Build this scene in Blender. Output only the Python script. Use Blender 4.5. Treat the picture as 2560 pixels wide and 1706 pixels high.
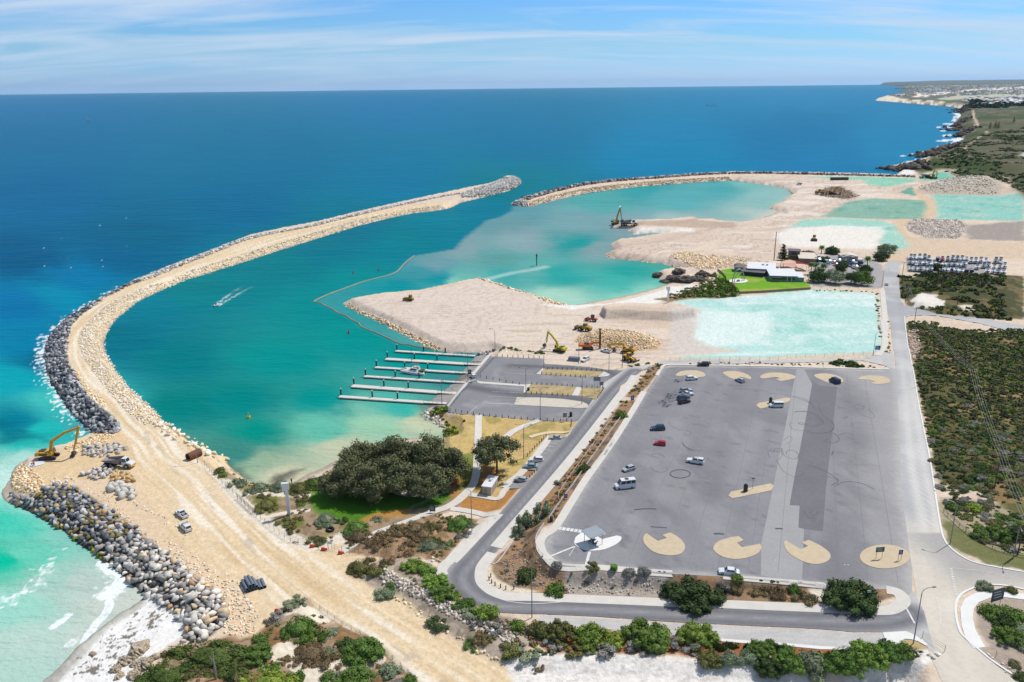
import bpy,bmesh,math,random
import numpy as np
from mathutils import Vector,Matrix
R_=math.radians
for o in list(bpy.data.objects):bpy.data.objects.remove(o)
sc=bpy.context.scene
COL=sc.collection
# ------------------------------------------------------------------ camera, sky, sun, exposure
CAMH,FOC,PITCH,ROLL=115.0,1990.0,math.atan((853-215.7)/1990.0),-0.0112
_X=np.array([1.0,0,0]);FWD=np.array([0,math.cos(PITCH),-math.sin(PITCH)]);_U=np.array([0,math.sin(PITCH),math.cos(PITCH)])
RGT=math.cos(ROLL)*_X+math.sin(ROLL)*_U
UPV=-math.sin(ROLL)*_X+math.cos(ROLL)*_U
cam=bpy.data.cameras.new('camera');camo=bpy.data.objects.new('camera',cam);COL.objects.link(camo)
cam.sensor_fit='HORIZONTAL';cam.sensor_width=36.0;cam.lens=36.0*FOC/2560.0
cam.clip_start=1.0;cam.clip_end=900000.0
camo.matrix_world=Matrix(((RGT[0],UPV[0],-FWD[0],0),(RGT[1],UPV[1],-FWD[1],0),(RGT[2],UPV[2],-FWD[2],CAMH),(0,0,0,1)))
sc.camera=camo
SUN_EL,SUN_AZ=R_(58),math.atan2(0.82,0.57)
wd=bpy.data.worlds.new('World');sc.world=wd;wd.use_nodes=True
wt=wd.node_tree;wt.nodes.clear()
def wn(t,**k):
 n=wt.nodes.new(t)
 for a,b in k.items():setattr(n,a,b)
 return n
sky=wn('ShaderNodeTexSky',sky_type='NISHITA',sun_disc=False,sun_elevation=SUN_EL,sun_rotation=SUN_AZ,altitude=100.0,air_density=1.0,dust_density=0.4,ozone_density=4.0)
tc=wn('ShaderNodeTexCoord')
sep=wn('ShaderNodeSeparateXYZ');wt.links.new(tc.outputs['Generated'],sep.inputs[0])
mx=wn('ShaderNodeMath',operation='MAXIMUM');wt.links.new(sep.outputs[2],mx.inputs[0]);mx.inputs[1].default_value=0.004
cmb=wn('ShaderNodeCombineXYZ');wt.links.new(sep.outputs[0],cmb.inputs[0]);wt.links.new(sep.outputs[1],cmb.inputs[1]);wt.links.new(mx.outputs[0],cmb.inputs[2])
wt.links.new(cmb.outputs[0],sky.inputs[0])
ad=wn('ShaderNodeMath',operation='ADD');wt.links.new(mx.outputs[0],ad.inputs[0]);ad.inputs[1].default_value=0.16
dv=wn('ShaderNodeVectorMath',operation='DIVIDE');wt.links.new(cmb.outputs[0],dv.inputs[0])
cb2=wn('ShaderNodeCombineXYZ')
for i in range(3):wt.links.new(ad.outputs[0],cb2.inputs[i])
wt.links.new(cb2.outputs[0],dv.inputs[1])
mp=wn('ShaderNodeMapping');mp.inputs['Rotation'].default_value=(0,0,R_(-52));mp.inputs['Scale'].default_value=(0.55,2.2,0.2)
mp.inputs['Location'].default_value=(0.35,0.1,0)
wt.links.new(dv.outputs[0],mp.inputs[0])
nz=wn('ShaderNodeTexNoise');nz.inputs['Scale'].default_value=1.15;nz.inputs['Detail'].default_value=7;nz.inputs['Roughness'].default_value=0.55;nz.inputs['Distortion'].default_value=0.7
wt.links.new(mp.outputs[0],nz.inputs['Vector'])
cr=wn('ShaderNodeMapRange');cr.inputs[1].default_value=0.40;cr.inputs[2].default_value=0.66;cr.inputs[3].default_value=0.0;cr.inputs[4].default_value=0.85
wt.links.new(nz.outputs[0],cr.inputs[0])
hz=wn('ShaderNodeMapRange');hz.inputs[1].default_value=0.0;hz.inputs[2].default_value=0.05;hz.inputs[3].default_value=0.25;hz.inputs[4].default_value=1.0
wt.links.new(mx.outputs[0],hz.inputs[0])
ml=wn('ShaderNodeMath',operation='MULTIPLY');wt.links.new(cr.outputs[0],ml.inputs[0]);wt.links.new(hz.outputs[0],ml.inputs[1])
tint=wn('ShaderNodeMix',data_type='RGBA',blend_type='MULTIPLY');tint.inputs[0].default_value=1.0
rp=wn('ShaderNodeValToRGB');el_=rp.color_ramp.elements;el_[0].position=0.0;el_[0].color=(0.335,0.515,0.96,1);el_[1].position=1.0;el_[1].color=(0.50,0.485,0.455,1)
for p_,c_ in((0.045,(0.27,0.46,0.68,1)),(0.11,(0.25,0.45,0.70,1)),(0.25,(0.48,0.49,0.50,1))):
 e_=el_.new(p_);e_.color=c_
wt.links.new(mx.outputs[0],rp.inputs[0]);tw=wn('ShaderNodeVectorMath',operation='SCALE');tw.inputs['Scale'].default_value=2.0;wt.links.new(rp.outputs[0],tw.inputs[0])
wt.links.new(sky.outputs[0],tint.inputs[6]);wt.links.new(tw.outputs[0],tint.inputs[7])
cm=wn('ShaderNodeMix',data_type='RGBA');wt.links.new(ml.outputs[0],cm.inputs[0]);wt.links.new(tint.outputs[2],cm.inputs[6]);cm.inputs[7].default_value=(5.9,7.2,8.9,1)
bg=wn('ShaderNodeBackground');bg.inputs[1].default_value=0.10;wt.links.new(cm.outputs[2],bg.inputs[0])
wo=wn('ShaderNodeOutputWorld');wt.links.new(bg.outputs[0],wo.inputs[0])
sl=bpy.data.lights.new('sun','SUN');sl.energy=4.3;sl.angle=R_(0.53);sl.color=(1.0,0.955,0.89)
so=bpy.data.objects.new('sun',sl);COL.objects.link(so)
_sd=Vector((math.sin(SUN_AZ)*math.cos(SUN_EL),math.cos(SUN_AZ)*math.cos(SUN_EL),math.sin(SUN_EL)))
so.rotation_euler=_sd.to_track_quat('Z','Y').to_euler();so.location=(300,100,400)
sc.view_settings.view_transform='Standard';sc.view_settings.look='None';sc.view_settings.exposure=0.0;sc.view_settings.gamma=1.0
sc.cycles.max_bounces=6;sc.cycles.diffuse_bounces=2;sc.cycles.glossy_bounces=2;sc.cycles.transparent_max_bounces=4
sc.cycles.use_denoising=True;sc.cycles.caustics_reflective=False;sc.cycles.caustics_refractive=False
# ------------------------------------------------------------------ pixel -> ground
K_O=2560.0/2353.0
K_T=640.0/2350.0
def pts_(s):
 return[tuple(float(v)for v in t.split(','))for t in s.split()]
def O(s):return[(a*K_O,b*K_O)for a,b in pts_(s)]
def T(ox,oy,s,k=K_T):return[(ox+a*k,oy+b*k)for a,b in pts_(s)]
def S(s):return pts_(s)
def P(px,py,z=0.0):
 r=FWD*FOC+RGT*(px-1280.0)+UPV*(853.0-py)
 rz=min(r[2],-1.0)
 t=(z-CAMH)/rz
 return(r[0]*t,r[1]*t)
def W(pts,z=0.0):return np.array([P(a,b,z)for a,b in pts])
def pix(X,Y,Z):
 V0,V1,V2=X,Y,Z-CAMH
 d=V0*FWD[0]+V1*FWD[1]+V2*FWD[2]
 d=np.maximum(d,0.1)
 return 1280+FOC*(V0*RGT[0]+V1*RGT[1]+V2*RGT[2])/d,853-FOC*(V0*UPV[0]+V1*UPV[1]+V2*UPV[2])/d
# ------------------------------------------------------------------ numeric helpers
def lin(c):
 c=np.asarray(c,float)/255.0
 return np.where(c<=0.04045,c/12.92,((c+0.055)/1.055)**2.4)
ALB=0.72
def A(r,g,b,k=1.0):return lin((r,g,b))*ALB*k
def sstep(t):
 t=np.clip(t,0,1);return t*t*(3-2*t)
def _hash(ix,iy,s):
 h=(ix.astype(np.int64)*374761393+iy.astype(np.int64)*668265263+s*1442695041)&0x7fffffff
 h=((h^(h>>13))*1274126177)&0x7fffffff
 return((h^(h>>16))&0xffff)/65535.0
def vnoise(x,y,s=0):
 ix=np.floor(x);iy=np.floor(y);fx=x-ix;fy=y-iy
 fx=fx*fx*(3-2*fx);fy=fy*fy*(3-2*fy)
 a=_hash(ix,iy,s);b=_hash(ix+1,iy,s);c=_hash(ix,iy+1,s);d=_hash(ix+1,iy+1,s)
 return(a*(1-fx)+b*fx)*(1-fy)+(c*(1-fx)+d*fx)*fy
def fbm(x,y,s=0,o=4):
 v=0;a=0.5;t=0
 for i in range(o):
  v=v+a*vnoise(x*2**i,y*2**i,s+i*17);t+=a;a*=0.55
 return v/t
def sd(poly,X,Y,m=60.0):
 """signed distance (m), positive inside, to a closed polygon; -m far outside its box"""
 P0=np.asarray(poly,float);out=np.full(X.shape,-m)
 lo=P0.min(0)-m;hi=P0.max(0)+m
 sel=(X>lo[0])&(X<hi[0])&(Y>lo[1])&(Y<hi[1])
 if not sel.any():return out
 x=X[sel];y=Y[sel];d2=np.full(x.shape,1e18);ins=np.zeros(x.shape,bool)
 for i in range(len(P0)):
  ax,ay=P0[i-1];bx,by=P0[i]
  ex,ey=bx-ax,by-ay;L=ex*ex+ey*ey+1e-12
  t=np.clip(((x-ax)*ex+(y-ay)*ey)/L,0,1)
  d2=np.minimum(d2,(x-ax-t*ex)**2+(y-ay-t*ey)**2)
  c=(ay>y)!=(by>y)
  if c.any():ins^=c&(x<(bx-ax)*(y-ay)/((by-ay)if abs(by-ay)>1e-12 else 1e-12)+ax)
 d=np.sqrt(d2);out[sel]=np.where(ins,d,np.maximum(-d,-m))
 return out
def pl_dist(line,X,Y,m=40.0):
 """distance to an open polyline and arc length along it"""
 L0=np.asarray(line,float);out=np.full(X.shape,m);arc=np.zeros(X.shape);sg=np.zeros(X.shape)
 lo=L0.min(0)-m;hi=L0.max(0)+m
 sel=(X>lo[0])&(X<hi[0])&(Y>lo[1])&(Y<hi[1])
 if not sel.any():return out,arc,sg
 x=X[sel];y=Y[sel];best=np.full(x.shape,m*m);ar=np.zeros(x.shape);s=np.zeros(x.shape);acc=0.0
 for i in range(len(L0)-1):
  ax,ay=L0[i];bx,by=L0[i+1];ex,ey=bx-ax,by-ay;L=ex*ex+ey*ey+1e-12;ln=math.sqrt(L)
  t=np.clip(((x-ax)*ex+(y-ay)*ey)/L,0,1)
  d2=(x-ax-t*ex)**2+(y-ay-t*ey)**2
  q=d2<best
  best=np.where(q,d2,best);ar=np.where(q,acc+t*ln,ar);s=np.where(q,np.sign(ex*(y-ay)-ey*(x-ax)),s);acc+=ln
 out[sel]=np.sqrt(best);arc[sel]=ar;sg[sel]=s
 return out,arc,sg
def smooth_line(pts,n=6,closed=False):
 """Catmull-Rom through points"""
 p=np.asarray(pts,float);m=len(p);out=[]
 rng=range(m if closed else m-1)
 for i in rng:
  if closed:a,b,c,d=p[i-1],p[i],p[(i+1)%m],p[(i+2)%m]
  else:a,b,c,d=p[max(i-1,0)],p[i],p[i+1],p[min(i+2,m-1)]
  for k in range(n):
   t=k/n
   out.append(0.5*((2*b)+(-a+c)*t+(2*a-5*b+4*c-d)*t*t+(-a+3*b-3*c+d)*t**3))
 if not closed:out.append(p[-1])
 return np.array(out)
# ------------------------------------------------------------------ materials
MATS={}
def mat(name,color=(0.5,0.5,0.5),rough=0.8,metal=0.0,attr=False,noises=(),rnd=0.0,bump=None,spec=0.5,hue_rnd=0.0,wave=None):
 """procedural material; noises: (scale, amount, detail[, stretch]) multiply the base colour; rnd: per-object brightness"""
 if name in MATS:return MATS[name]
 m=bpy.data.materials.new(name);m.use_nodes=True;MATS[name]=m
 t=m.node_tree;b=t.nodes['Principled BSDF']
 b.inputs['Roughness'].default_value=rough;b.inputs['Metallic'].default_value=metal
 b.inputs['Specular IOR Level'].default_value=spec
 def nd(ty,**k):
  n=t.nodes.new(ty)
  for a,v in k.items():setattr(n,a,v)
  return n
 if attr:
  c=nd('ShaderNodeAttribute',attribute_name='Col').outputs['Color']
 else:
  q=nd('ShaderNodeRGB');q.outputs[0].default_value=(*color,1);c=q.outputs[0]
 geo=nd('ShaderNodeNewGeometry');pos=geo.outputs['Position']
 def mul(c,f):
  n=nd('ShaderNodeMix',data_type='RGBA',blend_type='MULTIPLY');n.inputs[0].default_value=1
  t.links.new(c,n.inputs[6]);t.links.new(f,n.inputs[7]);return n.outputs[2]
 for nz_ in noises:
  n=nd('ShaderNodeTexNoise');n.inputs['Scale'].default_value=nz_[0];n.inputs['Detail'].default_value=nz_[2]
  v=pos
  if len(nz_)>3:
   mpn=nd('ShaderNodeMapping');mpn.inputs['Rotation'].default_value=(0,0,nz_[4]if len(nz_)>4 else 0);mpn.inputs['Scale'].default_value=nz_[3]
   t.links.new(pos,mpn.inputs[0]);v=mpn.outputs[0]
  t.links.new(v,n.inputs['Vector'])
  r=nd('ShaderNodeMapRange');r.inputs[1].default_value=0.25;r.inputs[2].default_value=0.75;r.inputs[3].default_value=1-nz_[1];r.inputs[4].default_value=1+nz_[1]
  t.links.new(n.outputs[0],r.inputs[0]);c=mul(c,r.outputs[0])
 if rnd or hue_rnd:
  oi=nd('ShaderNodeObjectInfo')
  if rnd:
   r=nd('ShaderNodeMapRange');r.inputs[3].default_value=1-rnd;r.inputs[4].default_value=1+rnd
   t.links.new(oi.outputs['Random'],r.inputs[0]);c=mul(c,r.outputs[0])
  if hue_rnd:
   hs=nd('ShaderNodeHueSaturation');mm=nd('ShaderNodeMath',operation='MULTIPLY');mm.inputs[1].default_value=7.31
   fr=nd('ShaderNodeMath',operation='FRACT');t.links.new(oi.outputs['Random'],mm.inputs[0]);t.links.new(mm.outputs[0],fr.inputs[0])
   r=nd('ShaderNodeMapRange');r.inputs[3].default_value=0.5-hue_rnd;r.inputs[4].default_value=0.5+hue_rnd
   t.links.new(fr.outputs[0],r.inputs[0]);t.links.new(r.outputs[0],hs.inputs['Hue']);t.links.new(c,hs.inputs['Color']);c=hs.outputs[0]
 t.links.new(c,b.inputs['Base Color'])
 if bump:
  n=nd('ShaderNodeTexNoise');n.inputs['Scale'].default_value=bump[0];n.inputs['Detail'].default_value=bump[2]if len(bump)>2 else 4
  t.links.new(pos,n.inputs['Vector'])
  bp=nd('ShaderNodeBump');bp.inputs['Strength'].default_value=1.0;bp.inputs['Distance'].default_value=bump[1]
  t.links.new(n.outputs[0],bp.inputs['Height']);t.links.new(bp.outputs[0],b.inputs['Normal'])
 return m
# ------------------------------------------------------------------ objects
def link(o,parent=None):
 COL.objects.link(o)
 if parent is not None:o.parent=parent
 return o
def tag(o,label=None,cat=None,group=None,kind=None):
 if label:o['label']=label
 if cat:o['category']=cat
 if group:o['group']=group
 if kind:o['kind']=kind
 return o
def thing(name,label,cat,loc=(0,0,0),rz=0.0,group=None):
 o=bpy.data.objects.new(name,None);COL.objects.link(o);o.empty_display_size=0.5
 o.location=loc;o.rotation_euler=(0,0,rz)
 return tag(o,label,cat,group)
def dup(root,loc,rz=None,label=None,group=None,scale=None):
 r=root.copy();COL.objects.link(r);r.location=loc
 if rz is not None:r.rotation_euler=(0,0,rz)
 if scale is not None:r.scale=scale if hasattr(scale,'__len__')else(scale,)*3
 if label:r['label']=label
 if group:r['group']=group
 for ch in root.children:
  c=ch.copy();COL.objects.link(c);c.parent=r
  for g in ch.children:
   d=g.copy();COL.objects.link(d);d.parent=c
 return r
def np_mesh(name,V,F,cols=None,smooth=False):
 """V (n,3), F (m,3|4) arrays"""
 me=bpy.data.meshes.new(name);V=np.asarray(V,np.float32);F=np.asarray(F,np.int32);k=F.shape[1]
 me.vertices.add(len(V));me.vertices.foreach_set('co',V.ravel())
 me.loops.add(F.size);me.loops.foreach_set('vertex_index',F.ravel())
 me.polygons.add(len(F));me.polygons.foreach_set('loop_start',np.arange(0,F.size,k,dtype=np.int32))
 try:me.polygons.foreach_set('loop_total',np.full(len(F),k,np.int32))
 except Exception:pass
 if smooth:me.polygons.foreach_set('use_smooth',np.ones(len(F),bool))
 me.update(calc_edges=True);me.validate()
 if cols is not None:
  a=me.color_attributes.new('Col','FLOAT_COLOR','POINT')
  c4=np.ones((len(V),4),np.float32);c4[:,:3]=cols;a.data.foreach_set('color',c4.ravel())
 return me
class MB:
 """collects primitives into one mesh"""
 def __init__(s):s.v=[];s.f=[]
 def add(s,V,F):
  n=len(s.v);s.v+=[tuple(p)for p in V];s.f+=[tuple(i+n for i in f)for f in F];return s
 def box(s,c,d,rz=0.0,taper=1.0,ry=0.0):
  hx,hy,hz_=d[0]/2,d[1]/2,d[2]/2;V=[]
  cz,sz=math.cos(rz),math.sin(rz);cy,sy=math.cos(ry),math.sin(ry)
  for z in(-1,1):
   k=taper if z>0 else 1.0
   for x,y in((-1,-1),(1,-1),(1,1),(-1,1)):
    a,b,e=x*hx*k,y*hy*k,z*hz_
    a,e=a*cy+e*sy,-a*sy+e*cy
    V.append((c[0]+a*cz-b*sz,c[1]+a*sz+b*cz,c[2]+e))
  return s.add(V,[(0,3,2,1),(4,5,6,7),(0,1,5,4),(1,2,6,5),(2,3,7,6),(3,0,4,7)])
 def cyl(s,p0,p1,r0,r1=None,n=10):
  r1=r0 if r1 is None else r1
  a=Vector(p0);b=Vector(p1);d=(b-a);d=d.normalized()if d.length>1e-9 else Vector((0,0,1))
  u=d.orthogonal().normalized();w=d.cross(u);V=[]
  for p,r in((a,r0),(b,r1)):
   for i in range(n):
    t=2*math.pi*i/n;V.append(p+u*(math.cos(t)*r)+w*(math.sin(t)*r))
  F=[(i,(i+1)%n,n+(i+1)%n,n+i)for i in range(n)]+[tuple(range(n-1,-1,-1)),tuple(range(n,2*n))]
  return s.add(V,F)
 def tube(s,pts,r,n=6):
  for i in range(len(pts)-1):s.cyl(pts[i],pts[i+1],r if not hasattr(r,'__len__')else r[i],r if not hasattr(r,'__len__')else r[i+1],n)
  return s
 def prism(s,prof,y0,y1,axis='y'):
  """polygon prof in (x,z), extruded along y"""
  n=len(prof);V=[(x,y0,z)for x,z in prof]+[(x,y1,z)for x,z in prof]
  if axis=='z':V=[(x,z,y0)for x,z in prof]+[(x,z,y1)for x,z in prof]
  F=[(i,(i+1)%n,n+(i+1)%n,n+i)for i in range(n)]+[tuple(range(n-1,-1,-1)),tuple(range(n,2*n))]
  return s.add(V,F)
 def beam(s,pts,w,h):
  """box beam along points in xz plane with width w (y) and depths h (list or number)"""
  for i in range(len(pts)-1):
   a=Vector(pts[i]);b=Vector(pts[i+1]);d=(b-a).normalized();u=Vector((0,1,0));n=d.cross(u)
   h0=h[i]if hasattr(h,'__len__')else h;h1=h[i+1]if hasattr(h,'__len__')else h;V=[]
   for p,hh in((a,h0),(b,h1)):
    for q,e in((-1,-1),(1,-1),(1,1),(-1,1)):V.append(p+u*(q*w/2)+n*(e*hh/2))
   s.add(V,[(0,3,2,1),(4,5,6,7),(0,1,5,4),(1,2,6,5),(2,3,7,6),(3,0,4,7)])
  return s
 def loft(s,rings,caps=True):
  n=len(rings[0]);V=[p for r in rings for p in r];F=[]
  for k in range(len(rings)-1):
   for i in range(n):F.append((k*n+i,k*n+(i+1)%n,(k+1)*n+(i+1)%n,(k+1)*n+i))
  if caps:F+=[tuple(range(n-1,-1,-1)),tuple(range((len(rings)-1)*n,len(rings)*n))]
  return s.add(V,F)
 def build(s,name,m,parent=None,smooth=False,bev=0.0):
  me=bpy.data.meshes.new(name);me.from_pydata(s.v,[],s.f);me.update()
  bm=bmesh.new();bm.from_mesh(me);bmesh.ops.recalc_face_normals(bm,faces=bm.faces)
  if bev:bmesh.ops.bevel(bm,geom=[e for e in bm.edges if e.calc_face_angle(0)>0.5],offset=bev,segments=2,affect='EDGES',profile=0.6)
  bm.to_mesh(me);bm.free()
  if smooth:
   for p in me.polygons:p.use_smooth=True
  me.materials.append(m)
  return link(bpy.data.objects.new(name,me),parent)
# ------------------------------------------------------------------ outlines read from the photograph (pixels of the 2560 px picture), set on the ground
outer_edge=T(0,700,"870,1430 760,1320 640,1200 560,1090 480,960 430,830 405,700 420,600 470,500 560,400 700,300 850,220 1000,130 1150,50 1280,0")+O("400,610 480,580 560,548 640,530 720,515 800,495 900,472 1000,450 1080,433 1125,424 1158,408 1180,406 1198,416")
inner_edge=O("1197,424 1172,438 1120,452 1080,461 1060,466 1030,480 985,487 950,490 900,500 820,520 740,545 660,570 560,602 460,634")+T(0,700,"1700,0 1500,85 1250,205 1060,360 975,480 945,590 965,680 1050,830 1170,980 1400,1190 1480,1290 1620,1400 1750,1490")+T(0,1050,"1770,210 1890,280 2000,325 2100,340 2110,360 2080,400 2130,450 2200,490 2300,540")+T(560,980,"60,720 150,765 260,840 420,855 620,835 800,740 920,690 1100,590 1300,500 1600,430 2020,420 2030,350 1950,300 1880,250 1850,200 1885,130")
ramp_edge=T(780,640,"1040,1400 1060,1350 1130,1290 1250,1205 1330,1130 1380,1060 1440,990 1500,930 1560,890 1400,893 1260,890")
pad_edge=T(780,640,"1140,868 1000,800 800,700 600,600 400,508 280,437 320,425 500,387 700,362 960,340 1150,303 1350,255 1540,224 1700,270 1900,340 2100,382 2330,445")+T(1200,380,"300,1272 500,1332 700,1372 850,1406 950,1392 1250,1340 1500,1282 1640,1240 1760,1200 1650,1175 1600,1130 1620,1110 1700,1095 1890,1085 1850,1078 1700,1030 1500,1008 1200,975 1140,950 1160,935 1240,908 1228,890 1195,845 1260,820 1370,812 1420,805 1600,775 1750,748 1600,742 1370,765 1430,745 1340,720 1450,700 1330,705 1240,692 1195,690 1240,676 1340,655 1450,640 1700,640 1900,616 2150,610")
bay_edge=T(1800,400,"0,553 180,566 350,542 500,493 530,472 430,442 520,415 600,375 595,355 668,312 640,288 580,258 430,233 130,188")+T(1200,380,"2290,264")
north_in=T(1200,380,"2100,272 1800,292 1400,325 1000,375 700,440 440,505 280,492 300,480")
north_out=T(1200,380,"400,440 600,380 900,308 1200,268 1600,238 2000,208 2350,194")+T(1800,400,"500,122 1000,133 1500,145 1700,150")
coast=T(1920,150,"1160,1070 1230,1010 1150,995 1140,980 1300,940 1460,905 1450,860 1600,830 1640,790 1720,765 1800,725 1715,705 1760,665 1880,648 1740,640 1690,615 1750,565 1720,550 1778,512 1740,482 1715,478 1800,462 1690,455 1780,447 1650,428 1400,408 1150,388 975,374 1010,352 1100,330 1340,306 1220,293 1205,288 1340,272 1150,268 1350,244 1020,232 1240,225 900,216 800,212")
far_close=S("2130,207.2 2300,203.4 2800,197.5 3600,189")
near_close=S("3900,1900 2560,2300 1280,2500 0,2500 -400,2000")
beach_edge=T(0,1279,"100,1800 480,1490 700,1250 900,1085 1100,935 1280,820 1345,765 1220,690 1150,610")+T(0,1050,"1080,1390 1010,1330 900,1250 780,1180 640,1070 560,1000 420,930 330,880 150,790 30,740 10,680 60,605 100,520 130,430 230,385 330,330 440,285 560,255 620,228 740,185 850,148")
LAND_S=beach_edge+outer_edge+inner_edge+ramp_edge+pad_edge+bay_edge+north_in+north_out+coast+far_close+near_close
LAND=W(LAND_S,0.0)
BEACHES=[W(O("-40,1700 120,1568 330,1395 420,1420 430,1480 300,1568 100,1700"),0),W(T(560,980,"380,840 620,720 950,560 1300,470 1650,410 2030,330 2050,430 1500,500 1000,800 620,860"),0),W(T(1200,380,"560,1380 850,1395 1500,1270 1800,1170 1980,1220 1500,1420 700,1450"),0),W(T(1800,400,"-200,540 350,540 560,480 620,520 300,600 -200,600"),0),W(T(1920,150,"900,360 1800,440 1850,470 1400,440 950,390"),0),W(T(1780,400,"0,0 1,0 1,1"),0),W(T(780,640,"1050,1350 1330,1100 1640,880 1700,900 1215,1420"),0)]
TERR=W(O("880,1312 1000,1388 1090,1452 1170,1494 1300,1512 1450,1513 1650,1522 1900,1533 2080,1523 2130,1560 2180,1800 2900,1900 2900,700 2050,812 1480,822 1380,930 1240,1090 1050,1275 960,1288"),4.0)
UPPER=W(O("1238,1258 1254,1215 1290,1163 1400,1040 1478,900 1520,836 1600,826 2040,836 2900,836 2900,1390 1960,1347 1880,1340 1700,1327 1550,1318 1400,1311 1300,1301 1250,1280"),6.5)
RX0,RX1=P(1640,1500,5)[0],P(2250,1480,6)[0]
LOTY0,LOTY1=P(1500,1420,7)[1],P(1900,915,5)[1]
PLATEAU=W(T(1280,700,"820,262 900,232 1100,222 1560,236 1700,285 1480,322 1300,318 1030,300 860,304"),6.0)
MOUND=W(T(1920,150,"1330,1170 1450,1130 1600,1080 1900,1070 2150,1068 2250,1110 2450,1200 2500,1290 2250,1280 2100,1222 1750,1222 1500,1215"),4.0)
ROCKPILE=W(T(1280,700,"570,560 640,490 780,462 1000,475 1250,500 1370,570 1330,630 1130,655 900,640 700,630"),3.5)
SCRUB_R=W(T(1920,800,"1260,0 2000,90 2900,60 2900,2400 1900,1568 1560,1568 1480,1100 1400,700 1330,400 1290,200"),5.0)
SCRUB_U=W(T(1800,400,"1640,1060 1900,1040 2100,1030 2800,1040 2800,1430 2350,1420 1900,1370 1720,1300 1650,1200"),5.0)
HEAD=W(T(1920,150,"1140,985 1460,905 1800,720 1700,620 1760,500 1700,450 1000,370 1340,290 2900,200 2900,1300 2350,1290 2220,1150 2150,1070 1950,1060 1780,1085 1700,1015 1520,1010 1400,1060 1300,1010"),3.0)
DUNE_N=W(T(0,1279,"1310,1568 1500,1350 1480,1290 1700,1230 1900,1180 2100,1135 2200,1170 2350,1130 2400,1150")+T(560,1279,"300,1130 450,970 600,800 780,800 900,950 1200,1110 1400,1200 1700,1480 1830,1620 1500,1900 0,1900 -500,1750"),3.5)
GROVE=W(T(560,980,"0,650 60,700 260,840 420,850 900,680 1500,420 2030,420 2050,300 1900,150 1990,130 2330,200 2500,900 1900,1100 1700,1170 1200,1330 950,1390 650,1390 380,1150 200,1000 0,850"),3.5)
REDHILL=W(T(560,980,"1110,1440 1300,1330 1600,1200 1900,1100 2330,1130 2300,1290 2100,1500 1980,1560 1850,1520 1400,1470"),4.0)
FARHILL_Y=2500.0
TRACKC=W(O("1010,472 950,480 860,496 780,512 700,532 620,553 540,580 470,606")+T(0,700,"1400,50 1100,180 960,260 800,420 730,560 720,700 790,860 900,980 1050,1120 1200,1300 1400,1480")+T(0,1050,"1500,350 1800,600 2350,1150")+T(560,1279,"400,400 900,800 1500,1200 2200,1650 2700,2000"),3.3)
TRACKC=smooth_line(TRACKC,4)
def terrain(X,Y,want_d=False):
 X=np.asarray(X,float);Y=np.asarray(Y,float);sh=X.shape;X=X.ravel();Y=Y.ravel()
 wob=1.3*(fbm(X/3.1,Y/3.1,5,3)-0.5)*np.clip(np.hypot(X,Y)/300.0,0.5,6)
 d=sd(LAND,X,Y,70.0)+wob
 b=np.zeros_like(X)
 for q in BEACHES:b=np.maximum(b,sstep(sd(q,X,Y,30.0)/10.0+0.9))
 slope=0.62*(1-b)+0.10*b
 t=sstep(sd(TERR,X,Y,30.0)/5.0+1.0)
 u=sstep(sd(UPPER,X,Y,30.0)/4.0+1.25)
 r=sstep((X-RX0)/(RX1-RX0))*(Y<LOTY0+12)
 g=1-sstep((Y-LOTY0)/(LOTY1-LOTY0))
 base=3.2+1.3*t+2.5*np.maximum(u,r*t)*np.where(Y<LOTY0,1.0,g)
 base=base+4.0*sstep(sd(PLATEAU,X,Y,20.0)/2.2+0.6)
 m=sstep(sd(MOUND,X,Y,60.0)/40.0+0.1)
 base=base+5.5*m*(0.7+0.6*fbm(X/30,Y/30,3))
 base=base+3.6*sstep(sd(ROCKPILE,X,Y,30.0)/9.0)
 for q,amp,s,ed in((SCRUB_R,2.2,14.0,6.0),(SCRUB_U,3.0,16.0,6.0),(DUNE_N,1.8,6.0,3.0),(GROVE,0.5,5.0,3.0),(REDHILL,0.9,5.0,2.0)):
  e=sd(q,X,Y,30.0);k=sstep(e/ed)
  base=base+k*amp*fbm(X/s,Y/s,11,3)
 e=sd(HEAD,X,Y,70.0);k=sstep(e/40.0)
 base=base+k*(10.0*fbm(X/90,Y/90,21,4)+5.0)
 far=sstep((Y-1500.0)/6000.0);dist=np.hypot(X,Y)
 base=base+far*16.0*fbm(X/700,Y/700,31,4)+150.0*sstep((dist-11000)/24000.0)*(0.45+0.6*fbm(X/3500,Y/5000,33,3))*sstep((X-0.36*Y)/(0.12*Y+1))
 z=np.minimum(base,d*slope)
 z=np.where(d<0,np.maximum(d*0.5,-4.0),z)
 z=z+0.05*(fbm(X/1.7,Y/1.7,8,2)-0.5)*(d>0)*(1-u)*(1-t)
 z=z.reshape(sh)
 return(z,d.reshape(sh))if want_d else z
def zt(x,y):return float(terrain(np.array([x]),np.array([y]))[0])
def G(px,py):
 """ground point under a picture point"""
 z=3.0
 for _ in range(4):
  x,y=P(px,py,z);z=max(zt(x,y),0.0)
 x,y=P(px,py,z)
 return(x,y,zt(x,y))
def GW(pts):
 """many picture points on the ground -> world xy"""
 pts=np.array(pts,float);z=np.full(len(pts),3.0)
 for _ in range(4):
  xy=np.array([P(a,b,c)for(a,b),c in zip(pts,z)]);z=np.maximum(terrain(xy[:,0],xy[:,1]),0)
 return xy
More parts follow.
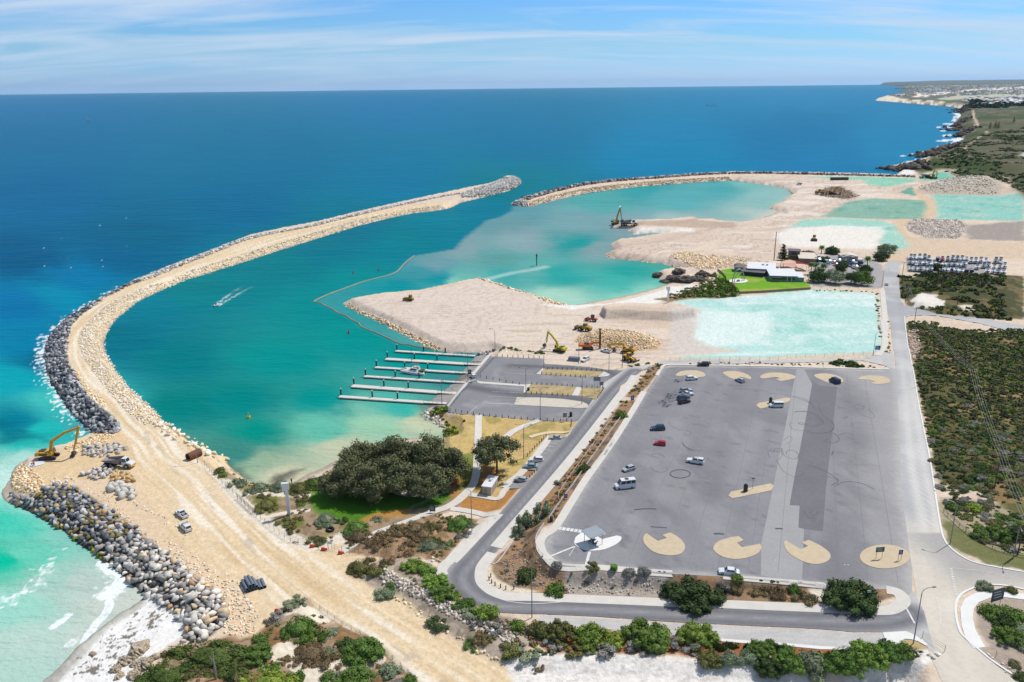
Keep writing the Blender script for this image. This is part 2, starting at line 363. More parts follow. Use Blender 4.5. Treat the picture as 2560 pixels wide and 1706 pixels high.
# ------------------------------------------------------------------ colour zones of the ground (its own materials: sand, seed-sprayed green, lawn, dry grass ...; gap shade is painted in under the boulder walls)
def mixc(c,col,k):return c*(1-k[:,None])+np.asarray(col)[None,:]*k[:,None]
def zone(poly,X,Y,soft=1.0,amp=0.0,s=6.0,seed=1):
 e=sd(poly,X,Y,40.0)
 if amp:e=e+amp*(fbm(X/s,Y/s,seed,4)-0.5)*2
 return sstep(e/soft+0.5)
def land_colour(X,Y,Z,D):
 n1=fbm(X/9,Y/9,41);n2=fbm(X/2.3,Y/2.3,42);n3=fbm(X/40,Y/40,43)
 c=np.tile(A(232,212,190),(len(X),1))
 c=mixc(c,A(214,190,168),sstep((n1-0.35)/0.4)*0.6)
 dd,arc,sg=pl_dist(TRACKC,X,Y,60.0)
 k=sstep((24-dd)/8)
 c=mixc(c,A(236,211,172),k*0.95)
 streak=vnoise(dd*sg/0.8+50,arc/26,51)*0.55+vnoise(dd*sg/2.1+90,arc/60,52)*0.45
 c=mixc(c,A(249,238,218),k*sstep((streak-0.47)/0.25)*0.85*sstep((10-dd)/4));rut=np.abs(((dd*sg+1.5*fbm(arc/40,dd/6,57))/2.6)%1.0-0.5);c=mixc(c,A(206,178,138),k*sstep((0.10-rut)/0.07)*sstep((vnoise(dd*sg/3.0,arc/55,58)-0.45)/0.2)*0.5)
 c=mixc(c,A(216,184,140),k*sstep((0.42-streak)/0.25)*0.6)
 c=mixc(c,A(196,182,165),k*sstep((vnoise(arc/5,dd*sg/1.2,53)-0.78)/0.1)*sstep((3-dd)/2)*0.6)
 def z(poly,col,soft=2.0,amp=1.5,s=6.0,seed=1,k=1.0,zz=3.5):
  nonlocal c
  kk=zone(W(poly,zz),X,Y,soft,amp,s,seed)*k
  c=mixc(c,col,kk);return kk
 z(T(0,1050,"90,600 110,500 200,400 420,380 560,250 880,140 1130,130 1200,300 1100,480 700,540 430,650 300,700"),A(230,202,160),3,2)
 z(T(0,1050,"700,560 1250,560 1500,900 1900,1500 1700,1420 1250,1020 900,760"),A(232,205,172),4,3)
 z(T(0,1279,"1800,330 2000,560 2350,820 2350,1130 2100,1130 2060,860 1700,500"),A(236,208,172),4,3)
 z(T(0,1050,"20,690 60,720 150,780 330,870 420,915 560,985 640,1055 780,1165 900,1235 1010,1315 1080,1375 1160,1440 1230,1520 1500,1760 1700,1900 1690,2020 1900,2020 2040,1900 2080,1750 2050,1670 1950,1560 1750,1400 1350,1120 1250,1000 1000,830 850,720 700,625 550,590 400,615 360,690 200,690"),A(92,88,84),1.5,0.5,3,1,0.95,3.0)  # near sea wall: dark grey paints in the shade of gaps between boulders
 z(T(0,700,"870,1425 760,1315 640,1195 560,1085 485,955 435,830 412,700 425,600 475,505 565,405 705,305 850,225 1000,135 1150,55 1280,5 1300,14 1180,58 980,155 860,245 720,345 640,445 615,600 612,700 640,790 690,890 760,1010 830,1110 930,1190 1040,1280 1110,1400"),A(84,82,80),1.5,0.5,3,1,0.95,2.0)  # breakwater bend: shade between the stones put into the ground colour
 kb=z(T(0,1279,"0,1800 480,1500 850,1090 1100,930 1360,760 1560,930 1700,1050 1680,1240 1480,1340 1300,1580 900,1900"),A(252,249,244),2,0.5,zz=0.6)
 z(T(0,1279,"0,1800 480,1500 850,1090 1100,930 1345,760 1380,800 1200,960 1000,1080 850,1240 560,1568 300,1900"),A(216,213,202),1.5,0.5,zz=0.2)
 w1,a1,_s=pl_dist(W(T(0,1279,"840,1430 1000,1350 1150,1180 1300,1060 1400,960 1450,880"),0.8),X,Y,20)
 c=mixc(c,A(96,84,66),sstep((fbm(X/1.0,Y/0.7,61)-0.53-w1*0.035)/0.05)*kb*0.85)
 kp=z(T(780,640,"280,437 500,385 960,338 1540,222 1900,340 2350,450 2400,900 2100,890 1640,870 1390,850 1000,700"),A(226,208,192),3,1)
 th=0.32;u_=X*math.cos(th)+Y*math.sin(th);v_=-X*math.sin(th)+Y*math.cos(th)
 tr=vnoise(u_/1.1,v_/45,71)*0.5+vnoise(u_/2.6+8*fbm(X/30,Y/30,70),v_/30,72)*0.5
 rr=vnoise(u_/30,v_/1.2+6*fbm(X/25,Y/25,74),75)
 w1_=vnoise(u_/16+3*fbm(X/40,Y/40,76),v_/16,78);rl=np.abs(((v_+14*fbm(X/45,Y/45,79)+2*w1_)/3.4)%1.0-0.5);rl2=np.abs(((u_*0.8+18*fbm(X/38,Y/38,84))/4.2)%1.0-0.5);c=mixc(c,A(190,166,146),kp*sstep((0.16-rl)/0.12)*sstep((w1_-0.35)/0.3)*0.6);c=mixc(c,A(196,172,152),kp*sstep((0.13-rl2)/0.1)*sstep((0.45-w1_)/0.3)*0.5)
 c=mixc(c,A(240,228,214),kp*sstep((rr-0.62)/0.25)*0.4)
 kw=z(T(1280,700,"-50,450 400,240 640,230 860,240 840,300 1000,420 1500,480 1560,620 1300,760 700,800 200,700 -50,640"),A(230,212,194),4,3)
 c=mixc(c,A(204,184,164),kw*sstep((fbm(X/12+fbm(X/8,Y/8,3),Y/1.6,77)-0.52)/0.12)*0.7)
 z(T(1280,700,"570,570 640,490 780,460 1000,470 1250,500 1380,570 1330,640 900,645"),A(214,184,148),4,2)
 z(T(1280,700,"780,330 1050,300 1480,325 1540,380 1400,410 900,390"),A(206,186,168),3,2,k=0.6)
 z(T(1200,380,"560,1395 850,1405 1250,1340 1640,1240 1760,1195 1980,1220 1750,1350 1600,1390 1100,1400 850,1450"),A(244,240,232),3,1)
 kn=z(T(1200,380,"1140,950 1200,845 1420,805 2350,630 2350,1080 1890,1085 1500,1010")+T(1800,400,"700,500 700,850 100,960 0,900"),A(222,200,182),6,3)
 kn2=z(T(1800,400,"-50,570 350,545 530,470 650,340 600,260 130,150 800,150 1750,170 1950,190 1750,260 1250,370 950,530 650,620 500,830 0,830"),A(224,204,186),6,3)
 k2=np.maximum(kn,kn2)
 cur=fbm(X/60,Y/60,81)*9
 tl=np.abs((((Y*0.75-X*0.66)/9.0+cur*1.3)%1.0)-0.5);tm=vnoise(X/30,Y/30,85);c=mixc(c,A(182,156,136),k2*sstep((0.12-tl)/0.1)*sstep((tm-0.4)/0.25)*0.7);c=mixc(c,A(200,176,156),k2*sstep((vnoise((X*0.75+Y*0.66)/80,(Y*0.75-X*0.66)/7+cur,82)-0.58)/0.2)*0.5)
 c=mixc(c,A(242,230,216),k2*sstep((vnoise((X*0.9+Y*0.4)/70,Y/11+cur,83)-0.60)/0.16)*0.7)
 z(T(1200,380,"1400,640 2000,610 2350,640 2350,700 1900,690 1500,670"),A(176,150,130),6,5,10,k=0.6)
 z(T(1200,380,"1340,700 1600,685 1950,700 1980,730 1500,735 1350,725"),A(244,236,226),5,3)
 for ln,w_ in((T(1800,400,"1760,270 1900,370 1950,440 1900,520 1700,560 1620,590 1660,680 1740,760 1650,860 1600,920"),6.5),):
  q,_a,_b=pl_dist(smooth_line(W(ln,3.5),5),X,Y,30);c=mixc(c,A(226,196,162),sstep((w_-q)/3))
 z(T(1800,400,"1700,700 2000,720 2800,760 2800,900 2350,900 1700,870 1600,900"),A(222,198,170),6,4)
 z(T(1800,400,"2200,600 2800,560 2800,740 2300,730"),A(168,158,148),6,4)
 def green(poly,base,pale,teal,amt=1.0,zz=3.5,soft=4.0,sp=0.5,ang=0.0,seed=90):
  kk=zone(W(poly,zz),X,Y,soft,2.0,10.0,seed)*amt
  nonlocal c
  ca,sa=math.cos(ang),math.sin(ang);uu=X*ca+Y*sa;vv=-X*sa+Y*ca
  f1=fbm(uu/34+2*n3,vv/9,seed+1);f2=fbm(uu/9+2.5*fbm(X/20,Y/20,seed+5),vv/1.6,seed+2);f3=fbm(uu/14,vv/14,seed+3)
  cc=np.tile(base,(len(X),1));f4=vnoise(uu/1.3+6*fbm(X/26,Y/26,seed+7),vv/40+3*fbm(X/30,Y/30,seed+8),seed+6);cc=mixc(cc,pale,sstep((f1*0.62+f2*0.2+f4*0.18-sp)/0.3)*0.9);cc=mixc(cc,teal,sstep((f3*0.6+f2*0.25+f4*0.15-0.5)/0.24)*0.6)
  c=c*(1-kk[:,None])+cc*kk[:,None]
 TQ,PALE,DK=A(190,228,218),A(232,242,237),A(134,204,190)
 green(T(1280,700,"1480,200 1660,170 2100,150 2350,130")+T(1800,400,"450,1220 900,1190 1440,1225 1460,1400 1468,1568")+T(1920,800,"1030,250 1000,320 0,360")+T(1280,700,"2350,735 1600,750 1560,720 2050,650 1800,600 1660,530 1700,360 1740,280"),TQ,PALE,DK,1.0,3.3,5.0,0.44)
 z(T(1280,700,"1680,340 1760,285 2350,300 2350,560 2000,610 1780,590 1660,500"),A(236,246,240),8,4,10,7,0.72,3.3)
 z(T(1280,700,"1480,330 1740,290 1650,520 1800,620 2000,660 1700,690 1480,680"),A(218,208,200),6,4,10,8,0.8,3.3)
 green(T(1800,400,"640,620 760,545 1100,535 1500,560 1600,600 1700,740 1740,790 1600,850 1440,850 1480,700 1400,640 1000,610"),A(168,214,196),A(214,232,222),A(96,176,154),1.0,3.3,8.0)
 z(T(1800,400,"620,620 1000,600 1480,610 1490,700 1420,820 900,800 560,790 520,680"),A(246,240,230),8,5,12,9,0.85)
 green(T(1800,400,"950,525 1150,390 1400,350 1880,370 1900,440 1850,540 1500,545"),A(140,182,162),A(200,208,196),A(78,156,134),1.0,3.3,8.0,0.56)
 green(T(1800,400,"1640,300 1760,245 1800,330"),A(110,170,150),A(150,190,170),A(80,150,130),1.0,3.3,4.0,0.6)
 green(T(1800,400,"1950,310 2200,305 2800,330 2800,560 2300,550 1990,540 1985,420"),A(150,206,190),A(212,206,194),A(96,180,162),1.0,3.3,8.0,0.5)
 green(T(1920,150,"320,1068 800,1072 1340,1085 1360,1110 1240,1140 1080,1165 900,1140 860,1100 600,1095"),A(150,208,180),A(196,220,200),A(110,180,150),1.0,3.3,10.0,0.6)
 green(T(1920,150,"1380,1070 1500,1015 1640,1005 1720,1050 1830,1080 1600,1085 1430,1085"),A(130,196,170),A(190,216,200),A(90,166,140),1.0,6.0,14.0,0.6)
 z(T(1920,150,"1330,1170 1600,1080 1950,1065 2150,1068 2200,1150 2120,1220 1500,1215"),A(196,182,162),14,10,14,5,1.0,6)
 z(T(1800,400,"1700,590 1850,540 2200,550 2280,600 2200,720 1900,720 1730,650"),A(198,184,170),6,3)
 z(T(1800,400,"900,290 1000,240 1100,240 1280,330 1200,360 920,330"),A(140,118,100),8,8,8,6)
 kl=z(T(1800,400,"-10,1010 110,990 240,1050 420,1080 820,1115 835,1180 700,1200 170,1228 -40,1240"),A(118,172,40),1.5,0.4)
 c=mixc(c,A(176,176,88),kl*sstep((fbm(X/12,Y/5,95)-0.5)/0.15)*0.8)
 z(T(1800,400,"860,960 900,880 1040,870 1360,900 1480,960 1520,1050 1500,1170 1400,1180 850,1170 840,1100"),A(178,174,172),1.5,0.5)
 z(T(1800,400,"850,1160 1370,1165 1450,1200 850,1178"),A(230,210,182),1,0.3)
 z(T(1800,400,"1700,890 1780,900 2300,940 2450,960 2420,1060 1900,1045 1730,1030"),A(176,170,166),2,0.5)
 z(T(1280,700,"1300,170 1640,130 2040,0 2090,140 1900,170 1640,165 1440,205"),A(142,124,92),2,2)
 kg=z(T(560,980,"0,640 60,720 260,845 420,855 620,835 900,690 1000,640 2030,420 2050,300 2330,210 2480,900 2060,1100 1750,1170 1400,1290 1190,1330 950,1395 650,1395 380,1150 200,1000 0,850"),A(172,148,120),2,1,zz=3.4)
 c=mixc(c,A(130,108,82),kg*sstep((n2-0.5)/0.15)*0.7)
 c=mixc(c,A(150,148,78),kg*sstep((n1-0.52)/0.12)*0.7)
 for poly in("430,850 700,820 930,730 960,900 760,930 560,930","300,960 480,960 520,1060 400,1120 300,1080","480,1190 700,1150 760,1210 600,1280","760,1350 900,1320 950,1360 800,1390","1050,1220 1300,1220 1280,1280 1100,1270"):
  z(T(560,980,poly),A(110,118,52),2,1.5,3,12,0.9)
 kgr=z(T(560,980,"760,950 900,860 1200,800 2050,880 2120,960 1990,1040 1700,1080 1450,1110 1260,1200 1050,1180 830,1120"),A(84,132,34),3,1.2)
 z(T(560,980,"1240,1190 1400,1110 1700,1080 1690,1140 1420,1165"),A(188,140,72),2,1)
 z(T(560,980,"2060,900 2260,870 2200,950 2080,1010"),A(190,142,84),2,1)
 for ln,w_ in(("0,820 90,930 210,1060 360,1180 520,1290 640,1350 760,1400 930,1380 1100,1320 1220,1290",2.2),("160,940 330,930 600,945 770,945",1.1),("370,1140 560,1110 760,1085",0.7),("340,900 500,860 520,930",0.5)):
  q,_a,_b=pl_dist(smooth_line(W(T(560,980,ln),3.6),4),X,Y,12);c=mixc(c,A(238,226,206),sstep((w_+0.7*(n2-0.5)-q)/0.7))
 z(T(780,640,"1640,905 1500,915 1400,990 1300,1090 1130,1245 980,1350 1090,1365 1215,1398 1420,1166 1480,1085"),A(158,152,144),1.0,0.3,zz=1.5)
 z(T(1280,700,"1290,776 1370,758 1700,752 1700,776 1440,776 1380,806 1250,960 1130,1080 1040,1060 1150,950 1225,840"),A(160,128,96),1.2,0.5,zz=5.0)
 kd=z(T(780,640,"1215,1400 1260,1445 1540,1462 2350,1515")+T(1150,980,"1075,270 980,410 800,410 480,780 340,990 0,1000")+T(560,980,"2200,830 2100,560 2050,300 1990,140"),A(206,176,118),1.5,0.5)
 c=mixc(c,A(214,186,120),kd*sstep((n1-0.5)/0.12)*0.85)
 c=mixc(c,A(160,150,84),kd*sstep((fbm(X/7,Y/7,99)-0.56)/0.1)*0.7)
 z(T(1150,980,"-80,640 150,620 420,760 300,800 150,900 0,900 -200,850"),A(170,104,50),3,2,5,3,0.85)
 z(T(1150,980,"0,960 100,955 340,990 440,890 560,890 370,1110 0,1080"),A(190,136,76),1.5,0.6)
 z(T(1150,980,"520,780 600,715 715,715 640,800"),A(176,138,100),0.8,0.2)
 z(T(1150,980,"-40,560 200,560 160,900 0,900"),A(86,128,36),3,2,4,5,0.7)
 kr=z(T(560,980,"1110,1440 1300,1330 1640,1190 1900,1110 2330,1140 2250,1280 2000,1560 1850,1540 1400,1475"),A(178,146,116),1.5,0.6,zz=4.4)
 c=mixc(c,A(140,112,78),kr*sstep((n2-0.48)/0.12)*0.8)
 kq=zone(DUNE_N,X,Y,2.0,1.0,4,14);c=mixc(c,A(176,152,126),kq)
 c=mixc(c,A(150,110,72),kq*sstep((n1-0.48)/0.1)*0.85)
 c=mixc(c,A(112,98,56),kq*sstep((n2-0.54)/0.1)*0.6)
 for ln,w_ in(("540,1280 680,1340 800,1420 860,1500 950,1600 1000,1750",3.0),("800,1430 1050,1400 1250,1400 1400,1350",1.6),("760,900 900,960",2.4),("590,920 740,880",1.2)):
  q,_a,_b=pl_dist(smooth_line(W(T(560,1279,ln),4.2),4),X,Y,15);c=mixc(c,A(240,226,204),sstep((w_+1.2*(n2-0.5)-q)/1.0))
 kk=z(T(560,1279,"1150,440 1560,420 1760,440 2000,560 2200,800 2350,900 3000,1130 2600,1400 2350,1270 1900,1000 1600,760 1400,700 1150,560"),A(190,174,154),1.5,1.0,zz=4.0)
 c=mixc(c,A(150,134,116),kk*sstep((n2-0.5)/0.1)*0.8)
 kc=z(T(1150,1279,"430,1360 700,1310 1200,1310 1700,1320 2350,1400")+T(1780,1279,"500,1480 1100,1560 1700,1400 1800,1330 2100,1360 1900,1568 1900,1900 0,1900")+T(1150,1279,"600,1900 500,1568"),A(246,240,232),2,1,zz=4.0)
 c=mixc(c,A(206,196,186),kc*sstep((fbm(X/1.2,Y/0.6,15)-0.54)/0.12)*0.6)
 z(T(1150,1279,"600,1040 1100,1080 2350,1180")+T(1780,1279,"700,1210 1500,1270 1700,1250 2000,1310 1700,1400 900,1380 0,1330")+T(1150,1279,"2350,1340 1200,1300 800,1290"),A(168,112,72),1.5,1.0,zz=4.4)
 ke=z(T(1150,980,"1500,60 1640,60 1300,560 1160,760 880,1240 750,1290 690,1390 740,1480 850,1568")+T(1150,1279,"900,510 1500,560 1950,590 2350,600")+T(1780,1279,"200,630 800,680 1050,700 1500,725 1690,760 1700,820 1500,890 900,870 0,810")+T(1150,1279,"1900,800 1000,750 650,720 420,680 280,520 330,400 480,250")+T(1150,980,"560,1120 850,830 1100,550"),A(160,132,104),1.2,0.5,zz=5.5)
 c=mixc(c,A(172,134,98),ke*sstep((n1-0.46)/0.1)*0.75)
 c=mixc(c,A(96,84,76),ke*sstep((n2-0.55)/0.1)*0.7)
 z(T(1150,1279,"950,560 1900,600 1880,780 1000,750"),A(186,180,172),2,1.2,3,16,0.7,5.5)
 z(T(1150,1279,"270,500 330,620 480,690 740,735 600,760 400,720 260,620"),A(230,216,192),1,0.4,zz=4.5)
 z(T(1780,1279,"880,700 1000,700 1080,790 1250,830 1260,880 1040,870 940,790"),A(232,220,202),1,0.8,zz=6.5)
 ks=zone(SCRUB_R,X,Y,2.5,1.5,5,17);c=mixc(c,A(104,100,62),ks)
 c=mixc(c,A(170,138,96),ks*sstep((fbm(X/16,Y/16,18)-0.54)/0.12)*0.7)
 c=mixc(c,A(72,78,42),ks*sstep((fbm(X/6,Y/6,19)-0.48)/0.1)*0.85)
 ks=zone(SCRUB_U,X,Y,2.5,1.5,5,27);c=mixc(c,A(120,106,70),ks)
 c=mixc(c,A(70,78,46),ks*sstep((fbm(X/8,Y/8,28)-0.45)/0.1)*0.85)
 z(T(1800,400,"1760,1260 1850,1220 1980,1230 2060,1300 2060,1340 1950,1350 1800,1320"),A(240,232,220),1.2,3,5,6,1.0,5)
 z(T(1800,400,"2180,1340 2260,1330 2400,1350 2400,1390 2250,1380"),A(230,218,198),3,2,5,6,1.0,5)
 z(T(1920,800,"1290,90 1380,120 1400,260 1380,320 1330,400 1300,250"),A(200,176,156),2,1,4,6,0.8,5)
 z(T(1920,800,"1410,800 1540,980 1480,1100 1430,980"),A(206,180,146),2,1.5,4,6,0.6,6)
 z(T(2060,1200,"1160,960 1360,900 1549,930 1900,1000 1900,1900 1549,1568 1160,1320 1270,1290 1180,1150",500/1549),A(182,166,150),1.5,0.6,zz=6.8)
 z(T(2060,1200,"880,120 930,460 1060,560 1549,690 1800,740 1800,300 1549,200 1000,130",500/1549),A(124,120,74),2,1.5,5,6,0.6,7)
 z(T(2060,1200,"925,300 930,380 955,500 1060,570 1250,645 1549,705 1800,740 1800,650 1549,590 1320,530 1180,465 1080,390 1000,320",500/1549),A(108,114,60),1.0,1.5,4,6,0.85,7)
 z(T(1780,1279,"1705,1262 1735,1195 1770,1173 1840,1178 1900,1200 1985,1310 1900,1300"),A(196,172,124),0.8,0.3,zz=6)
 kh=np.maximum(zone(HEAD,X,Y,12.0,8.0,40,29),sstep((Y-2600)/800))
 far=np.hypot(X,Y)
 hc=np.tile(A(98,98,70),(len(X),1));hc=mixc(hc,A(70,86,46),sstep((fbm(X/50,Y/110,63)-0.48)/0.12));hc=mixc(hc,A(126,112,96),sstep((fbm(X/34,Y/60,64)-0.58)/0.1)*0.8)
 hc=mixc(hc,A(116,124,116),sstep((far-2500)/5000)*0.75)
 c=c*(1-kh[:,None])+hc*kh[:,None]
 rock=kh*sstep((12-D)/10)*(far<2600);c=mixc(c,A(70,62,54),rock)
 kb2=zone(W(T(1920,150,"960,372 1100,336 1200,380 1500,405 1800,440 1820,452 1400,415 1100,392"),0),X,Y,30,20,60,6);c=mixc(c,A(240,226,202),kb2)
 for poly in("1320,318 1400,310 1420,330 1380,345 1330,342","1430,320 1490,318 1480,338 1430,340","1500,320 1560,300 1690,290 1640,320 1520,328","1740,292 1850,275 1980,265 2350,250 2800,240 2800,275 2350,270 2100,285 1960,282 1800,298","1730,300 1750,332 1740,310"):
  z(T(1920,150,poly),A(246,232,212),18,24,40,6,1.0,18)
 z(T(1920,150,"1540,350 1760,330 2100,318 2800,305 2800,345 2100,340 1800,355 1600,362"),A(198,196,170),20,20,60,6,1.0,18)
 for ln,w_ in(("1770,800 1890,755 1890,742 1990,700 2020,680 2000,665",3.0),("1800,800 1840,840",3.0),("1880,470 1890,530 1905,560 1920,600 1880,650",4.0),("1460,930 1500,900 1620,890 1760,865",2.5),("1720,310 1750,335",8.0)):
  q,_a,_b=pl_dist(smooth_line(W(T(1920,150,ln),12),3),X,Y,60);c=mixc(c,A(206,182,158),sstep((w_-q)/2.5))
 z(T(1920,150,"2300,900 2350,865 2500,860 2500,920 2350,920"),A(200,194,186),6,2,zz=10)
 for poly in("1215,1060 1230,1015 1320,1015 1360,1035 1300,1080","1740,650 1890,640 1870,655 1780,662","1720,745 1800,712 1780,740 1700,770"):
  z(T(1920,150,poly),A(244,240,232),5,3,zz=1)
 c=mixc(c,c*0.55,sstep((0.5-Z)/0.5)*(Z>-1)*(D<3))
 g=1+0.16*(fbm(X/0.9,Y/0.9,45,3)-0.5)*2
 return c*g[:,None]
# ------------------------------------------------------------------ one sheet of ground and one sheet of sea, finer near the viewer's side of the bay
az=np.concatenate([np.linspace(-62,-37,24,endpoint=False),np.linspace(-37,37,980,endpoint=False),np.linspace(37,62,25)])
dep=np.concatenate([np.linspace(64,43.5,14,endpoint=False),np.linspace(43.5,1.2,620,endpoint=False)])
dist=np.concatenate([CAMH/np.tan(np.radians(dep)),np.geomspace(CAMH/math.tan(R_(1.2)),40000.0,66)])
AZ,DI=np.meshgrid(np.radians(az),dist)
GX=DI*np.sin(AZ);GY=DI*np.cos(AZ);NR,NC=GX.shape
GZ,GD=terrain(GX,GY,True)
idx=np.arange(NR*NC).reshape(NR,NC)
quads=np.stack([idx[:-1,:-1],idx[:-1,1:],idx[1:,1:],idx[1:,:-1]],-1).reshape(-1,4)
def grid_obj(name,Zv,keep_v,cols,m):
 k=keep_v.ravel()[quads].any(1);q=quads[k];used=np.unique(q);mp_=np.full(NR*NC,-1);mp_[used]=np.arange(len(used))
 V=np.stack([GX.ravel()[used],GY.ravel()[used],Zv.ravel()[used]],1)
 me=np_mesh(name,V,mp_[q],cols[used],smooth=True);me.materials.append(m)
 return link(bpy.data.objects.new(name,me))
need=(GD>-14).ravel()
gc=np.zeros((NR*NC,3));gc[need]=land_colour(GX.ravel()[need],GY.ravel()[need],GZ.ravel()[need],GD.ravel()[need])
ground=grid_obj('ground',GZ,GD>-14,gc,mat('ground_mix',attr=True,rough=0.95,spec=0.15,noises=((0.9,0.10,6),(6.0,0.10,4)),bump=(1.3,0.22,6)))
tag(ground,'pale sandy ground of the harbour works, dunes and coast',kind='structure')
# ---- sea colour (clear shallow water over sand, deeper blue offshore, milky plume behind the silt boom)
SEA_PTS="""60,255,10,108,174 1000,240,9,112,176 2000,222,18,125,189 50,350,2,104,165 700,400,0,108,163 1300,330,1,112,169 2000,330,6,114,178 100,500,0,100,163 600,520,0,103,161 1000,440,0,114,169 1700,390,3,125,187 2100,410,14,119,185 2250,370,20,127,189 60,650,0,89,147 300,640,0,95,152 350,600,0,98,148 40,760,0,114,183 150,740,2,136,189 60,850,0,125,183 200,700,0,117,182 110,900,0,110,160 40,950,10,168,182 150,1000,66,196,188 30,1055,0,128,150 110,1080,30,188,182 60,1110,40,196,184 240,1070,70,170,175 220,1020,30,160,170 20,1200,196,232,220 60,1150,176,224,210 15,1300,70,205,178 60,1390,110,205,180 15,1400,0,192,156 60,1270,130,215,195 140,1440,165,206,190 100,1600,188,214,200 220,1460,188,206,196 20,1520,158,214,196 200,1330,140,205,190 300,1500,205,212,200 250,1600,200,212,200 60,1680,180,212,198 300,850,0,116,135 320,760,0,126,145 500,720,0,128,135 450,900,0,125,131 700,900,0,145,140 800,1000,0,149,142 600,1000,0,136,133 900,850,0,149,144 460,1020,0,130,126 640,1080,0,145,131 800,1075,100,190,166 950,1060,156,205,172 1050,1050,200,206,172 1000,1020,60,180,165 650,1160,150,180,150 700,1190,205,202,172 850,1120,196,202,170 580,1130,60,140,130 1040,900,0,149,144 1180,880,60,150,150 1150,960,60,140,140 1100,1000,80,160,150 1000,600,0,128,142 800,620,0,119,137 900,560,0,117,140 1100,560,0,128,148 1250,480,0,119,151 1200,520,0,125,149 700,660,0,125,135 900,720,0,140,142 1000,800,0,145,142 820,770,0,140,140 1150,830,0,140,140"""
PLUME_PTS="""1310,515,98,158,166 1250,560,110,158,162 1150,620,132,164,166 1300,600,138,168,170 1080,660,112,157,163 1250,650,98,162,158 1450,560,124,168,170 1500,500,84,170,166 1700,500,90,174,176 1600,470,56,162,165 1450,610,24,157,154 1500,625,134,164,166 1400,690,44,168,161 1550,700,70,184,171 1600,740,150,213,192 1400,748,170,215,193 1250,690,70,170,165 1100,700,0,145,154 1000,720,0,143,150 1000,745,40,155,155 1200,700,110,184,173 1150,712,130,197,182 1340,672,100,176,169 1800,470,80,168,170 1900,500,144,190,184 1950,530,204,206,192 1850,450,124,188,178 1560,680,40,164,155 1050,680,60,149,157 1650,650,74,168,153 1560,570,134,164,168 1700,560,164,188,184"""
def parse(s):return np.array([[float(v)for v in t.split(',')]for t in s.split()])
def idw(pp,qx,qy,pw=2.6):
 num=np.zeros((len(qx),3));den=np.zeros(len(qx));C=np.array([A(*p[2:5])for p in pp])
 for(x,y),col in zip(pp[:,:2],C):
  w_=1.0/(((qx-x)**2+(2.2*(qy-y))**2)+400.0)**(pw/2*1.5);num+=w_[:,None]*col;den+=w_
 return num/den[:,None]
BOOM_S=T(780,640,"1240,868 1020,845 880,815 800,805 620,720 460,655 430,620 370,590 300,545 240,525 190,490 130,465 80,435 20,418 150,355 300,300 450,245 600,205 700,180 780,145 820,105 860,60 940,0")
BOOM_E=T(1200,380,"-230,895 -150,800 0,680 60,630 180,600 260,560 290,545")
PLUME=W(BOOM_S+BOOM_E+T(1200,380,"300,500 700,430 1400,320 2290,262")+T(1800,400,"700,250 700,600 0,600")+T(1200,380,"1900,1000 1900,1300 850,1450 0,1250")+T(780,640,"1500,300 500,500"),0)
sea_need=(GD<9).ravel()
sx=GX.ravel()[sea_need];sy=GY.ravel()[sea_need];sdist=GD.ravel()[sea_need]
qx,qy=pix(sx,sy,np.zeros_like(sx))
warp=30*(fbm(qx/60,qy/26,101)-0.5)
sp_=parse(SEA_PTS);off_=(sp_[:,4]>1.25*sp_[:,3]);sp_[off_,4]*=0.91;sp_[off_,3]*=1.03
ca=idw(sp_,qx+2*warp,qy+warp*0.7);cb=idw(parse(PLUME_PTS),qx+2*warp,qy+warp*0.5)
kpl=sstep(sd(PLUME,sx,sy,40)/5+0.5);sc_=ca*(1-kpl[:,None])+cb*kpl[:,None]
def seamix(poly,col,soft,amp,s,seed,k=1.0):
 global sc_
 kk=zone(W(poly,0),sx,sy,soft,amp,s,seed)*k;sc_=mixc(sc_,col,kk)
seamix(T(0,1050,"-50,90 100,80 300,110 430,150 420,190 200,200 -50,240"),A(0,112,130),10,8,14,3,0.8)
seamix(T(0,700,"-50,1260 60,1280 90,1330 -50,1360"),A(0,100,120),8,5,10,3,0.7)
seamix(T(560,980,"430,830 480,770 600,710 760,700 740,720 620,760 520,820"),A(86,88,82),4,3,6,3,0.85)
seamix(T(560,980,"0,640 120,700 260,820 200,800 60,730"),A(70,96,90),4,3,6,3,0.7)
seamix(T(560,980,"1760,110 1880,120 1900,280 1840,250 1800,180"),A(100,120,110),4,3,6,4,0.6)
seamix(T(560,980,"1790,360 1900,340 1940,345 1830,365"),A(100,108,100),3,2,6,4,0.8)
q1,a1_,_s=pl_dist(W(T(1200,380,"-80,1210 100,1160 300,1110 500,1080 600,1055"),0),sx,sy,30);sc_=mixc(sc_,A(200,226,216),sstep((5-q1)/5)*0.55)
sc_=sc_*(1+0.22*(fbm(qx/90,qy/22,107,4)-0.5)*2*sstep((760-qy)/200)[:,None].ravel())[:,None]if False else sc_
sc_=sc_*(1+0.10*(fbm(sx/60,sy/25,108,4)-0.5)*2)[:,None]
fo=np.zeros(len(sx));fn=fbm(sx/1.6,sy/1.6,111,4)
q1,_a,_s=pl_dist(W(outer_edge[:16],0),sx,sy,12);fo=np.maximum(fo,sstep((fn-0.44-q1*0.05)/0.12)*(q1<6)*0.9)
for ln,w_ in(("1150,600 1080,690 1020,760 970,770",2.2),("1130,600 1060,560 1000,500 960,470",2.0)):
 q1,_a,_s=pl_dist(W(T(0,1279,ln),0),sx,sy,12);fo=np.maximum(fo,sstep((w_-q1+2.6*(fn-0.5))/1.2)*0.9)
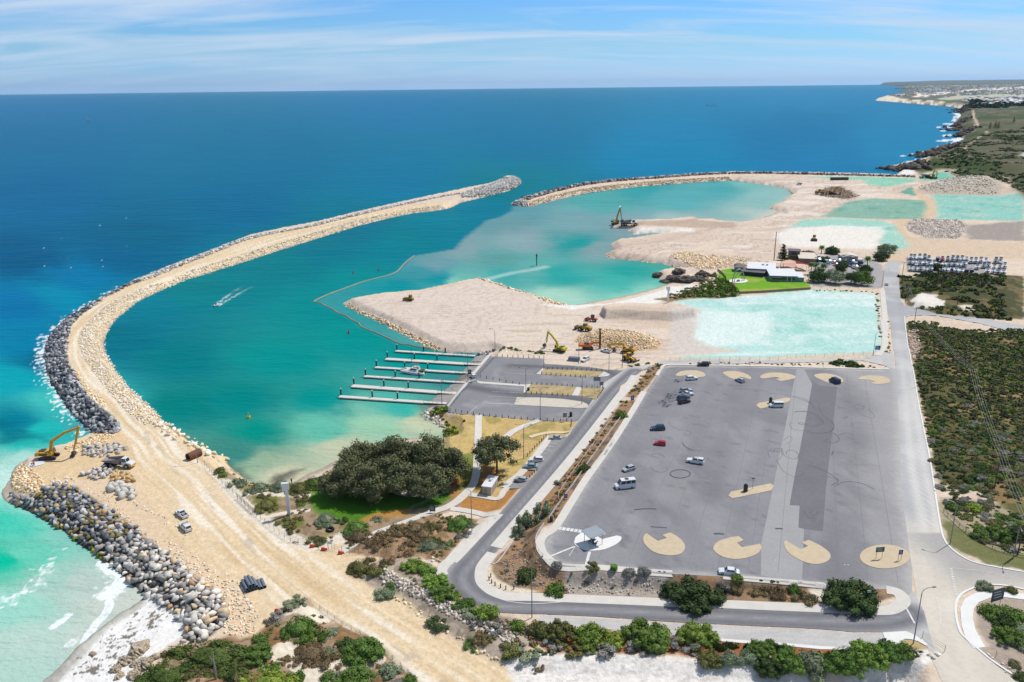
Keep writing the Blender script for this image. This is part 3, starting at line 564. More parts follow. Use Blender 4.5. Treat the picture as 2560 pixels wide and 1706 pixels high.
for poly in("480,430 500,490 440,570 370,650 300,720 235,725 300,640 380,560 430,480","300,715 370,660 395,690","215,735 130,830 80,900 -20,905 -20,820 60,850 150,770"):
 e=sd(W(T(0,1279,poly),0),sx,sy,20);fo=np.maximum(fo,sstep((e+1.6*(fn-0.42))/0.6))
for poly in("380,510 480,440 430,540 300,530","0,780 160,750 100,860 0,850","900,700 1140,600 1000,720","500,370 590,330 560,370"):
 e=sd(W(T(0,1279,poly),0),sx,sy,20);fo=np.maximum(fo,sstep((e*0.25+1.2*(fbm(sx/1.2,sy/0.8,114)-0.52))/0.3)*(e>-1)*0.7)
for ln,w_ in(("1000,830 1000,880 960,950 900,1010 850,1080 800,1150 770,1220",0.5),("620,960 560,1010 490,1060",0.35),("690,1180 640,1220",0.3)):
 q1,_a,_s=pl_dist(smooth_line(W(T(0,1279,ln),0),4),sx,sy,8);fo=np.maximum(fo,sstep((w_-q1+0.9*(fn-0.5))/0.4)*0.85)
for ln,w_ in(("1240,882 1300,878 1360,884",4),("1320,912 1370,912",3),("1430,845 1470,842",3),("1570,790 1580,810 1560,830",5),("1600,750 1660,735 1720,745 1780,720",14),("1580,700 1660,690 1720,700",5),("1650,660 1720,655 1760,660",9),("1620,590 1700,580 1690,620",6),("1640,530 1720,525",6),("1660,490 1740,485 1770,515 1740,550",14),("1550,620 1680,610",4),("1600,650 1700,640 1740,640",8)):
 q1,_a,_s=pl_dist(W(T(1920,150,ln),0),sx,sy,80);f2=fbm(sx/8,sy/3.0,116);fo=np.maximum(fo,sstep((w_-q1+w_*2.2*(f2-0.5))/(w_*0.6))*0.9)
q1,_a,_s=pl_dist(W(coast[2:24],0),sx,sy,40);fo=np.maximum(fo,sstep((fbm(sx/14,sy/5,118)-0.46-q1*0.012)/0.06)*(q1<30)*0.8)
wk=W(T(0,700,"1990,235 2120,150 2200,100 2350,20"),0)
q1,a1_,s1=pl_dist(wk,sx,sy,30);wdt=0.7+a1_*0.045
fo=np.maximum(fo,np.exp(-((q1-wdt)/0.8)**2)*np.clip(1-a1_/48,0,1)*(a1_>0.1)*sstep((fbm(sx/1.2,sy/1.2,119)-0.3)/0.2)*0.9)
sc_=mixc(sc_,A(246,250,250)*1.1,fo)
cap=sstep((fbm(sx/5,sy/2.2,121,3)*0.6+vnoise(sx/1.4,sy/0.7,122)*0.4-0.80)/0.04)*(sdist<-40)*(np.hypot(sx,sy)<900)*(1-kpl)*(qx<330)*(qy<700);sc_=mixc(sc_,A(200,225,235),cap*0.6)
scol=np.zeros((NR*NC,3));scol[sea_need]=sc_
def sea_mat():
 m=mat('sea_water',attr=True,rough=0.3,spec=0.004)
 t=m.node_tree;b=t.nodes['Principled BSDF'];b.inputs['IOR'].default_value=1.333
 geo=t.nodes.new('ShaderNodeNewGeometry');last=None
 for sc0,dd,st,ang in((0.16,0.75,(1,2.6,1),-0.5),(0.7,0.28,(1,1.8,1),-0.35),(3.0,0.05,(1,1.4,1),0.0),(0.035,1.5,(1,3.0,1),-0.45)):
  mpn=t.nodes.new('ShaderNodeMapping');mpn.inputs['Scale'].default_value=st;mpn.inputs['Rotation'].default_value=(0,0,ang);t.links.new(geo.outputs['Position'],mpn.inputs[0])
  n=t.nodes.new('ShaderNodeTexNoise');n.inputs['Scale'].default_value=sc0;n.inputs['Detail'].default_value=3;t.links.new(mpn.outputs[0],n.inputs['Vector'])
  bp=t.nodes.new('ShaderNodeBump');bp.inputs['Distance'].default_value=dd;t.links.new(n.outputs[0],bp.inputs['Height'])
  if last:t.links.new(last,bp.inputs['Normal'])
  last=bp.outputs[0]
 t.links.new(last,b.inputs['Normal'])
 return m
sea=grid_obj('sea',np.zeros_like(GZ),GD<9,scol,sea_mat());tag(sea,'blue sea turning turquoise in the shallows and the boat harbour',kind='structure')
from mathutils.geometry import delaunay_2d_cdt
# ------------------------------------------------------------------ sealed surfaces: roads, car park, aprons, paths, kerbed islands
SHEETW=[]
def sheet(name,poly,dz,m,step=3.0,kind='structure',label=None,colfn=None,skirt=0.0,world=False,smooth_n=0):
 w=np.array(poly,float)if world else GW(poly)
 if smooth_n:w=smooth_line(w,smooth_n,closed=True)
 SHEETW.append(w)
 dw=[]
 for i in range(len(w)):
  a_,b_=w[i],w[(i+1)%len(w)];k_=max(1,int(np.linalg.norm(b_-a_)/(step*1.3)))
  dw+=[a_+(b_-a_)*j/k_ for j in range(k_)]
 w=np.array(dw)
 lo=w.min(0);hi=w.max(0);off=(lo+hi)/2
 gx,gy=np.meshgrid(np.arange(lo[0],hi[0],step),np.arange(lo[1],hi[1],step));gx=gx.ravel();gy=gy.ravel()
 if len(gx):
  k=sd(w,gx,gy,5.0)>0.25*step;gp=np.stack([gx[k],gy[k]],1)
 else:gp=np.zeros((0,2))
 n=len(w);n=len(w);allp=np.concatenate([w,gp])-off
 r=delaunay_2d_cdt([Vector(p)for p in allp],[],[list(range(n))],1,1e-4)
 bm=bmesh.new();vs=[bm.verts.new((p[0]+off[0],p[1]+off[1],0))for p in r[0]]
 for f in r[2]:
  try:bm.faces.new([vs[i]for i in f])
  except ValueError:pass
 for v in[v for v in bm.verts if not v.link_faces]:bm.verts.remove(v)
 xy=np.array([v.co[:2]for v in bm.verts]);z=terrain(xy[:,0],xy[:,1])+dz
 for v,zz in zip(bm.verts,z):v.co.z=zz
 if skirt:
  be=[e for e in bm.edges if e.is_boundary];r=bmesh.ops.extrude_edge_only(bm,edges=be)
  for v in r['geom']:
   if isinstance(v,bmesh.types.BMVert):v.co.z-=skirt
 bmesh.ops.recalc_face_normals(bm,faces=bm.faces)
 if sum(f.normal.z*f.calc_area()for f in bm.faces)<0:bmesh.ops.reverse_faces(bm,faces=bm.faces)
 me=bpy.data.meshes.new(name);bm.to_mesh(me);bm.free();me.materials.append(m)
 if colfn is not None:
  V=np.array([v.co[:]for v in me.vertices]);c=colfn(V[:,0],V[:,1])
  a=me.color_attributes.new('Col','FLOAT_COLOR','POINT');c4=np.ones((len(V),4),np.float32);c4[:,:3]=c;a.data.foreach_set('color',c4.ravel())
 o=link(bpy.data.objects.new(name,me));tag(o,label,kind=kind);return o
def ribbon(line,w,closed=False):
 p=np.asarray(line,float);d=np.gradient(p,axis=0);d/=np.linalg.norm(d,axis=1)[:,None]+1e-9;n=np.stack([-d[:,1],d[:,0]],1)
 hw=(np.asarray(w)/2.0)if np.ndim(w)==0 else(np.asarray(w)[:,None]/2.0)
 return np.concatenate([p+n*hw,(p-n*hw)[::-1]])
def strip(name,line,w,dz,m,kind='structure',label=None):
 """thin ribbon mesh along a world polyline (markings, tyre marks, kerbs)"""
 p=np.asarray(line,float);q=[p[0]]
 for i in range(len(p)-1):
  k_=max(1,int(np.linalg.norm(p[i+1]-p[i])/3.0));q+=[p[i]+(p[i+1]-p[i])*j/k_ for j in range(1,k_+1)]
 p=np.array(q);d=np.gradient(p,axis=0);d/=np.linalg.norm(d,axis=1)[:,None]+1e-9;n=np.stack([-d[:,1],d[:,0]],1)
 a=p+n*w/2;b=p-n*w/2;xy=np.concatenate([a,b]);z=terrain(xy[:,0],xy[:,1])+dz
 N=len(p);F=[(i,i+1,N+i+1,N+i)for i in range(N-1)]
 return np.column_stack([xy,z]),np.array([f[::-1]for f in F])
def strips(name,items,dz,m,kind='structure',label=None):
 V=[];F=[];n=0
 for line,w in items:
  v,f=strip(name,line,w,dz,m);V.append(v);F.append(f+n);n+=len(v)
 me=np_mesh(name,np.concatenate(V),np.concatenate(F));me.materials.append(m)
 return tag(link(bpy.data.objects.new(name,me)),label,kind=kind)
ASPH=mat('asphalt_worn',attr=True,rough=0.9,spec=0.25,noises=((0.12,0.06,5),(1.2,0.07,5),(14.0,0.10,3)))
CONC=mat('concrete_pale',A(226,220,210),rough=0.9,spec=0.2,noises=((0.5,0.07,5),(5,0.06,4)))
CONCW=mat('concrete_white',A(244,242,238),rough=0.9,spec=0.2,noises=((0.4,0.05,5),))
KERB=mat('kerb_grey',A(206,202,196),rough=0.9,spec=0.2,noises=((1.0,0.1,4),))
LINE=mat('line_paint',A(232,230,226),rough=0.8,noises=((1.5,0.2,5),))
GRAV=mat('island_gravel',A(214,196,166),rough=0.95,spec=0.1,noises=((0.7,0.08,5),(7,0.12,4)))
DRYG=mat('dry_grass_mat',A(188,168,124),rough=0.95,spec=0.1,noises=((0.25,0.22,6),(1.5,0.16,5)))
RUB=mat('tyre_rubber_mark',A(92,90,94),rough=0.9,noises=((2.0,0.25,4),))
road_left_up=T(1800,400,"1510,960 1500,1050 1510,1180 1540,1400")+T(1920,800,"1115,0 1150,260 1170,450 1190,700 1210,1100 1225,1568")
road_right_up=T(1920,800,"1530,1568 1490,1300 1430,1000 1380,750 1340,500 1300,300 1255,0")+T(1800,400,"1700,1440")
side_road=T(1800,400,"1690,1440 1800,1425 2000,1432 2350,1495 3000,1620 3000,1560 2350,1448 2000,1394 1760,1352 1690,1335 1660,1290 1650,1200")
main_road_poly=road_left_up+S("2262,1290 2275,1390 2290,1480 2300,1570 2330,1650 2400,1800 2620,1800 2560,1722 2480,1655 2415,1597 2399,1578 2389,1539 2389,1510 2402,1487 2431,1471 2463,1463 2512,1465 2560,1474 2720,1506 2720,1466 2560,1431 2447,1410 2402,1390 2370,1365 2360,1348 2349,1303 2337,1232")+road_right_up[1:]+side_road+T(1800,400,"1640,1090 1640,980 1680,930 1560,930")
main_w=GW(main_road_poly)
ROADC=smooth_line(GW(T(1800,400,"1600,940 1575,1050 1590,1250 1620,1440")+T(1920,800,"1190,0 1225,300 1260,600 1300,1000 1345,1400")+S("2310,1290 2325,1400 2335,1500 2350,1580 2390,1680 2460,1800")),5)
def dirt_of(X,Y):
 q,a,s=pl_dist(ROADC,X,Y,60.0);return q*s,a
def road_col(X,Y):
 off,a=dirt_of(X,Y);n=fbm(off/2.0,a/40,131);n2=fbm(X/14,Y/14,132)
 c=np.tile(A(176,176,178),(len(X),1));c=mixc(c,A(196,194,192),sstep((n2-0.42)/0.25))
 near=sstep((430-Y)/250);tr=np.exp(-((np.abs(off-1.2)-1.6)/1.3)**2)
 c=mixc(c,A(222,218,212),np.clip(tr*near*0.8+near*0.35*n,0,0.9))
 c=mixc(c,A(228,216,196),sstep((190-Y)/25)*0.75)
 c=mixc(c,A(150,150,156),sstep((X-RX1-6)/12)*(Y<LOTY0+14)*sstep((Y-148)/12)*0.6)
 return c
sheet('road',main_w,0.055,ASPH,1.2,label='long straight asphalt road dusted with pale sand',colfn=road_col,world=True)
# ---- big car park
lot=T(1280,700,"1380,812 1400,802 1480,786 1700,790 2350,800")+T(1920,800,"1000,460 1100,441 1160,440 1185,470 1195,700 1215,1100 1230,1568")+S("2267,1290 2280,1390 2280,1480 2265,1500")+T(1780,1279,"1740,770 1640,722 1500,711 1000,682 600,641 100,601")+T(1150,1279,"1950,576 1700,561 1300,526 950,501")+T(1150,980,"860,1552 790,1482 765,1402 790,1342 890,1240 1190,780 1470,330 1700,0")+T(1280,700,"1330,880")
lot_w=GW(lot)
LDIR=np.array(GW(T(1920,800,"635,620 530,1568")));LDIR=(LDIR[0]-LDIR[1])/np.linalg.norm(LDIR[0]-LDIR[1]);LNRM=np.array([LDIR[1],-LDIR[0]])
dust_line=GW(T(1920,800,"900,600 1000,800 1080,1100 1100,1500")+S("2230,1300 2250,1460"))
def lot_col(X,Y):
 u=X*LNRM[0]+Y*LNRM[1];v=X*LDIR[0]+Y*LDIR[1]
 c=np.tile(A(143,141,145),(len(X),1))
 lane=vnoise(u/7.5,v/400,141);c=c*(1+0.10*(lane-0.5)*2)[:,None]
 st=fbm(u/2.6,v/60,142);c=c*(1+0.16*(st-0.5)*2)[:,None]
 pat=fbm(X/18,Y/18,143);c=mixc(c,A(124,122,127),sstep((pat-0.50)/0.22)*0.5);c=mixc(c,A(162,160,161),sstep((fbm(X/9,Y/30,145)-0.55)/0.12)*0.5);c=mixc(c,A(110,108,112),sstep((fbm(X/2.2,Y/1.8,146)-0.70)/0.06)*0.5)
 q,_a,s=pl_dist(dust_line,X,Y,60.0);side=X-np.interp(Y,dust_line[::-1,1],dust_line[::-1,0])
 c=mixc(c,A(174,171,170),sstep((side+14+10*(fbm(X/10,Y/10,144)-0.5))/20)*0.85)
 e=sd(lot_w,X,Y,20);c=mixc(c,A(198,194,188),sstep((1.8-e)/1.8)*0.6)
 return c
sheet('car_park',lot_w,0.045,ASPH,1.5,label='broad sloping asphalt car park with pale and dark paving lanes',colfn=lot_col,world=True)
LANE_D=mat('asphalt_dark_lane',A(124,122,127),rough=0.9,spec=0.25,noises=((0.12,0.07,5),(1.2,0.09,5),(12.0,0.08,3)))
LANE_L=mat('asphalt_pale_lane',A(170,168,168),rough=0.9,spec=0.25,noises=((0.12,0.05,5),(1.2,0.06,5),(12.0,0.08,3)))
sheet('car_park_lane',T(1920,800,"405,596 635,621 582,1100 530,1568")+S("2057,1329 1996,1320 1999,1265 1974,1264")+T(1920,800,"222,1568 310,1100"),0.075,LANE_D,2.2,label='dark paving lane across the car park')
sheet('car_park_lane',T(1920,800,"262,452 330,450 405,594 310,1098 220,1568")+S("1974,1264 1999,1265 1996,1320 2010,1323 2005,1457 1902,1440 1903,1360 1931,1227")+T(1920,800,"155,1000 232,600"),0.062,LANE_L,2.2,label='pale paving lane across the car park')
# ---- lower loop road and ramp apron
apron=T(780,640,"1630,905 1690,925 2120,945")+T(1280,700,"300,770 700,800 870,825 1000,830 1260,795 1300,812 1200,830 1000,970 960,1040 900,1110")+T(1150,980,"1250,180 1075,268 730,264 200,217 0,207")+T(780,640,"1250,1442 1200,1420 1212,1400 1415,1165")
loop=S("1507,960 1441,1059 1418,1093 1346,1176 1313,1211 1248,1285 1150,1386 1118,1424 1116,1445 1131,1470 1177,1510 1240,1532 1319,1536 1351,1536 1504,1543 1790,1561 1943,1568 2041,1573 2134,1581 2216,1581 2284,1587 2340,1640 2310,1530 2285,1480 2250,1500 2254,1519 2226,1530 2188,1532 1970,1527 1780,1519 1640,1510.5 1477,1502 1341,1497 1272,1494 1232,1483 1204,1467 1196,1442 1204,1421 1226,1393 1259,1363 1302,1277 1422,1143 1542,996 1552,964 1607,926 1640,908 1660,902 1900,902 2100,898")+T(1920,800,"900,350 1010,320 1100,300 1140,290 1160,400 1150,455 1060,420 870,375 600,385 0,400")+S("1660,912 1560,925")
loop_w=GW(loop)
LOOPC=smooth_line(GW(S("1590,930 1540,975 1480,1050 1400,1148 1300,1265 1190,1398 1158,1440 1170,1475 1220,1508 1290,1520 1480,1525 1780,1541 2050,1553 2200,1552 2270,1535")),5)
LOOPC2=smooth_line(GW(T(1280,700,"0,790 400,805 700,825 870,845 960,890 990,970 960,1060 850,1200")),4);LOOPC3=smooth_line(GW(T(1280,700,"-600,1010 0,1050 400,1075 600,1095 720,1130 780,1180 740,1250")),4)
def loop_col(X,Y):
 """keeps the distance to the wheel line; the colour across the road is worked out in the material"""
 q,a,s=pl_dist(LOOPC,X,Y,30.0);return np.stack([np.clip(q/10.0,0,1)]*3,1)
LOOPM=mat('asphalt_loop',attr=True,rough=0.9,spec=0.25)
def _loop_nodes():
 t=LOOPM.node_tree;b=t.nodes['Principled BSDF'];at=[n for n in t.nodes if n.type=='ATTRIBUTE'][0];r=t.nodes.new('ShaderNodeValToRGB');e=r.color_ramp.elements
 st=[(0.0,(158,157,159)),(0.07,(140,139,142)),(0.17,(122,121,125)),(0.28,(136,135,138)),(0.40,(168,166,166)),(0.55,(200,197,193)),(1.0,(200,197,193))]
 while len(e)<len(st):e.new(0.5)
 for el,(p,c)in zip(e,st):el.position=p;el.color=(*A(*c),1)
 t.links.new(at.outputs['Fac'],r.inputs[0]);c=r.outputs[0];g=t.nodes.new('ShaderNodeNewGeometry')
 for sc0,am in((0.12,0.08),(1.2,0.08),(14.0,0.10)):
  n=t.nodes.new('ShaderNodeTexNoise');n.inputs['Scale'].default_value=sc0;n.inputs['Detail'].default_value=5;t.links.new(g.outputs['Position'],n.inputs['Vector']);m=t.nodes.new('ShaderNodeMapRange');m.inputs[1].default_value=0.25;m.inputs[2].default_value=0.75;m.inputs[3].default_value=1-am;m.inputs[4].default_value=1+am;t.links.new(n.outputs[0],m.inputs[0])
  x=t.nodes.new('ShaderNodeMix');x.data_type='RGBA';x.blend_type='MULTIPLY';x.inputs[0].default_value=1;t.links.new(c,x.inputs[6]);t.links.new(m.outputs[0],x.inputs[7]);c=x.outputs[2]
 t.links.new(c,b.inputs['Base Color'])
_loop_nodes()
sheet('road',loop_w,0.080,LOOPM,1.2,label='grey loop road bending round below the car park bank',colfn=loop_col,world=True)
def apron_col(X,Y):
 c=np.tile(A(142,141,144),(len(X),1));n=fbm(X/7,Y/7,161);c=mixc(c,A(164,162,163),sstep((n-0.5)/0.25)*0.7)
 for L_,w_ in((LOOPC2,2.6),(LOOPC3,2.6)):
  q,a,s=pl_dist(L_,X,Y,20);c=mixc(c,A(104,103,108),np.exp(-(q/w_)**2)*0.85)
 c=c*1.0
 return c
sheet('boat_ramp_apron',apron,0.040,ASPH,0.8,label='asphalt forecourt above the boat ramps',colfn=apron_col)
PALEA=mat('asphalt_pale_bay',A(204,200,196),rough=0.9,spec=0.2,noises=((0.25,0.09,5),(2.0,0.08,4),(0.5,0.10,5,(0.4,2.0,1),0.05)))
sheet('layby',T(1150,1279,"735,955 1300,985 1700,1015 2350,1045")+T(1780,1279,"600,1075 960,1090 1300,1120 1580,1118 1570,1150 1640,1215 1560,1258 1000,1238 700,1212 0,1160")+T(1150,1279,"1900,1130 1300,1080 1080,1080 760,1050 720,1050"),0.046,PALEA,3.0,label='pale asphalt lay-by beside the loop road')
sheet('footpath',T(1780,1279,"1565,1115 1780,1103 1850,1135 1930,1180 1985,1225 1960,1235 1890,1195 1830,1178 1770,1173 1735,1195 1720,1235 1695,1262 1610,1222 1590,1180"),0.14,CONCW,3.0,skirt=0.3,label='white concrete pad beside the road junction')
sheet('footpath',T(1780,1279,"0,1162 700,1214 1000,1240 1560,1262 1690,1272 1600,1282 1000,1268 700,1240 0,1188"),0.10,CONCW,3.0,skirt=0.3,label='white kerb strip behind the lay-by')
BAY=mat('bay_asphalt',A(160,158,157),rough=0.9,spec=0.2,noises=((0.3,0.09,5),(2.5,0.1,4)))
sheet('parking_bay',T(1150,980,"800,412 985,414 1010,380 1060,330 740,720 700,720 590,712 640,690"),0.062,BAY,3.0,label='angled parking bays beside the loop road')
sheet('parking_bay',T(1150,980,"500,770 620,790 640,830 560,888 430,890"),0.062,BAY,3.0,label='small parking bay by the toilet block')
# ---- concrete footpaths
PATHN=[0]
def path(line,w,label,m=CONC,smooth=True,dz=0.12):
 PATHN[0]+=1;dz=dz+0.005*PATHN[0]
 ln=GW(line);ln=smooth_line(ln,5)if smooth else ln
 return sheet('footpath',ribbon(ln,w),dz,m,2.5,skirt=0.3,label=label,world=True)
path(T(1150,980,"1500,20 1290,310 1050,610 780,960 600,1200 340,1568")+T(1150,1279,"250,420 185,520 170,620 230,720 330,790 480,835 700,850 1000,830"),0.3,'thin kerb of the loop road',KERB)
path(T(1280,700,"1130,880 1045,1010")+T(1150,980,"1475,30 1262,310 1035,600 780,905 615,1095 470,1265 330,1430"),3.2,'concrete path along the bank foot')
path(T(1150,1279,"300,385 230,470 195,540 200,640 260,710 340,755 450,785 700,790 1200,810 1800,835 2350,852")+T(1780,1279,"700,880 1300,905 1560,915 1660,900 1740,850 1750,800 1700,745 1600,722"),3.0,'wide pale footpath between bank and loop road',CONC)
path(T(1150,980,"1290,20 1240,105 1070,290 1000,400"),0.3,'pale kerb of the forecourt road',KERB)
path(T(1150,980,"350,1118 200,1270 0,1480 -80,1560"),3.2,'pale footpath beside the loop road bend',CONC)
path(T(560,980,"2330,1230 2200,1400 2060,1568")+T(560,1279,"2060,460 2000,540 2010,590"),2.6,'pale footpath on the outer bend',CONC)
path(T(1150,980,"1690,0 1430,420 1165,790 1000,1050 870,1250 760,1330 735,1400 760,1480 830,1550")+T(1150,1279,"900,490 1000,512 1300,520 1700,555 1950,570"),2.2,'concrete edge path round the car park',CONC)
path(T(1280,700,"1330,880 1380,800 1450,780 1700,783 2350,793")+T(1920,800,"1000,452 1080,438"),1.4,'pale kerb along the far end of the car park',CONC)
path(T(1780,1279,"100,600 600,640 1000,676 1010,690"),1.6,'pale kerb at the near end of the car park',CONC)
path(T(560,980,"2338,215 2330,450 2325,600 2310,780 2260,890 2160,990 2050,1060 1900,1110 1700,1190 1400,1300 1200,1400 1080,1470"),2.4,'winding concrete footpath past the big tree')
path(T(560,980,"2080,1075 2200,1090 2350,1120")+T(1150,980,"250,1135 350,1125"),2.2,'short concrete path to the loop road')
path(T(1150,980,"730,262 600,310 480,370 410,430"),2.4,'concrete path crossing the dry park')
path(T(1150,980,"1005,365 850,375 720,395 640,420"),1.8,'sandy path at the dry park',mat('sandy_path',A(232,208,168),rough=0.95,noises=((1.5,0.1,4),)))
path(T(1150,980,"830,412 700,590 560,750 480,810 400,880"),2.3,'concrete path behind the parking bays')
path(T(1150,980,"90,945 180,960 350,985 400,920 440,880"),1.8,'concrete apron round the toilet block')
path(T(1800,400,"1490,1200 1500,1300 1510,1400 1515,1568")+T(1920,800,"1060,0 1075,200 1050,290 1010,330"),2.6,'concrete path beside the straight road',CONC)
sheet('footpath',T(2060,1200,"1549,930 1400,912 1290,915 1200,950 1160,1000 1150,1070 1175,1170 1250,1300 1160,1308 1100,1240 1065,1130 1055,1000 1090,925 1170,880 1290,862 1549,885 1800,930 1800,990",500/1549),0.12,CONCW,3.0,skirt=0.3,label='curving white footpath at the roadside corner')
strips('kerb',[(smooth_line(GW(T(2060,1200,"860,100 895,320 915,420 930,460 965,512 1060,590 1200,650 1549,715",500/1549)),5),0.45),(smooth_line(GW(T(2060,1200,"1549,850 1400,820 1250,816 1150,842 1062,890 1022,960 1022,1050 1050,1165 1100,1230 1300,1400 1549,1566",500/1549)),5),0.5),(smooth_line(GW(road_right_up),4),0.4),(smooth_line(GW(T(1800,400,"1690,1440 1800,1425 2000,1432 2350,1495")),4),0.5)],0.16,CONCW,label='pale road kerbs')
# ---- kerbed islands in the car park
def island(poly,label,m=GRAV,sm=3):
 return sheet('traffic_island',poly,0.14,m,2.0,skirt=0.35,label=label)
def arc_poly(a):return a
island(T(1150,1279,"1110,200 1060,240 1047,285 1055,310 1085,332 1115,346 1150,357 1190,364 1230,365 1280,360 1330,350 1375,333 1420,312 1455,289 1478,265 1483,248 1478,234 1440,225 1305,258 1265,235 1340,208 1295,163 1230,180"),'white concrete island under the shade shelter',CONCW)
island(T(1150,1279,"1715,205 1695,215 1684,240 1682,270 1692,297 1710,320 1737,346 1770,370 1812,389 1860,400 1905,407 1950,408 1995,402 2030,390 2054,368 2066,340 2066,318 2058,298 2030,260 1985,227 1930,197 1855,220 1900,248 1815,275"),'round gravel island with a square notch')
island(T(1780,1279,"245,230 170,241 100,260 60,277 30,300 14,325 10,350 30,378 60,400 102,421 150,435 200,441 250,440 302,433 350,420 395,403 430,380 450,353 456,328 440,300 275,333 230,292 290,268"),'round gravel island with a notch behind the white sedan')
island(T(1780,1279,"670,268 660,300 671,335 690,370 725,402 770,430 820,456 870,475 915,485 960,488 1008,482 1050,465 1077,445 1088,420 1087,398 1072,375 1040,347 1000,320 945,291 885,265 820,290 882,322 815,350"),'notched gravel island near the end of the car park')
import cmath
def ell(cx,cy,rx,ry,n=40):return[(cx+rx*math.cos(2*math.pi*i/n),cy+ry*math.sin(2*math.pi*i/n))for i in range(n)]
island([(1780+a*K_T,1279+b*K_T)for a,b in ell(1586,418,230,110)],'whole round gravel island carrying two road signs')
island(T(1280,700,"1503,882 1506,870 1520,856 1545,844 1590,835 1640,832 1690,833 1730,842 1760,856 1776,872 1776,884 1750,893 1700,898 1650,890 1615,875 1540,886"),'gravel island beside the white estate and trailer')
island(T(1280,700,"1930,858 1945,848 1975,842 2010,840 2050,841 2090,847 2130,858 2165,874 2190,890 2196,903 2190,918 2100,892 2050,920 2000,902"),'gravel island behind the silver hatchback')
island(T(1920,800,"-72,535 -68,515 -40,500 0,490 60,486 120,487 180,496 225,508 252,520 256,532 240,541 180,555 110,566 75,545 115,540 75,527 20,533 -40,542"),'notched gravel island at the pale lane end')
island(T(1920,800,"420,512 440,502 480,495 530,494 580,500 630,513 668,530 692,552 693,568 680,577 640,570 600,560 545,580 490,553 440,532"),'gravel island behind the dark blue van')
island(T(1920,800,"828,548 835,535 855,524 890,516 935,512 990,514 1050,520 1092,533 1118,552 1120,568 1100,583 1060,590 1010,593 975,592 940,578 985,570 930,552"),'gravel island nearest the straight road')
island(O("1737,933 1744,927 1806,915 1816,916 1814,923 1800,928 1748,940"),'slim gravel median with a ticket post')
island(O("1674,1140 1680,1131 1770,1112 1778,1117 1773,1128 1700,1143 1682,1146"),'slim gravel median by the pale lane')
# ---- grass and concrete islands on the ramp forecourt
def gisl(poly,label,m=DRYG):return sheet('grass_island',poly,0.12,m,2.5,skirt=0.3,label=label)
gisl(T(1280,700,"265,850 285,830 330,822 600,830 840,845 800,882 700,892 450,878 275,866"),'long dry grass island on the ramp forecourt')
gisl(T(1280,700,"180,962 400,972 590,986 545,1062 350,1050 130,1040 150,1000"),'dry grass island between the forecourt lanes')
gisl(T(1280,700,"642,990 850,1000 830,1030 775,1100 700,1082 612,1066"),'small dry grass island with sign frames')
gisl(T(1280,700,"-170,975 160,963 140,1000 100,1045 -20,1020"),'pale paved crossing strip on the forecourt',CONC)if False else None
sheet('footpath',T(1280,700,"592,986 640,990 610,1066 547,1062"),0.12,CONC,3,skirt=0.3,label='concrete crossing between two grass islands')
sheet('footpath',T(1280,700,"845,845 900,868 880,885 790,895 800,882"),0.12,CONC,3,skirt=0.3,label='concrete tip of the long grass island')
sheet('footpath',T(780,640,"1415,1135 1540,1155 1960,1185 2010,1180 1955,1255 1940,1258 1950,1200 1540,1172 1430,1165"),0.12,CONC,3,skirt=0.3,label='concrete divider between the ramp lanes')
sheet('traffic_island',T(1280,700,"45,1080 250,1083 460,1095 640,1120 690,1142 702,1160 690,1176 640,1180 450,1172 20,1148"),0.12,mat('pale_gravel',A(216,206,188),rough=0.95,noises=((0.6,0.08,5),(6,0.1,4))),2.5,skirt=0.3,label='long pale gravel island on the forecourt')
sheet('footpath',T(780,640,"2125,950 2180,955 2140,1000")+T(1280,700,"310,770 330,735"),0.10,CONC,3,skirt=0.2,label='pale paving corner by the works entrance')
sheet('footpath',T(780,640,"2115,1035 2060,1085 2100,1092 2140,1040"),0.12,CONC,3,skirt=0.3,label='pale paving tip of the grass island')
# ---- boat ramps running down into the water
RAMP=mat('ramp_concrete',A(160,156,150),rough=0.85,noises=((0.4,0.12,5),(0.8,0.2,4,(0.3,3,1),0.2)))
for p_,l_ in(("1638,908 1585,975 1440,962 1510,912",'concrete boat ramp lane farthest along'),("1580,980 1490,1085 1315,1075 1420,988",'concrete boat ramp lane next to the catamaran'),("1415,1168 1335,1255 1150,1238 1240,1165",'concrete boat ramp lane in the middle'),("1325,1265 1250,1352 1020,1342 1140,1266",'concrete boat ramp lane nearest the beach')):
 sheet('boat_ramp',T(780,640,p_),0.07,RAMP,1.2,label=l_)
strips('kerb',[(GW(T(780,640,"1635,905 1480,1085")),1.6),(GW(T(780,640,"1420,1168 1215,1398")),1.6)],0.11,CONC,label='pale concrete lip at the head of the ramps')
# ---- painted lines
items=[]
def ln(s,w=0.14):items.append((GW(s),w))
for s in("1660,1208 1945,1228","1650,1248 1935,1260","1665,1190 1700,1203","1620,1290 1890,1302","1550,1352 1860,1365","1820,1020 2090,1035","1760,1075 2030,1090","1850,990 2110,1000","1575,1335 1610,1338","1490,1448 1530,1450","1700,1155 1750,1158","2270,1500 2330,1498"):ln(T(780,640,s))
for s in("200,103 500,115","80,200 160,130","205,88 270,92","960,162 1010,166","940,188 985,192","900,248 960,252","1000,1510 1060,1420"):ln(T(1150,980,s))
for i in range(9):
 t=i/8.0;a=(815-200*t,440+245*t);ln(T(1150,980,"%f,%f %f,%f"%(a[0],a[1],a[0]+105-20*t,a[1]+6+8*t)))
ln(T(1150,1279,"835,412 1050,325"),0.5);ln(T(1150,1279,"1155,505 1190,372"),0.7)
ln(T(1780,1279,"1735,830 1730,870"),0.2);ln(T(1780,1279,"1775,872 1800,920 1830,975 1860,1030"),0.35);ln(T(1780,1279,"2058,775 2080,900 2100,1040"),0.18)
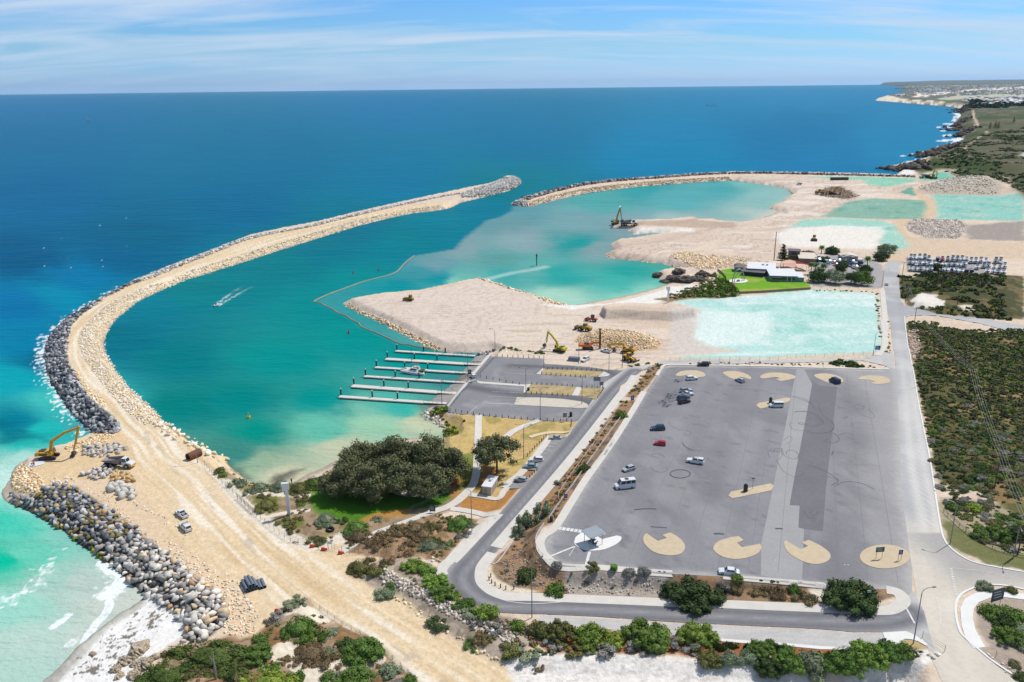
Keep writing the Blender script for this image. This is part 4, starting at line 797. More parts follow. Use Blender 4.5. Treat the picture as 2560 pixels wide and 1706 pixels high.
for i in range(11):
 t=i/10.0;x,y=985+35*t,688+195*t;ln(T(2060,1200,"%f,%f %f,%f"%(x,y,x+1.2,y+9),500/1549),0.5)
ln(T(2060,1200,"990,685 1200,705 1549,780",500/1549),0.15)
for i in range(7):
 x,y=882+37*i,152+5.2*i;items.append((GW(T(1150,1279,"%f,%f %f,%f"%(x+5,y-13,x-9,y+14))),0.85))
for x,y in((1215,490),(1245,490),(580,448)):ln(T(1780,1279,"%d,%d %d,%d"%(x,y,x+8,y+4)),0.3)
for k_ in range(6):ln(T(1920,800,"%f,%f %f,%f"%(1000+2*k_,340+12*k_,1045+2*k_,345+12*k_)),0.4)
strips('road_markings',items,0.095,LINE,label='white painted lines of bays, crossings and give-way')
# ---- skid marks
def circ(cx,cy,rx,ry,a0=0,a1=360,n=28):return[(cx+rx*math.cos(R_(a0+(a1-a0)*i/n)),cy+ry*math.sin(R_(a0+(a1-a0)*i/n)))for i in range(n+1)]
sk=[]
def skid(pts,w=0.14,sm=True):
 l=GW(pts);sk.append((smooth_line(l,4)if sm and len(l)<12 else l,w))
def TT(ox,oy,p):return[(ox+a*K_T,oy+b*K_T)for a,b in p]
for k_ in(0,1.0):
 skid(TT(1150,980,circ(2020+2*k_,755,95-7*k_,40-4*k_)),0.16)
for s,w in(("235,850 340,840 440,870 505,930 495,965 420,985 330,965 280,955 300,945 370,960",0.2),("245,840 350,848 430,880 490,935 480,955 400,975 330,955",0.16),("530,890 590,940 605,990 570,1030 480,1040 360,1032",0.22),("600,985 580,1025 500,1045 380,1050",0.2),("580,1030 640,1070 650,1110 600,1130 540,1125 520,1110 560,1095",0.18),("230,710 330,740 400,780 430,830",0.15),("220,700 340,730 420,800",0.15),("0,680 120,685 240,710",0.12),("210,940 200,980 250,1010 400,1025",0.12),("360,1330 500,1380 620,1450 640,1490 580,1520",0.2),("610,1535 700,1490 850,1500 980,1560",0.16),("130,1180 125,1220 170,1260 250,1280 280,1240 230,1200 170,1210 170,1240",0.16),("480,760 470,820 520,900 600,960",0.12),("560,790 600,780 660,800 640,820",0.1),("790,800 820,780 880,800 860,825 800,820",0.1),("920,820 970,870 960,905 850,870",0.1),("50,1220 70,1180 140,1210 100,1290",0.12),("80,1290 140,1390 240,1440 320,1420 320,1390",0.12),("600,1205 585,1245",0.3),("650,1060 720,1040 790,1060",0.1),("20,1270 0,1220 40,1180",0.1),("680,900 720,890 730,900 690,915",0.14),("750,960 790,955 770,980",0.1),("140,1110 200,1070 220,1110 160,1140",0.1)):
 skid(T(1920,800,s),w)
for s,w in(("845,0 860,30 900,60 960,75",0.16),("910,0 908,30 950,38 970,0",0.14),("20,210 60,205 110,212",0.7),("580,160 650,160",0.6)):skid(T(1780,1279,s),w)
for s,w in(("1750,690 1780,725 1850,740 1900,720 1895,690",0.1),("1760,580 1820,570 1880,600",0.1),("1920,270 1930,310 2000,345 2100,360 2120,380 2100,395",0.1),("2040,460 2060,500 2160,540 2240,540",0.1),("2110,210 2120,220 2210,240",0.12),("2280,600 2275,620 2320,650",0.12),("1600,1085 1700,1075 1800,1078",0.5),("1750,1240 1900,1250",0.4)):skid(T(1150,980,s),w)
for s,w in(("1650,1020 1700,1030 1750,1020 1810,1035",0.1),("2020,1000 2180,1005 2350,1025",0.14),("1560,1490 1600,1540 1660,1568",0.1)):skid(T(1280,700,s),w)
strips('tyre_marks',sk,0.090,RUB,label='looping dark skid marks on the car park')
seams=[]
for k_ in range(13):
 a_,b_=(1345+75*k_,1385+6.0*k_),(1655+42*k_,925+0.5*k_);seams.append((GW([a_,b_]),0.09))
strips('paving_seams',seams,0.07,mat('seam_dark',tuple(A(128,126,130)),rough=0.9),label='long dark seams between the paving lanes')
strips('drain_grates',[(GW(T(1150,980,s)),0.7)for s in("1585,188 1605,183","1035,990 1055,986","1030,1003 1048,999")]+[(GW(T(1150,1279,s)),0.7)for s in("797,414 815,420","822,434 840,440","1818,552 1843,553","1865,555 1888,556")],0.082,mat('grate',A(60,60,62),rough=0.7),label='small dark drain grates')
_co=np.zeros(len(ground.data.vertices)*3,np.float32);ground.data.vertices.foreach_get('co',_co);_co=_co.reshape(-1,3)
_low=np.zeros(len(_co),bool)
for _w in SHEETW:_low|=sd(_w,_co[:,0].astype(float),_co[:,1].astype(float),2.0)>0.25
_co[_low,2]-=0.3;ground.data.vertices.foreach_set('co',_co.ravel());ground.data.update()
# ------------------------------------------------------------------ rocks
rng=np.random.default_rng(7)
def rock_mesh(seed,npt=16,flat=0.75,blocky=False):
 r=np.random.default_rng(seed);p=r.normal(size=(npt,3));p/=np.linalg.norm(p,axis=1)[:,None]
 p=np.sign(p)*np.abs(p)**(0.45 if blocky else 0.72)
 p*=np.array([1.0,r.uniform(0.62,0.95),flat*r.uniform(0.8,1.1)])*r.uniform(0.8,1.05,(npt,1))
 bm=bmesh.new()
 for q in p:bm.verts.new(q)
 g=bmesh.ops.convex_hull(bm,input=bm.verts);
 for v in[v for v in bm.verts if not v.link_faces]:bm.verts.remove(v)
 bmesh.ops.triangulate(bm,faces=bm.faces);bmesh.ops.recalc_face_normals(bm,faces=bm.faces)
 bm.verts.ensure_lookup_table();V=np.array([v.co[:]for v in bm.verts]);bm.verts.index_update();F=np.array([[v.index for v in f.verts]for f in bm.faces]);bm.free()
 return V,F
ROCKS=[rock_mesh(100+i,10+i%4)for i in range(12)];BLOCKS=[rock_mesh(200+i,14,0.8,True)for i in range(6)]
def rotm(n,r):
 q=r.normal(size=(n,4));q/=np.linalg.norm(q,axis=1)[:,None];w,x,y,z=q.T
 return np.stack([np.stack([1-2*(y*y+z*z),2*(x*y-z*w),2*(x*z+y*w)],-1),np.stack([2*(x*y+z*w),1-2*(x*x+z*z),2*(y*z-x*w)],-1),np.stack([2*(x*z-y*w),2*(y*z+x*w),1-2*(x*x+y*y)],-1)],1)
def scatter(poly,spacing,jit=0.42,seed=1,prob=1.0):
 r=np.random.default_rng(seed);lo=poly.min(0);hi=poly.max(0)
 gx,gy=np.meshgrid(np.arange(lo[0],hi[0],spacing),np.arange(lo[1],hi[1],spacing*0.9));gx=gx+(np.arange(gx.shape[0])%2)[:,None]*spacing/2
 x=gx.ravel()+r.uniform(-jit,jit,gx.size)*spacing;y=gy.ravel()+r.uniform(-jit,jit,gx.size)*spacing
 k=(sd(poly,x,y,3.0)>0)&(r.uniform(size=len(x))<prob);return x[k],y[k]
def rock_field(name,x,y,size,cols,m,label,seed=1,sink=0.25,lib=None,var=0.35,zoff=0.0):
 """one object of many uncounted stones"""
 if not len(x):print('EMPTY FIELD',label);return None
 lib=lib or ROCKS;r=np.random.default_rng(seed);z=np.maximum(terrain(x,y),-1.2)+zoff;Rm=rotm(len(x),r);s=size*r.uniform(1-var,1+var,len(x))
 Vs=[];Fs=[];Cs=[];n=0;which=r.integers(0,len(lib),len(x));cw=r.integers(0,len(cols),len(x));br=r.uniform(0.8,1.15,len(x))
 for i in range(len(lib)):
  k=np.nonzero(which==i)[0]
  if not len(k):continue
  V,F=lib[i];P_=np.einsum('nij,vj->nvi',Rm[k],V)*s[k][:,None,None];P_[:,:,0]+=x[k][:,None];P_[:,:,1]+=y[k][:,None];P_[:,:,2]+=(z[k]+sink*s[k])[:,None]
  Vs.append(P_.reshape(-1,3));Fs.append((F[None]+(np.arange(len(k))*len(V))[:,None,None]).reshape(-1,3)+n);n+=len(k)*len(V)
  Cs.append(np.repeat(1.45*np.array(cols)[cw[k]]*br[k][:,None],len(V),0))
 me=np_mesh(name,np.concatenate(Vs),np.concatenate(Fs),np.concatenate(Cs));me.materials.append(m)
 return tag(link(bpy.data.objects.new(name,me)),label,kind='stuff')
STONE=mat('stone_mix',attr=True,rough=0.92,spec=0.2,noises=((1.6,0.16,5),(9,0.12,3)))
GREY=[A(178,177,176),A(158,157,157),A(194,192,188),A(136,135,134),A(204,196,184)]
DARK=[A(98,100,106),A(120,122,128),A(80,82,88),A(150,150,152)]
CREAM=[A(228,204,168),A(240,222,194),A(210,180,138),A(236,214,184),A(222,192,150)]
PALE=[A(222,212,196),A(210,198,180),A(228,222,210),A(196,184,166)]
near_wall=GW(T(0,1050,"20,690 60,720 150,780 330,870 420,915 560,985 640,1055 780,1165 900,1235 1010,1315 1080,1375 1160,1440 1230,1520")+T(0,1279,"1370,805 1500,890 1590,960 1690,1050 1675,1180 1655,1235 1700,1235 1900,1185 2030,1070 2085,920 2050,830 1950,720 1750,560 1600,430 1350,280")+T(0,1050,"1250,1000 1000,830 850,720 700,625 550,590 400,615 360,690 200,690"))
bx,by=scatter(near_wall,1.42,0.38,11)
far_wall=GW(T(0,700,"870,1425 760,1315 640,1195 560,1085 485,955 435,830 412,700 425,600 475,505 565,405 705,305 850,225 1000,135 1150,55 1280,5 1300,14 1180,58 980,155 860,245 720,345 640,445 615,600 612,700 640,790 690,890 760,1010 830,1110 930,1190 1040,1280 1110,1400"))
qx_,qy_=pix(bx,by,np.full(len(bx),2.0));order=np.argsort(-qy_)
N_IND=280
bmats={}
KINDS_B=[('grey',0.40,A(186,180,172),'grey granite boulder packed in the sea wall above the white beach'),('dark',0.30,A(138,134,130),'dark slate grey boulder packed in the sea wall above the white beach'),('pale',0.17,A(212,204,192),'pale grey boulder packed in the sea wall above the white beach'),('tan',0.10,A(206,184,150),'tan brown boulder among grey ones in the sea wall'),('rust',0.03,A(176,136,100),'rusty orange boulder among grey ones in the sea wall')]
BM_={k:mat('boulder_'+k,tuple(np.minimum(c*1.5,.8)),rough=0.92,spec=0.2,noises=((1.3,0.15,5),(7,0.12,3)),rnd=0.16)for k,_p,c,_l in KINDS_B}
GRP={k:l for k,_p,c,l in KINDS_B}
bme={}
for k in BM_:
 for i,(V,F)in enumerate(ROCKS):
  me=np_mesh('boulder',V,F);me.materials.append(BM_[k]);bme[(k,i)]=me
rr=random.Random(3)
for j in order[:N_IND]:
 t=rr.random();acc=0;kind='grey'
 for k,p_,c,l in KINDS_B:
  acc+=p_
  if t<acc:kind=k;break
 o=bpy.data.objects.new('boulder',bme[(kind,rr.randrange(12))]);COL.objects.link(o);s=0.98*rr.choice((0.75,0.9,1.0,1.2,1.5))*rr.uniform(0.9,1.1)
 o.location=(bx[j],by[j],zt(bx[j],by[j])+0.35*s);o.rotation_euler=(rr.uniform(-0.6,0.6),rr.uniform(-0.6,0.6),rr.uniform(0,6.28));o.scale=(s,s*rr.uniform(0.85,1.1),s*rr.uniform(0.85,1.15))
 tag(o,GRP[kind],'boulder',GRP[kind].replace(' boulder ',' boulders ',1))
rest=order[N_IND:]
rock_field('wall_rubble',bx[rest],by[rest],0.98,GREY[:2]+DARK[:2]+[A(172,150,116),A(120,112,70)],STONE,'grey armour stones along the far half of the near sea wall',21,0.3)
fx,fy=scatter(far_wall,1.5,0.36,12);rock_field('wall_rubble',fx,fy,1.05,DARK+GREY[:1],STONE,'dark grey armour stones on the bend of the main breakwater',22,0.35)
mx_,my_=scatter(GW(T(0,1050,"460,960 620,1060 760,1160 860,1240 1000,1330 1020,1300 900,1200 780,1120 640,1020 480,930")),1.5,0.4,13,0.8)
rock_field('mossy_rubble',mx_,my_,1.0,[A(140,140,40),A(110,124,36),A(150,124,60),A(90,90,60)],STONE,'green mossy stones at the toe of the sea wall',23,0.1)
spine=np.concatenate([ribbon(smooth_line(GW(T(0,700,"1290,8 1400,-30")+O("400,614 480,584 560,552 640,534 720,519 800,499 900,476 1000,455 1070,443")),3),6.0)])
fx,fy=scatter(spine,1.7,0.4,14);rock_field('wall_rubble',fx,fy,1.1,GREY+PALE[:1],STONE,'grey armour stones on the sea side of the main breakwater',24,0.35)
tip=GW(O("1062,462 1060,446 1100,432 1130,424 1158,409 1180,407 1198,417 1194,425 1170,438 1120,452"))
fx,fy=scatter(tip,1.9,0.4,15);rock_field('wall_rubble',fx,fy,1.25,GREY,STONE,'grey armour stones heaped on the round head of the main breakwater',25,0.4)
ntip=GW(T(1200,380,"280,492 330,465 400,442 430,470 445,500 440,506"))
fx,fy=scatter(ntip,1.9,0.4,16);rock_field('wall_rubble',fx,fy,1.3,GREY,STONE,'grey armour stones on the head of the northern breakwater',26,0.4)
nsp=ribbon(smooth_line(GW(T(1200,380,"400,445 600,384 900,313 1200,273 1600,243 2000,213 2350,199")+T(1800,400,"500,127 1000,138 1500,150 1780,158")),3),9.0)
fx,fy=scatter(nsp,2.6,0.4,17);rock_field('wall_rubble',fx,fy,1.7,[A(150,146,144),A(110,108,108),A(190,184,176),A(80,78,78)],STONE,'grey armour stones along the northern breakwater',27,0.6)
def slope_field(line,w,sp,size,cols,label,seed,prob=1.0,sink=0.2):
 poly=ribbon(smooth_line(W(line,1.2),3),w);x,y=scatter(poly,sp,0.45,seed,prob);k=terrain(x,y)>-1.0
 return rock_field('rubble',x[k],y[k],size,cols,STONE,label,seed,sink)
slope_field(T(0,700,"1580,45 1390,110 1150,220 1010,320 900,440 850,560 870,680 950,810 1060,950 1210,1120 1350,1250 1480,1340"),10.5,0.95,0.5,PALE+CREAM[:2],'pale limestone rubble on the harbour side of the main breakwater',31,0.85)
slope_field(T(0,700,"1490,1330 1600,1430 1700,1500")+T(0,1050,"1700,170 1800,240 1950,320 2070,350"),7,1.9,1.05,CREAM+PALE,'big cream stones where the breakwater meets the small beach',32,0.8)
slope_field(O("1022,478 950,488 900,498 820,517 740,541 660,566 560,598 460,630 400,656"),13,1.25,0.7,PALE+CREAM[:2],'cream limestone rubble on the far harbour side of the main breakwater',33,0.8)
slope_field(T(1200,380,"450,495 700,430 1000,362 1400,312 1800,280 2100,262 2300,252"),16,2.0,1.05,[A(206,180,148),A(186,160,128),A(220,198,166)],'tan rubble on the harbour side of the northern breakwater',34,0.85)
slope_field(T(780,640,"300,440 400,500 600,588 800,690 1000,790 1140,858"),6.0,1.1,0.65,CREAM+[A(190,150,100)],'cream rock facing of the reclaimed sand pad',35,0.95)
slope_field(T(780,640,"1270,882 1400,884 1560,880 1640,882"),4.5,1.3,0.9,GREY+DARK[:2],'grey stones between the sand pad and the ramps',36,0.9)
slope_field(T(780,640,"1540,230 1700,280 1900,345 2100,386 2330,450"),5,1.5,0.8,CREAM,'thin rock edge of the reclaimed sand pad',37,0.8)
slope_field(T(1200,380,"1150,945 1200,968 1500,1000 1700,1025 1850,1070"),5,1.5,0.85,CREAM,'rock edge of the northern sand pad',38,0.9)
slope_field(T(1800,400,"130,195 430,240 580,265 650,292 670,312"),5,2.2,1.0,[A(150,130,112),A(190,170,150)],'dark rock edge of the northern bay',39,0.7)
slope_field(T(560,980,"1880,140 1860,200 1900,255 1960,300 2010,340"),5,1.2,0.7,PALE+GREY[:2],'grey and white stones beside the ramp and small beach',40,0.7)
def rubble(poly,sp,size,cols,label,seed,prob=0.8,lib=None,sink=0.15,world=False):
 w=poly if world else GW(poly);x,y=scatter(w,sp,0.48,seed,prob);return rock_field('rubble',x,y,size,cols,STONE,label,seed,sink,lib)
rubble(T(0,1050,"100,590 115,510 160,430 240,395 330,470 400,560 400,620 350,690 150,660"),0.85,0.5,CREAM+[A(190,156,100)],'yellowish core stones at the tip of the unfinished groyne',51,0.95)
rubble(T(0,1050,"590,250 740,195 880,140 1000,120 1100,130 980,200 720,260 700,330 620,280"),0.95,0.55,CREAM,'cream stones on the far side of the groyne',52,0.9)
rubble(T(0,700,"650,780 720,850 800,960 850,1040 930,1080 990,1150 930,1180 830,1100 700,930"),0.95,0.52,CREAM,'cream stones between the dark armour and the breakwater track',53,0.8)
rubble(T(0,700,"620,440 640,600 625,700 600,620 590,520"),1.0,0.5,CREAM,'cream stones inside the breakwater bend',54,0.7)
rubble(T(0,1050,"430,560 550,520 660,530 700,580 560,590"),0.8,0.42,PALE+DARK[3:],'scattered stones behind the sea wall crest',55,0.6)
rubble(T(0,1050,"1000,640 1250,960 1500,1160 1900,1480 2000,1568 1850,1568 1600,1300 1250,1010 900,720 720,600"),0.9,0.34,PALE+CREAM[:2],'small pale stones strewn behind the sea wall',56,0.42)
rubble(T(0,1279,"1500,260 1750,360 2050,600 2350,850 2350,1130 2110,1130 2080,860 1950,700 1600,420"),0.85,0.36,PALE+CREAM[:2],'small pale stones strewn along the haul track',57,0.5)
rubble(T(560,1279,"0,560 130,640 240,820 280,920 330,960 200,1150 0,1130"),0.85,0.36,PALE+CREAM[:2],'small pale stones beside the pipe stacks',58,0.6)
rubble(T(0,1050,"1240,720 1500,880 1800,1100 1760,1160 1500,960 1220,790"),1.3,0.4,PALE,'line of pale stones beside the work utes',59,0.35)
def blocks(poly,sp,size,seed,m,label,name='boulder',lib=ROCKS,pile=0.0,prob=1.0):
 w=GW(poly);x,y=scatter(w,sp,0.3,seed,prob);r=random.Random(seed);mes=[]
 for V,F in lib:
  me=np_mesh(name,V,F);me.materials.append(m);mes.append(me)
 c=w.mean(0);ext=np.abs(w-c).max()
 for a,b in zip(x,y):
  o=bpy.data.objects.new(name,r.choice(mes));COL.objects.link(o);s=size*r.uniform(0.75,1.3)
  o.location=(a,b,zt(a,b)+0.4*s+pile*max(0,1-math.hypot(a-c[0],b-c[1])/ext));o.rotation_euler=(r.uniform(-.7,.7),r.uniform(-.7,.7),r.uniform(0,6.3));o.scale=(s,s,s)
  tag(o,label,'boulder',label.replace('boulder','boulders',1))
 return len(x)
MG=mat('block_grey',tuple(A(214,208,200)),rough=0.92,spec=0.2,noises=((1.3,0.15,5),(7,0.12,3)),rnd=0.22,hue_rnd=0.01)
MC=mat('block_cream',tuple(A(226,192,140)),rough=0.92,spec=0.2,noises=((1.3,0.15,5),(7,0.12,3)),rnd=0.15)
MW=mat('block_white',tuple(A(222,216,206)),rough=0.92,spec=0.2,noises=((1.3,0.12,5),(7,0.1,3)),rnd=0.15)
blocks(T(0,1050,"720,320 780,250 950,220 1080,215 1190,290 1050,320 960,340 850,345"),1.75,1.0,61,MG,'grey boulder in the loose heap behind the dump truck')
blocks(T(0,1050,"725,515 740,480 830,465 980,440 1050,445 1010,520 930,555 850,555"),1.8,1.05,62,MG,'grey angular boulder in the heap in front of the dump truck')
blocks(T(0,1050,"1020,560 1040,490 1130,470 1230,520 1235,570 1160,585"),1.6,0.95,63,MC,'yellowish boulder in the small heap in front of the dump truck')
blocks(T(0,1050,"985,650 1060,585 1150,590 1260,650 1270,720 1200,735 1110,730"),2.0,1.2,64,MW,'whitish squared boulder in the heap on the sandy track',lib=BLOCKS)
rubble(T(1280,700,"575,560 645,492 780,465 1000,477 1250,502 1370,572 1330,630 1130,652 900,636 700,625"),0.95,0.5,CREAM+[A(180,160,136)],'stockpile of cream limestone rocks behind the machines',71,0.95)
rubble(T(1200,380,"1740,980 1780,930 1920,920 2080,960 2250,1010 2340,1050 2150,1070 1990,1080 1850,1040"),1.5,0.85,CREAM,'low spread of cream rocks on the northern pad',72,0.9)
rubble(T(1800,400,"-150,870 200,890 440,950 200,990 0,1000"),1.6,0.7,CREAM,'cream rocks behind the clubhouse',73,0.6)
rubble(T(1800,400,"1700,590 1760,550 1850,540 2180,550 2270,600 2210,700 2150,725 1900,715 1730,655"),1.9,0.8,[A(236,224,210),A(206,192,178),A(180,166,154)],'field of pale broken rock beside the tan track',74,0.95)
rubble(T(1920,150,"1345,1170 1480,1140 1600,1095 1900,1080 2080,1120 2110,1210 1800,1220 1520,1212 1400,1195"),2.8,1.0,[A(232,224,212),A(206,196,184),A(170,160,148)],'broken pale rock on the cleared mound',75,0.55)
rubble(T(1920,150,"460,1230 520,1180 640,1160 740,1200 840,1250 760,1270 560,1265 480,1250"),2.6,0.9,[A(136,116,100),A(106,90,80),A(170,150,132)],'dark heaped spoil on the northern pad',76,0.7)
rubble(T(1150,1279,"960,600 1300,575 1880,600 1890,770 1500,770 1000,745 960,700"),0.7,0.3,[A(186,180,172),A(160,152,144),A(200,194,186)],'whitish stones on the bank below the car park',81,0.55)
rubble(T(1150,1279,"340,560 420,440 560,330 640,430 850,520 950,600 800,720 480,690 350,610"),0.75,0.28,[A(156,148,140),A(136,126,116),A(170,162,152)],'grey stones on the corner bank below the car park',82,0.5)
rubble(T(560,1279,"1410,580 1500,530 1700,640 2000,800 2350,980 2700,1150 2650,1230 2300,1080 2000,920 1700,760 1480,660"),0.75,0.55,[A(206,198,186),A(186,176,164),A(160,150,140)],'grey limestone rocks on the bank beside the haul track',83,1.0)
rubble(T(560,1279,"1540,740 1650,790 1900,960 2150,1130 2350,1260 2600,1400 2500,1420 2200,1240 1850,1000 1560,790"),0.9,0.42,[A(236,216,186),A(216,190,150)],'cream stones at the foot of the bank by the haul track',84,0.5)
rubble(T(1920,800,"1290,90 1380,100 1400,260 1380,320 1330,400 1290,250"),1.3,0.7,[A(206,186,168),A(176,156,140)],'pale boulders beside the straight road',85,0.6)
rubble(T(0,1279,"840,1300 880,1290 870,1330 840,1335"),1.2,0.7,[A(170,150,120),A(130,112,90)],'weathered rocks on the white beach',86,1.0)
rubble(T(2060,1200,"640,1370 750,1350 920,1340 900,1400 700,1390",500/1549),1.2,0.55,PALE,'pale rocks at the end of the hedge row',87,0.7)
rubble(T(2060,1200,"1150,1310 1250,1310 1380,1420 1500,1500 1450,1530 1250,1400",500/1549),1.2,0.4,PALE,'pale rocks by the sandy verge',88,0.5)
rubble(T(560,1279,"1700,440 1800,420 2000,420 2000,470 1850,450"),1.2,0.6,PALE,'white rocks by the footpath end',89,0.5)
rubble(T(780,640,"1650,870 1900,880 2260,900 2150,930 1690,910"),1.2,0.35,CREAM,'stones along the forecourt verge',90,0.3)
def crag(px,py,s,seed,label,m=None,h=0.8):
 x,y,z=G(px,py);r=np.random.default_rng(seed);bm=bmesh.new();bmesh.ops.create_icosphere(bm,subdivisions=4,radius=1.0)
 for v in bm.verts:
  p=np.array(v.co);n=fbm(np.array([p[0]*2.2+seed]),np.array([p[1]*2.2+p[2]*1.7]),seed)[0]+0.5*fbm(np.array([p[0]*6+seed]),np.array([p[1]*6+p[2]*5]),seed+3)[0]
  v.co*=0.15+1.25*n;v.co.z*=h
 me=bpy.data.meshes.new('rock_outcrop');bm.to_mesh(me);bm.free();me.materials.append(m or CRAG);o=link(bpy.data.objects.new('rock_outcrop',me));o.location=(x,y,z+0.2*s);o.scale=(s*r.uniform(.9,1.5),s*r.uniform(.8,1.2),s);o.rotation_euler.z=r.uniform(0,6)
 return tag(o,label,'rock')
CRAG=mat('crag_limestone',tuple(A(196,180,156)),rough=0.95,spec=0.1,noises=((1.6,0.5,6),(5.0,0.35,4)),bump=(2.5,0.3,5))
for(a,b,s,l)in((1280,1280,3.0,'largest craggy rock on the white beach'),(1240,1340,1.4,'small dark rock just below the largest beach rock'),(1150,1380,2.2,'pale craggy rock left of the beach boulders'),(1070,1450,1.8,'dark pitted rock at the low end of the beach'),(1320,1420,3.0,'dark craggy rock under the dune bushes'),(1230,1410,1.3,'small pitted rock between two beach crags'),(1230,1510,2.0,'tan rock at the foot of the green dune mound'),(1100,1520,1.6,'flat tan rock nearest the picture edge'),(1410,1350,1.6,'low brown rock beside the green dune mound'),(855,1310,1.0,'lone small rock out on the sand')):
 crag(a*K_T,1279+b*K_T,s*0.5,a,l)
BLK=mat('crag_black',tuple(A(112,104,96)),rough=0.95,spec=0.15,noises=((0.5,0.35,6),(2.0,0.35,4)),bump=(1.2,0.6,5))
for i,(a,b,s)in enumerate(((1640,1140,4.5),(1700,1150,5),(1780,1140,6),(1850,1165,6),(1930,1160,7),(1990,1180,6),(2040,1140,6),(1830,1120,5),(1760,1175,4),(1900,1195,5))):
 crag(1200+a*K_T,380+b*K_T,s*0.6,300+i,('black wave-cut rock at the seaward point of the lagoon headland' if i==0 else 'black craggy rock of the small headland behind the lagoon beach'),BLK,0.6)['group']='black rocks of the lagoon headland'
hx,hy=[],[]
for ln in("1140,985 1200,990 1300,1000 1420,1000","1455,880 1490,850 1600,830 1660,790","1690,455 1780,460 1800,450","1720,480 1790,470 1800,490","1700,610 1760,580 1800,560","1730,695 1800,680 1860,665","1700,640 1740,628"):
 l=smooth_line(W(T(1920,150,ln),3),8);r=np.random.default_rng(len(ln));k=7;hx.append(np.repeat(l[:,0],k)+r.normal(size=len(l)*k)*7);hy.append(np.repeat(l[:,1],k)+r.normal(size=len(l)*k)*9)
rock_field('coast_rock',np.concatenate(hx),np.concatenate(hy),5.0,[A(76,68,62),A(60,54,50),A(100,90,80)],STONE,'dark rock ledges along the far surf coast',95,0.2)
# ------------------------------------------------------------------ plants
def leaf_quads(C,N,size,r,elong=1.0):
 n=len(C);t=r.normal(size=(n,3));t-=(t*N).sum(1)[:,None]*N;t/=np.linalg.norm(t,axis=1)[:,None]+1e-9;b=np.cross(N,t)
 s=(size*r.uniform(0.6,1.35,n))[:,None];V=np.stack([C-t*s*elong-b*s*0.5,C+t*s*elong*0.2-b*s*0.75,C+t*s*elong+b*s*0.4,C-t*s*0.3+b*s*0.75],1)
 return V.reshape(-1,3),np.arange(n*4).reshape(-1,4)
def lobes_for(kind,r,big=False):
 L=[]
 if big:
  for i in range(46):a=r.uniform(0,6.28);d=0.82*math.sqrt(r.uniform(0,1));L.append((d*math.cos(a),d*math.sin(a),(0.02 if kind=='mat' else r.uniform(0.2,0.62)*(1.1-d*d)),r.uniform(0.13,0.24)))
  L.append((0,0,0,0.62))if kind=='mat' else L.append((0,0,0.1,0.6));return L
 if kind=='dome':
  for i in range(9):a=r.uniform(0,6.28);d=0.62*math.sqrt(r.uniform(0,1));L.append((d*math.cos(a),d*math.sin(a),r.uniform(0.05,0.42)*(1.15-d),r.uniform(0.28,0.46)))
  L.append((0,0,0.2,0.55))
 elif kind=='mat':
  for i in range(11):a=r.uniform(0,6.28);d=0.75*math.sqrt(r.uniform(0,1));L.append((d*math.cos(a),d*math.sin(a),r.uniform(-0.1,0.08),r.uniform(0.26,0.40)))
 elif kind=='ragged':
  for i in range(12):a=r.uniform(0,6.28);d=0.75*math.sqrt(r.uniform(0,1));L.append((d*math.cos(a),d*math.sin(a),r.uniform(0.0,0.65),r.uniform(0.16,0.34)))
 return L
def cloud(lobes,n,size,seed,up=0.25,flat=1.0,elong=1.0,core=True,inner=0.25,wisp=0.0,ck=0.80):
 r=np.random.default_rng(seed);L=np.array(lobes);w=L[:,3]**2;pick=r.choice(len(L),n,p=w/w.sum());d=r.normal(size=(n,3));d[:,2]+=up;d/=np.linalg.norm(d,axis=1)[:,None]
 rad=L[pick,3]*(1+0.16*(r.uniform(size=n)-0.5)-inner*r.uniform(size=n)**3+wisp*np.abs(r.normal(size=n)));C=L[pick,:3]+d*rad[:,None]*np.array([1,1,flat])
 N=d+0.65*r.normal(size=(n,3));N/=np.linalg.norm(N,axis=1)[:,None]
 k=C[:,2]>-0.02
 V,F=leaf_quads(C[k],N[k],size,r,elong);Fs=[F];Vs=[V];m=len(V)
 if core:
  bm=bmesh.new();bmesh.ops.create_icosphere(bm,subdivisions=1,radius=1.0);bm.verts.ensure_lookup_table();cv=np.array([v.co[:]for v in bm.verts]);cf=np.array([[v.index for v in f.verts]for f in bm.faces]);bm.free()
  cf=np.column_stack([cf,cf[:,2]])
  for x,y,z,s in lobes:
   q=cv*s*ck*np.array([1,1,flat])+np.array([x,y,z]);Vs.append(q);Fs.append(cf+m);m+=len(q)
 return np.concatenate(Vs),np.concatenate(Fs)
def poly_mesh(name,V,F,m):
 me=bpy.data.meshes.new(name);me.from_pydata([tuple(v)for v in V],[],[tuple(f[:3])if f[2]==f[3]else tuple(f)for f in F.tolist()]);me.update();me.materials.append(m);return me
def leafmat(name,rgb,hue=0.012,rnd=0.2,n=0.35):
 m=mat(name,tuple((A(*rgb)*0.86+0.14*A(*rgb).mean())*1.25 if max(rgb)>1.5 else rgb),rough=0.75,spec=0.2,noises=((0.9,n,4),(4.5,n*0.7,3)),rnd=rnd,hue_rnd=hue)
 return m
LM={'bright':leafmat('leaf_bright',(120,148,46)),'green':leafmat('leaf_green',(94,124,42)),'dark':leafmat('leaf_dark',(70,90,40)),'olive':leafmat('leaf_olive',(112,112,52)),'brown':leafmat('leaf_brown',(132,112,74)),'grey':leafmat('leaf_grey',(138,134,124),0.008),'sage':leafmat('leaf_sage',(128,140,104)),'lime':leafmat('leaf_lime',(150,166,40)),'casuarina':leafmat('leaf_casuarina',(108,112,70),0.008,0.10,0.25),'moss':leafmat('leaf_moss',(84,104,36),0.01,0.15,0.3)}
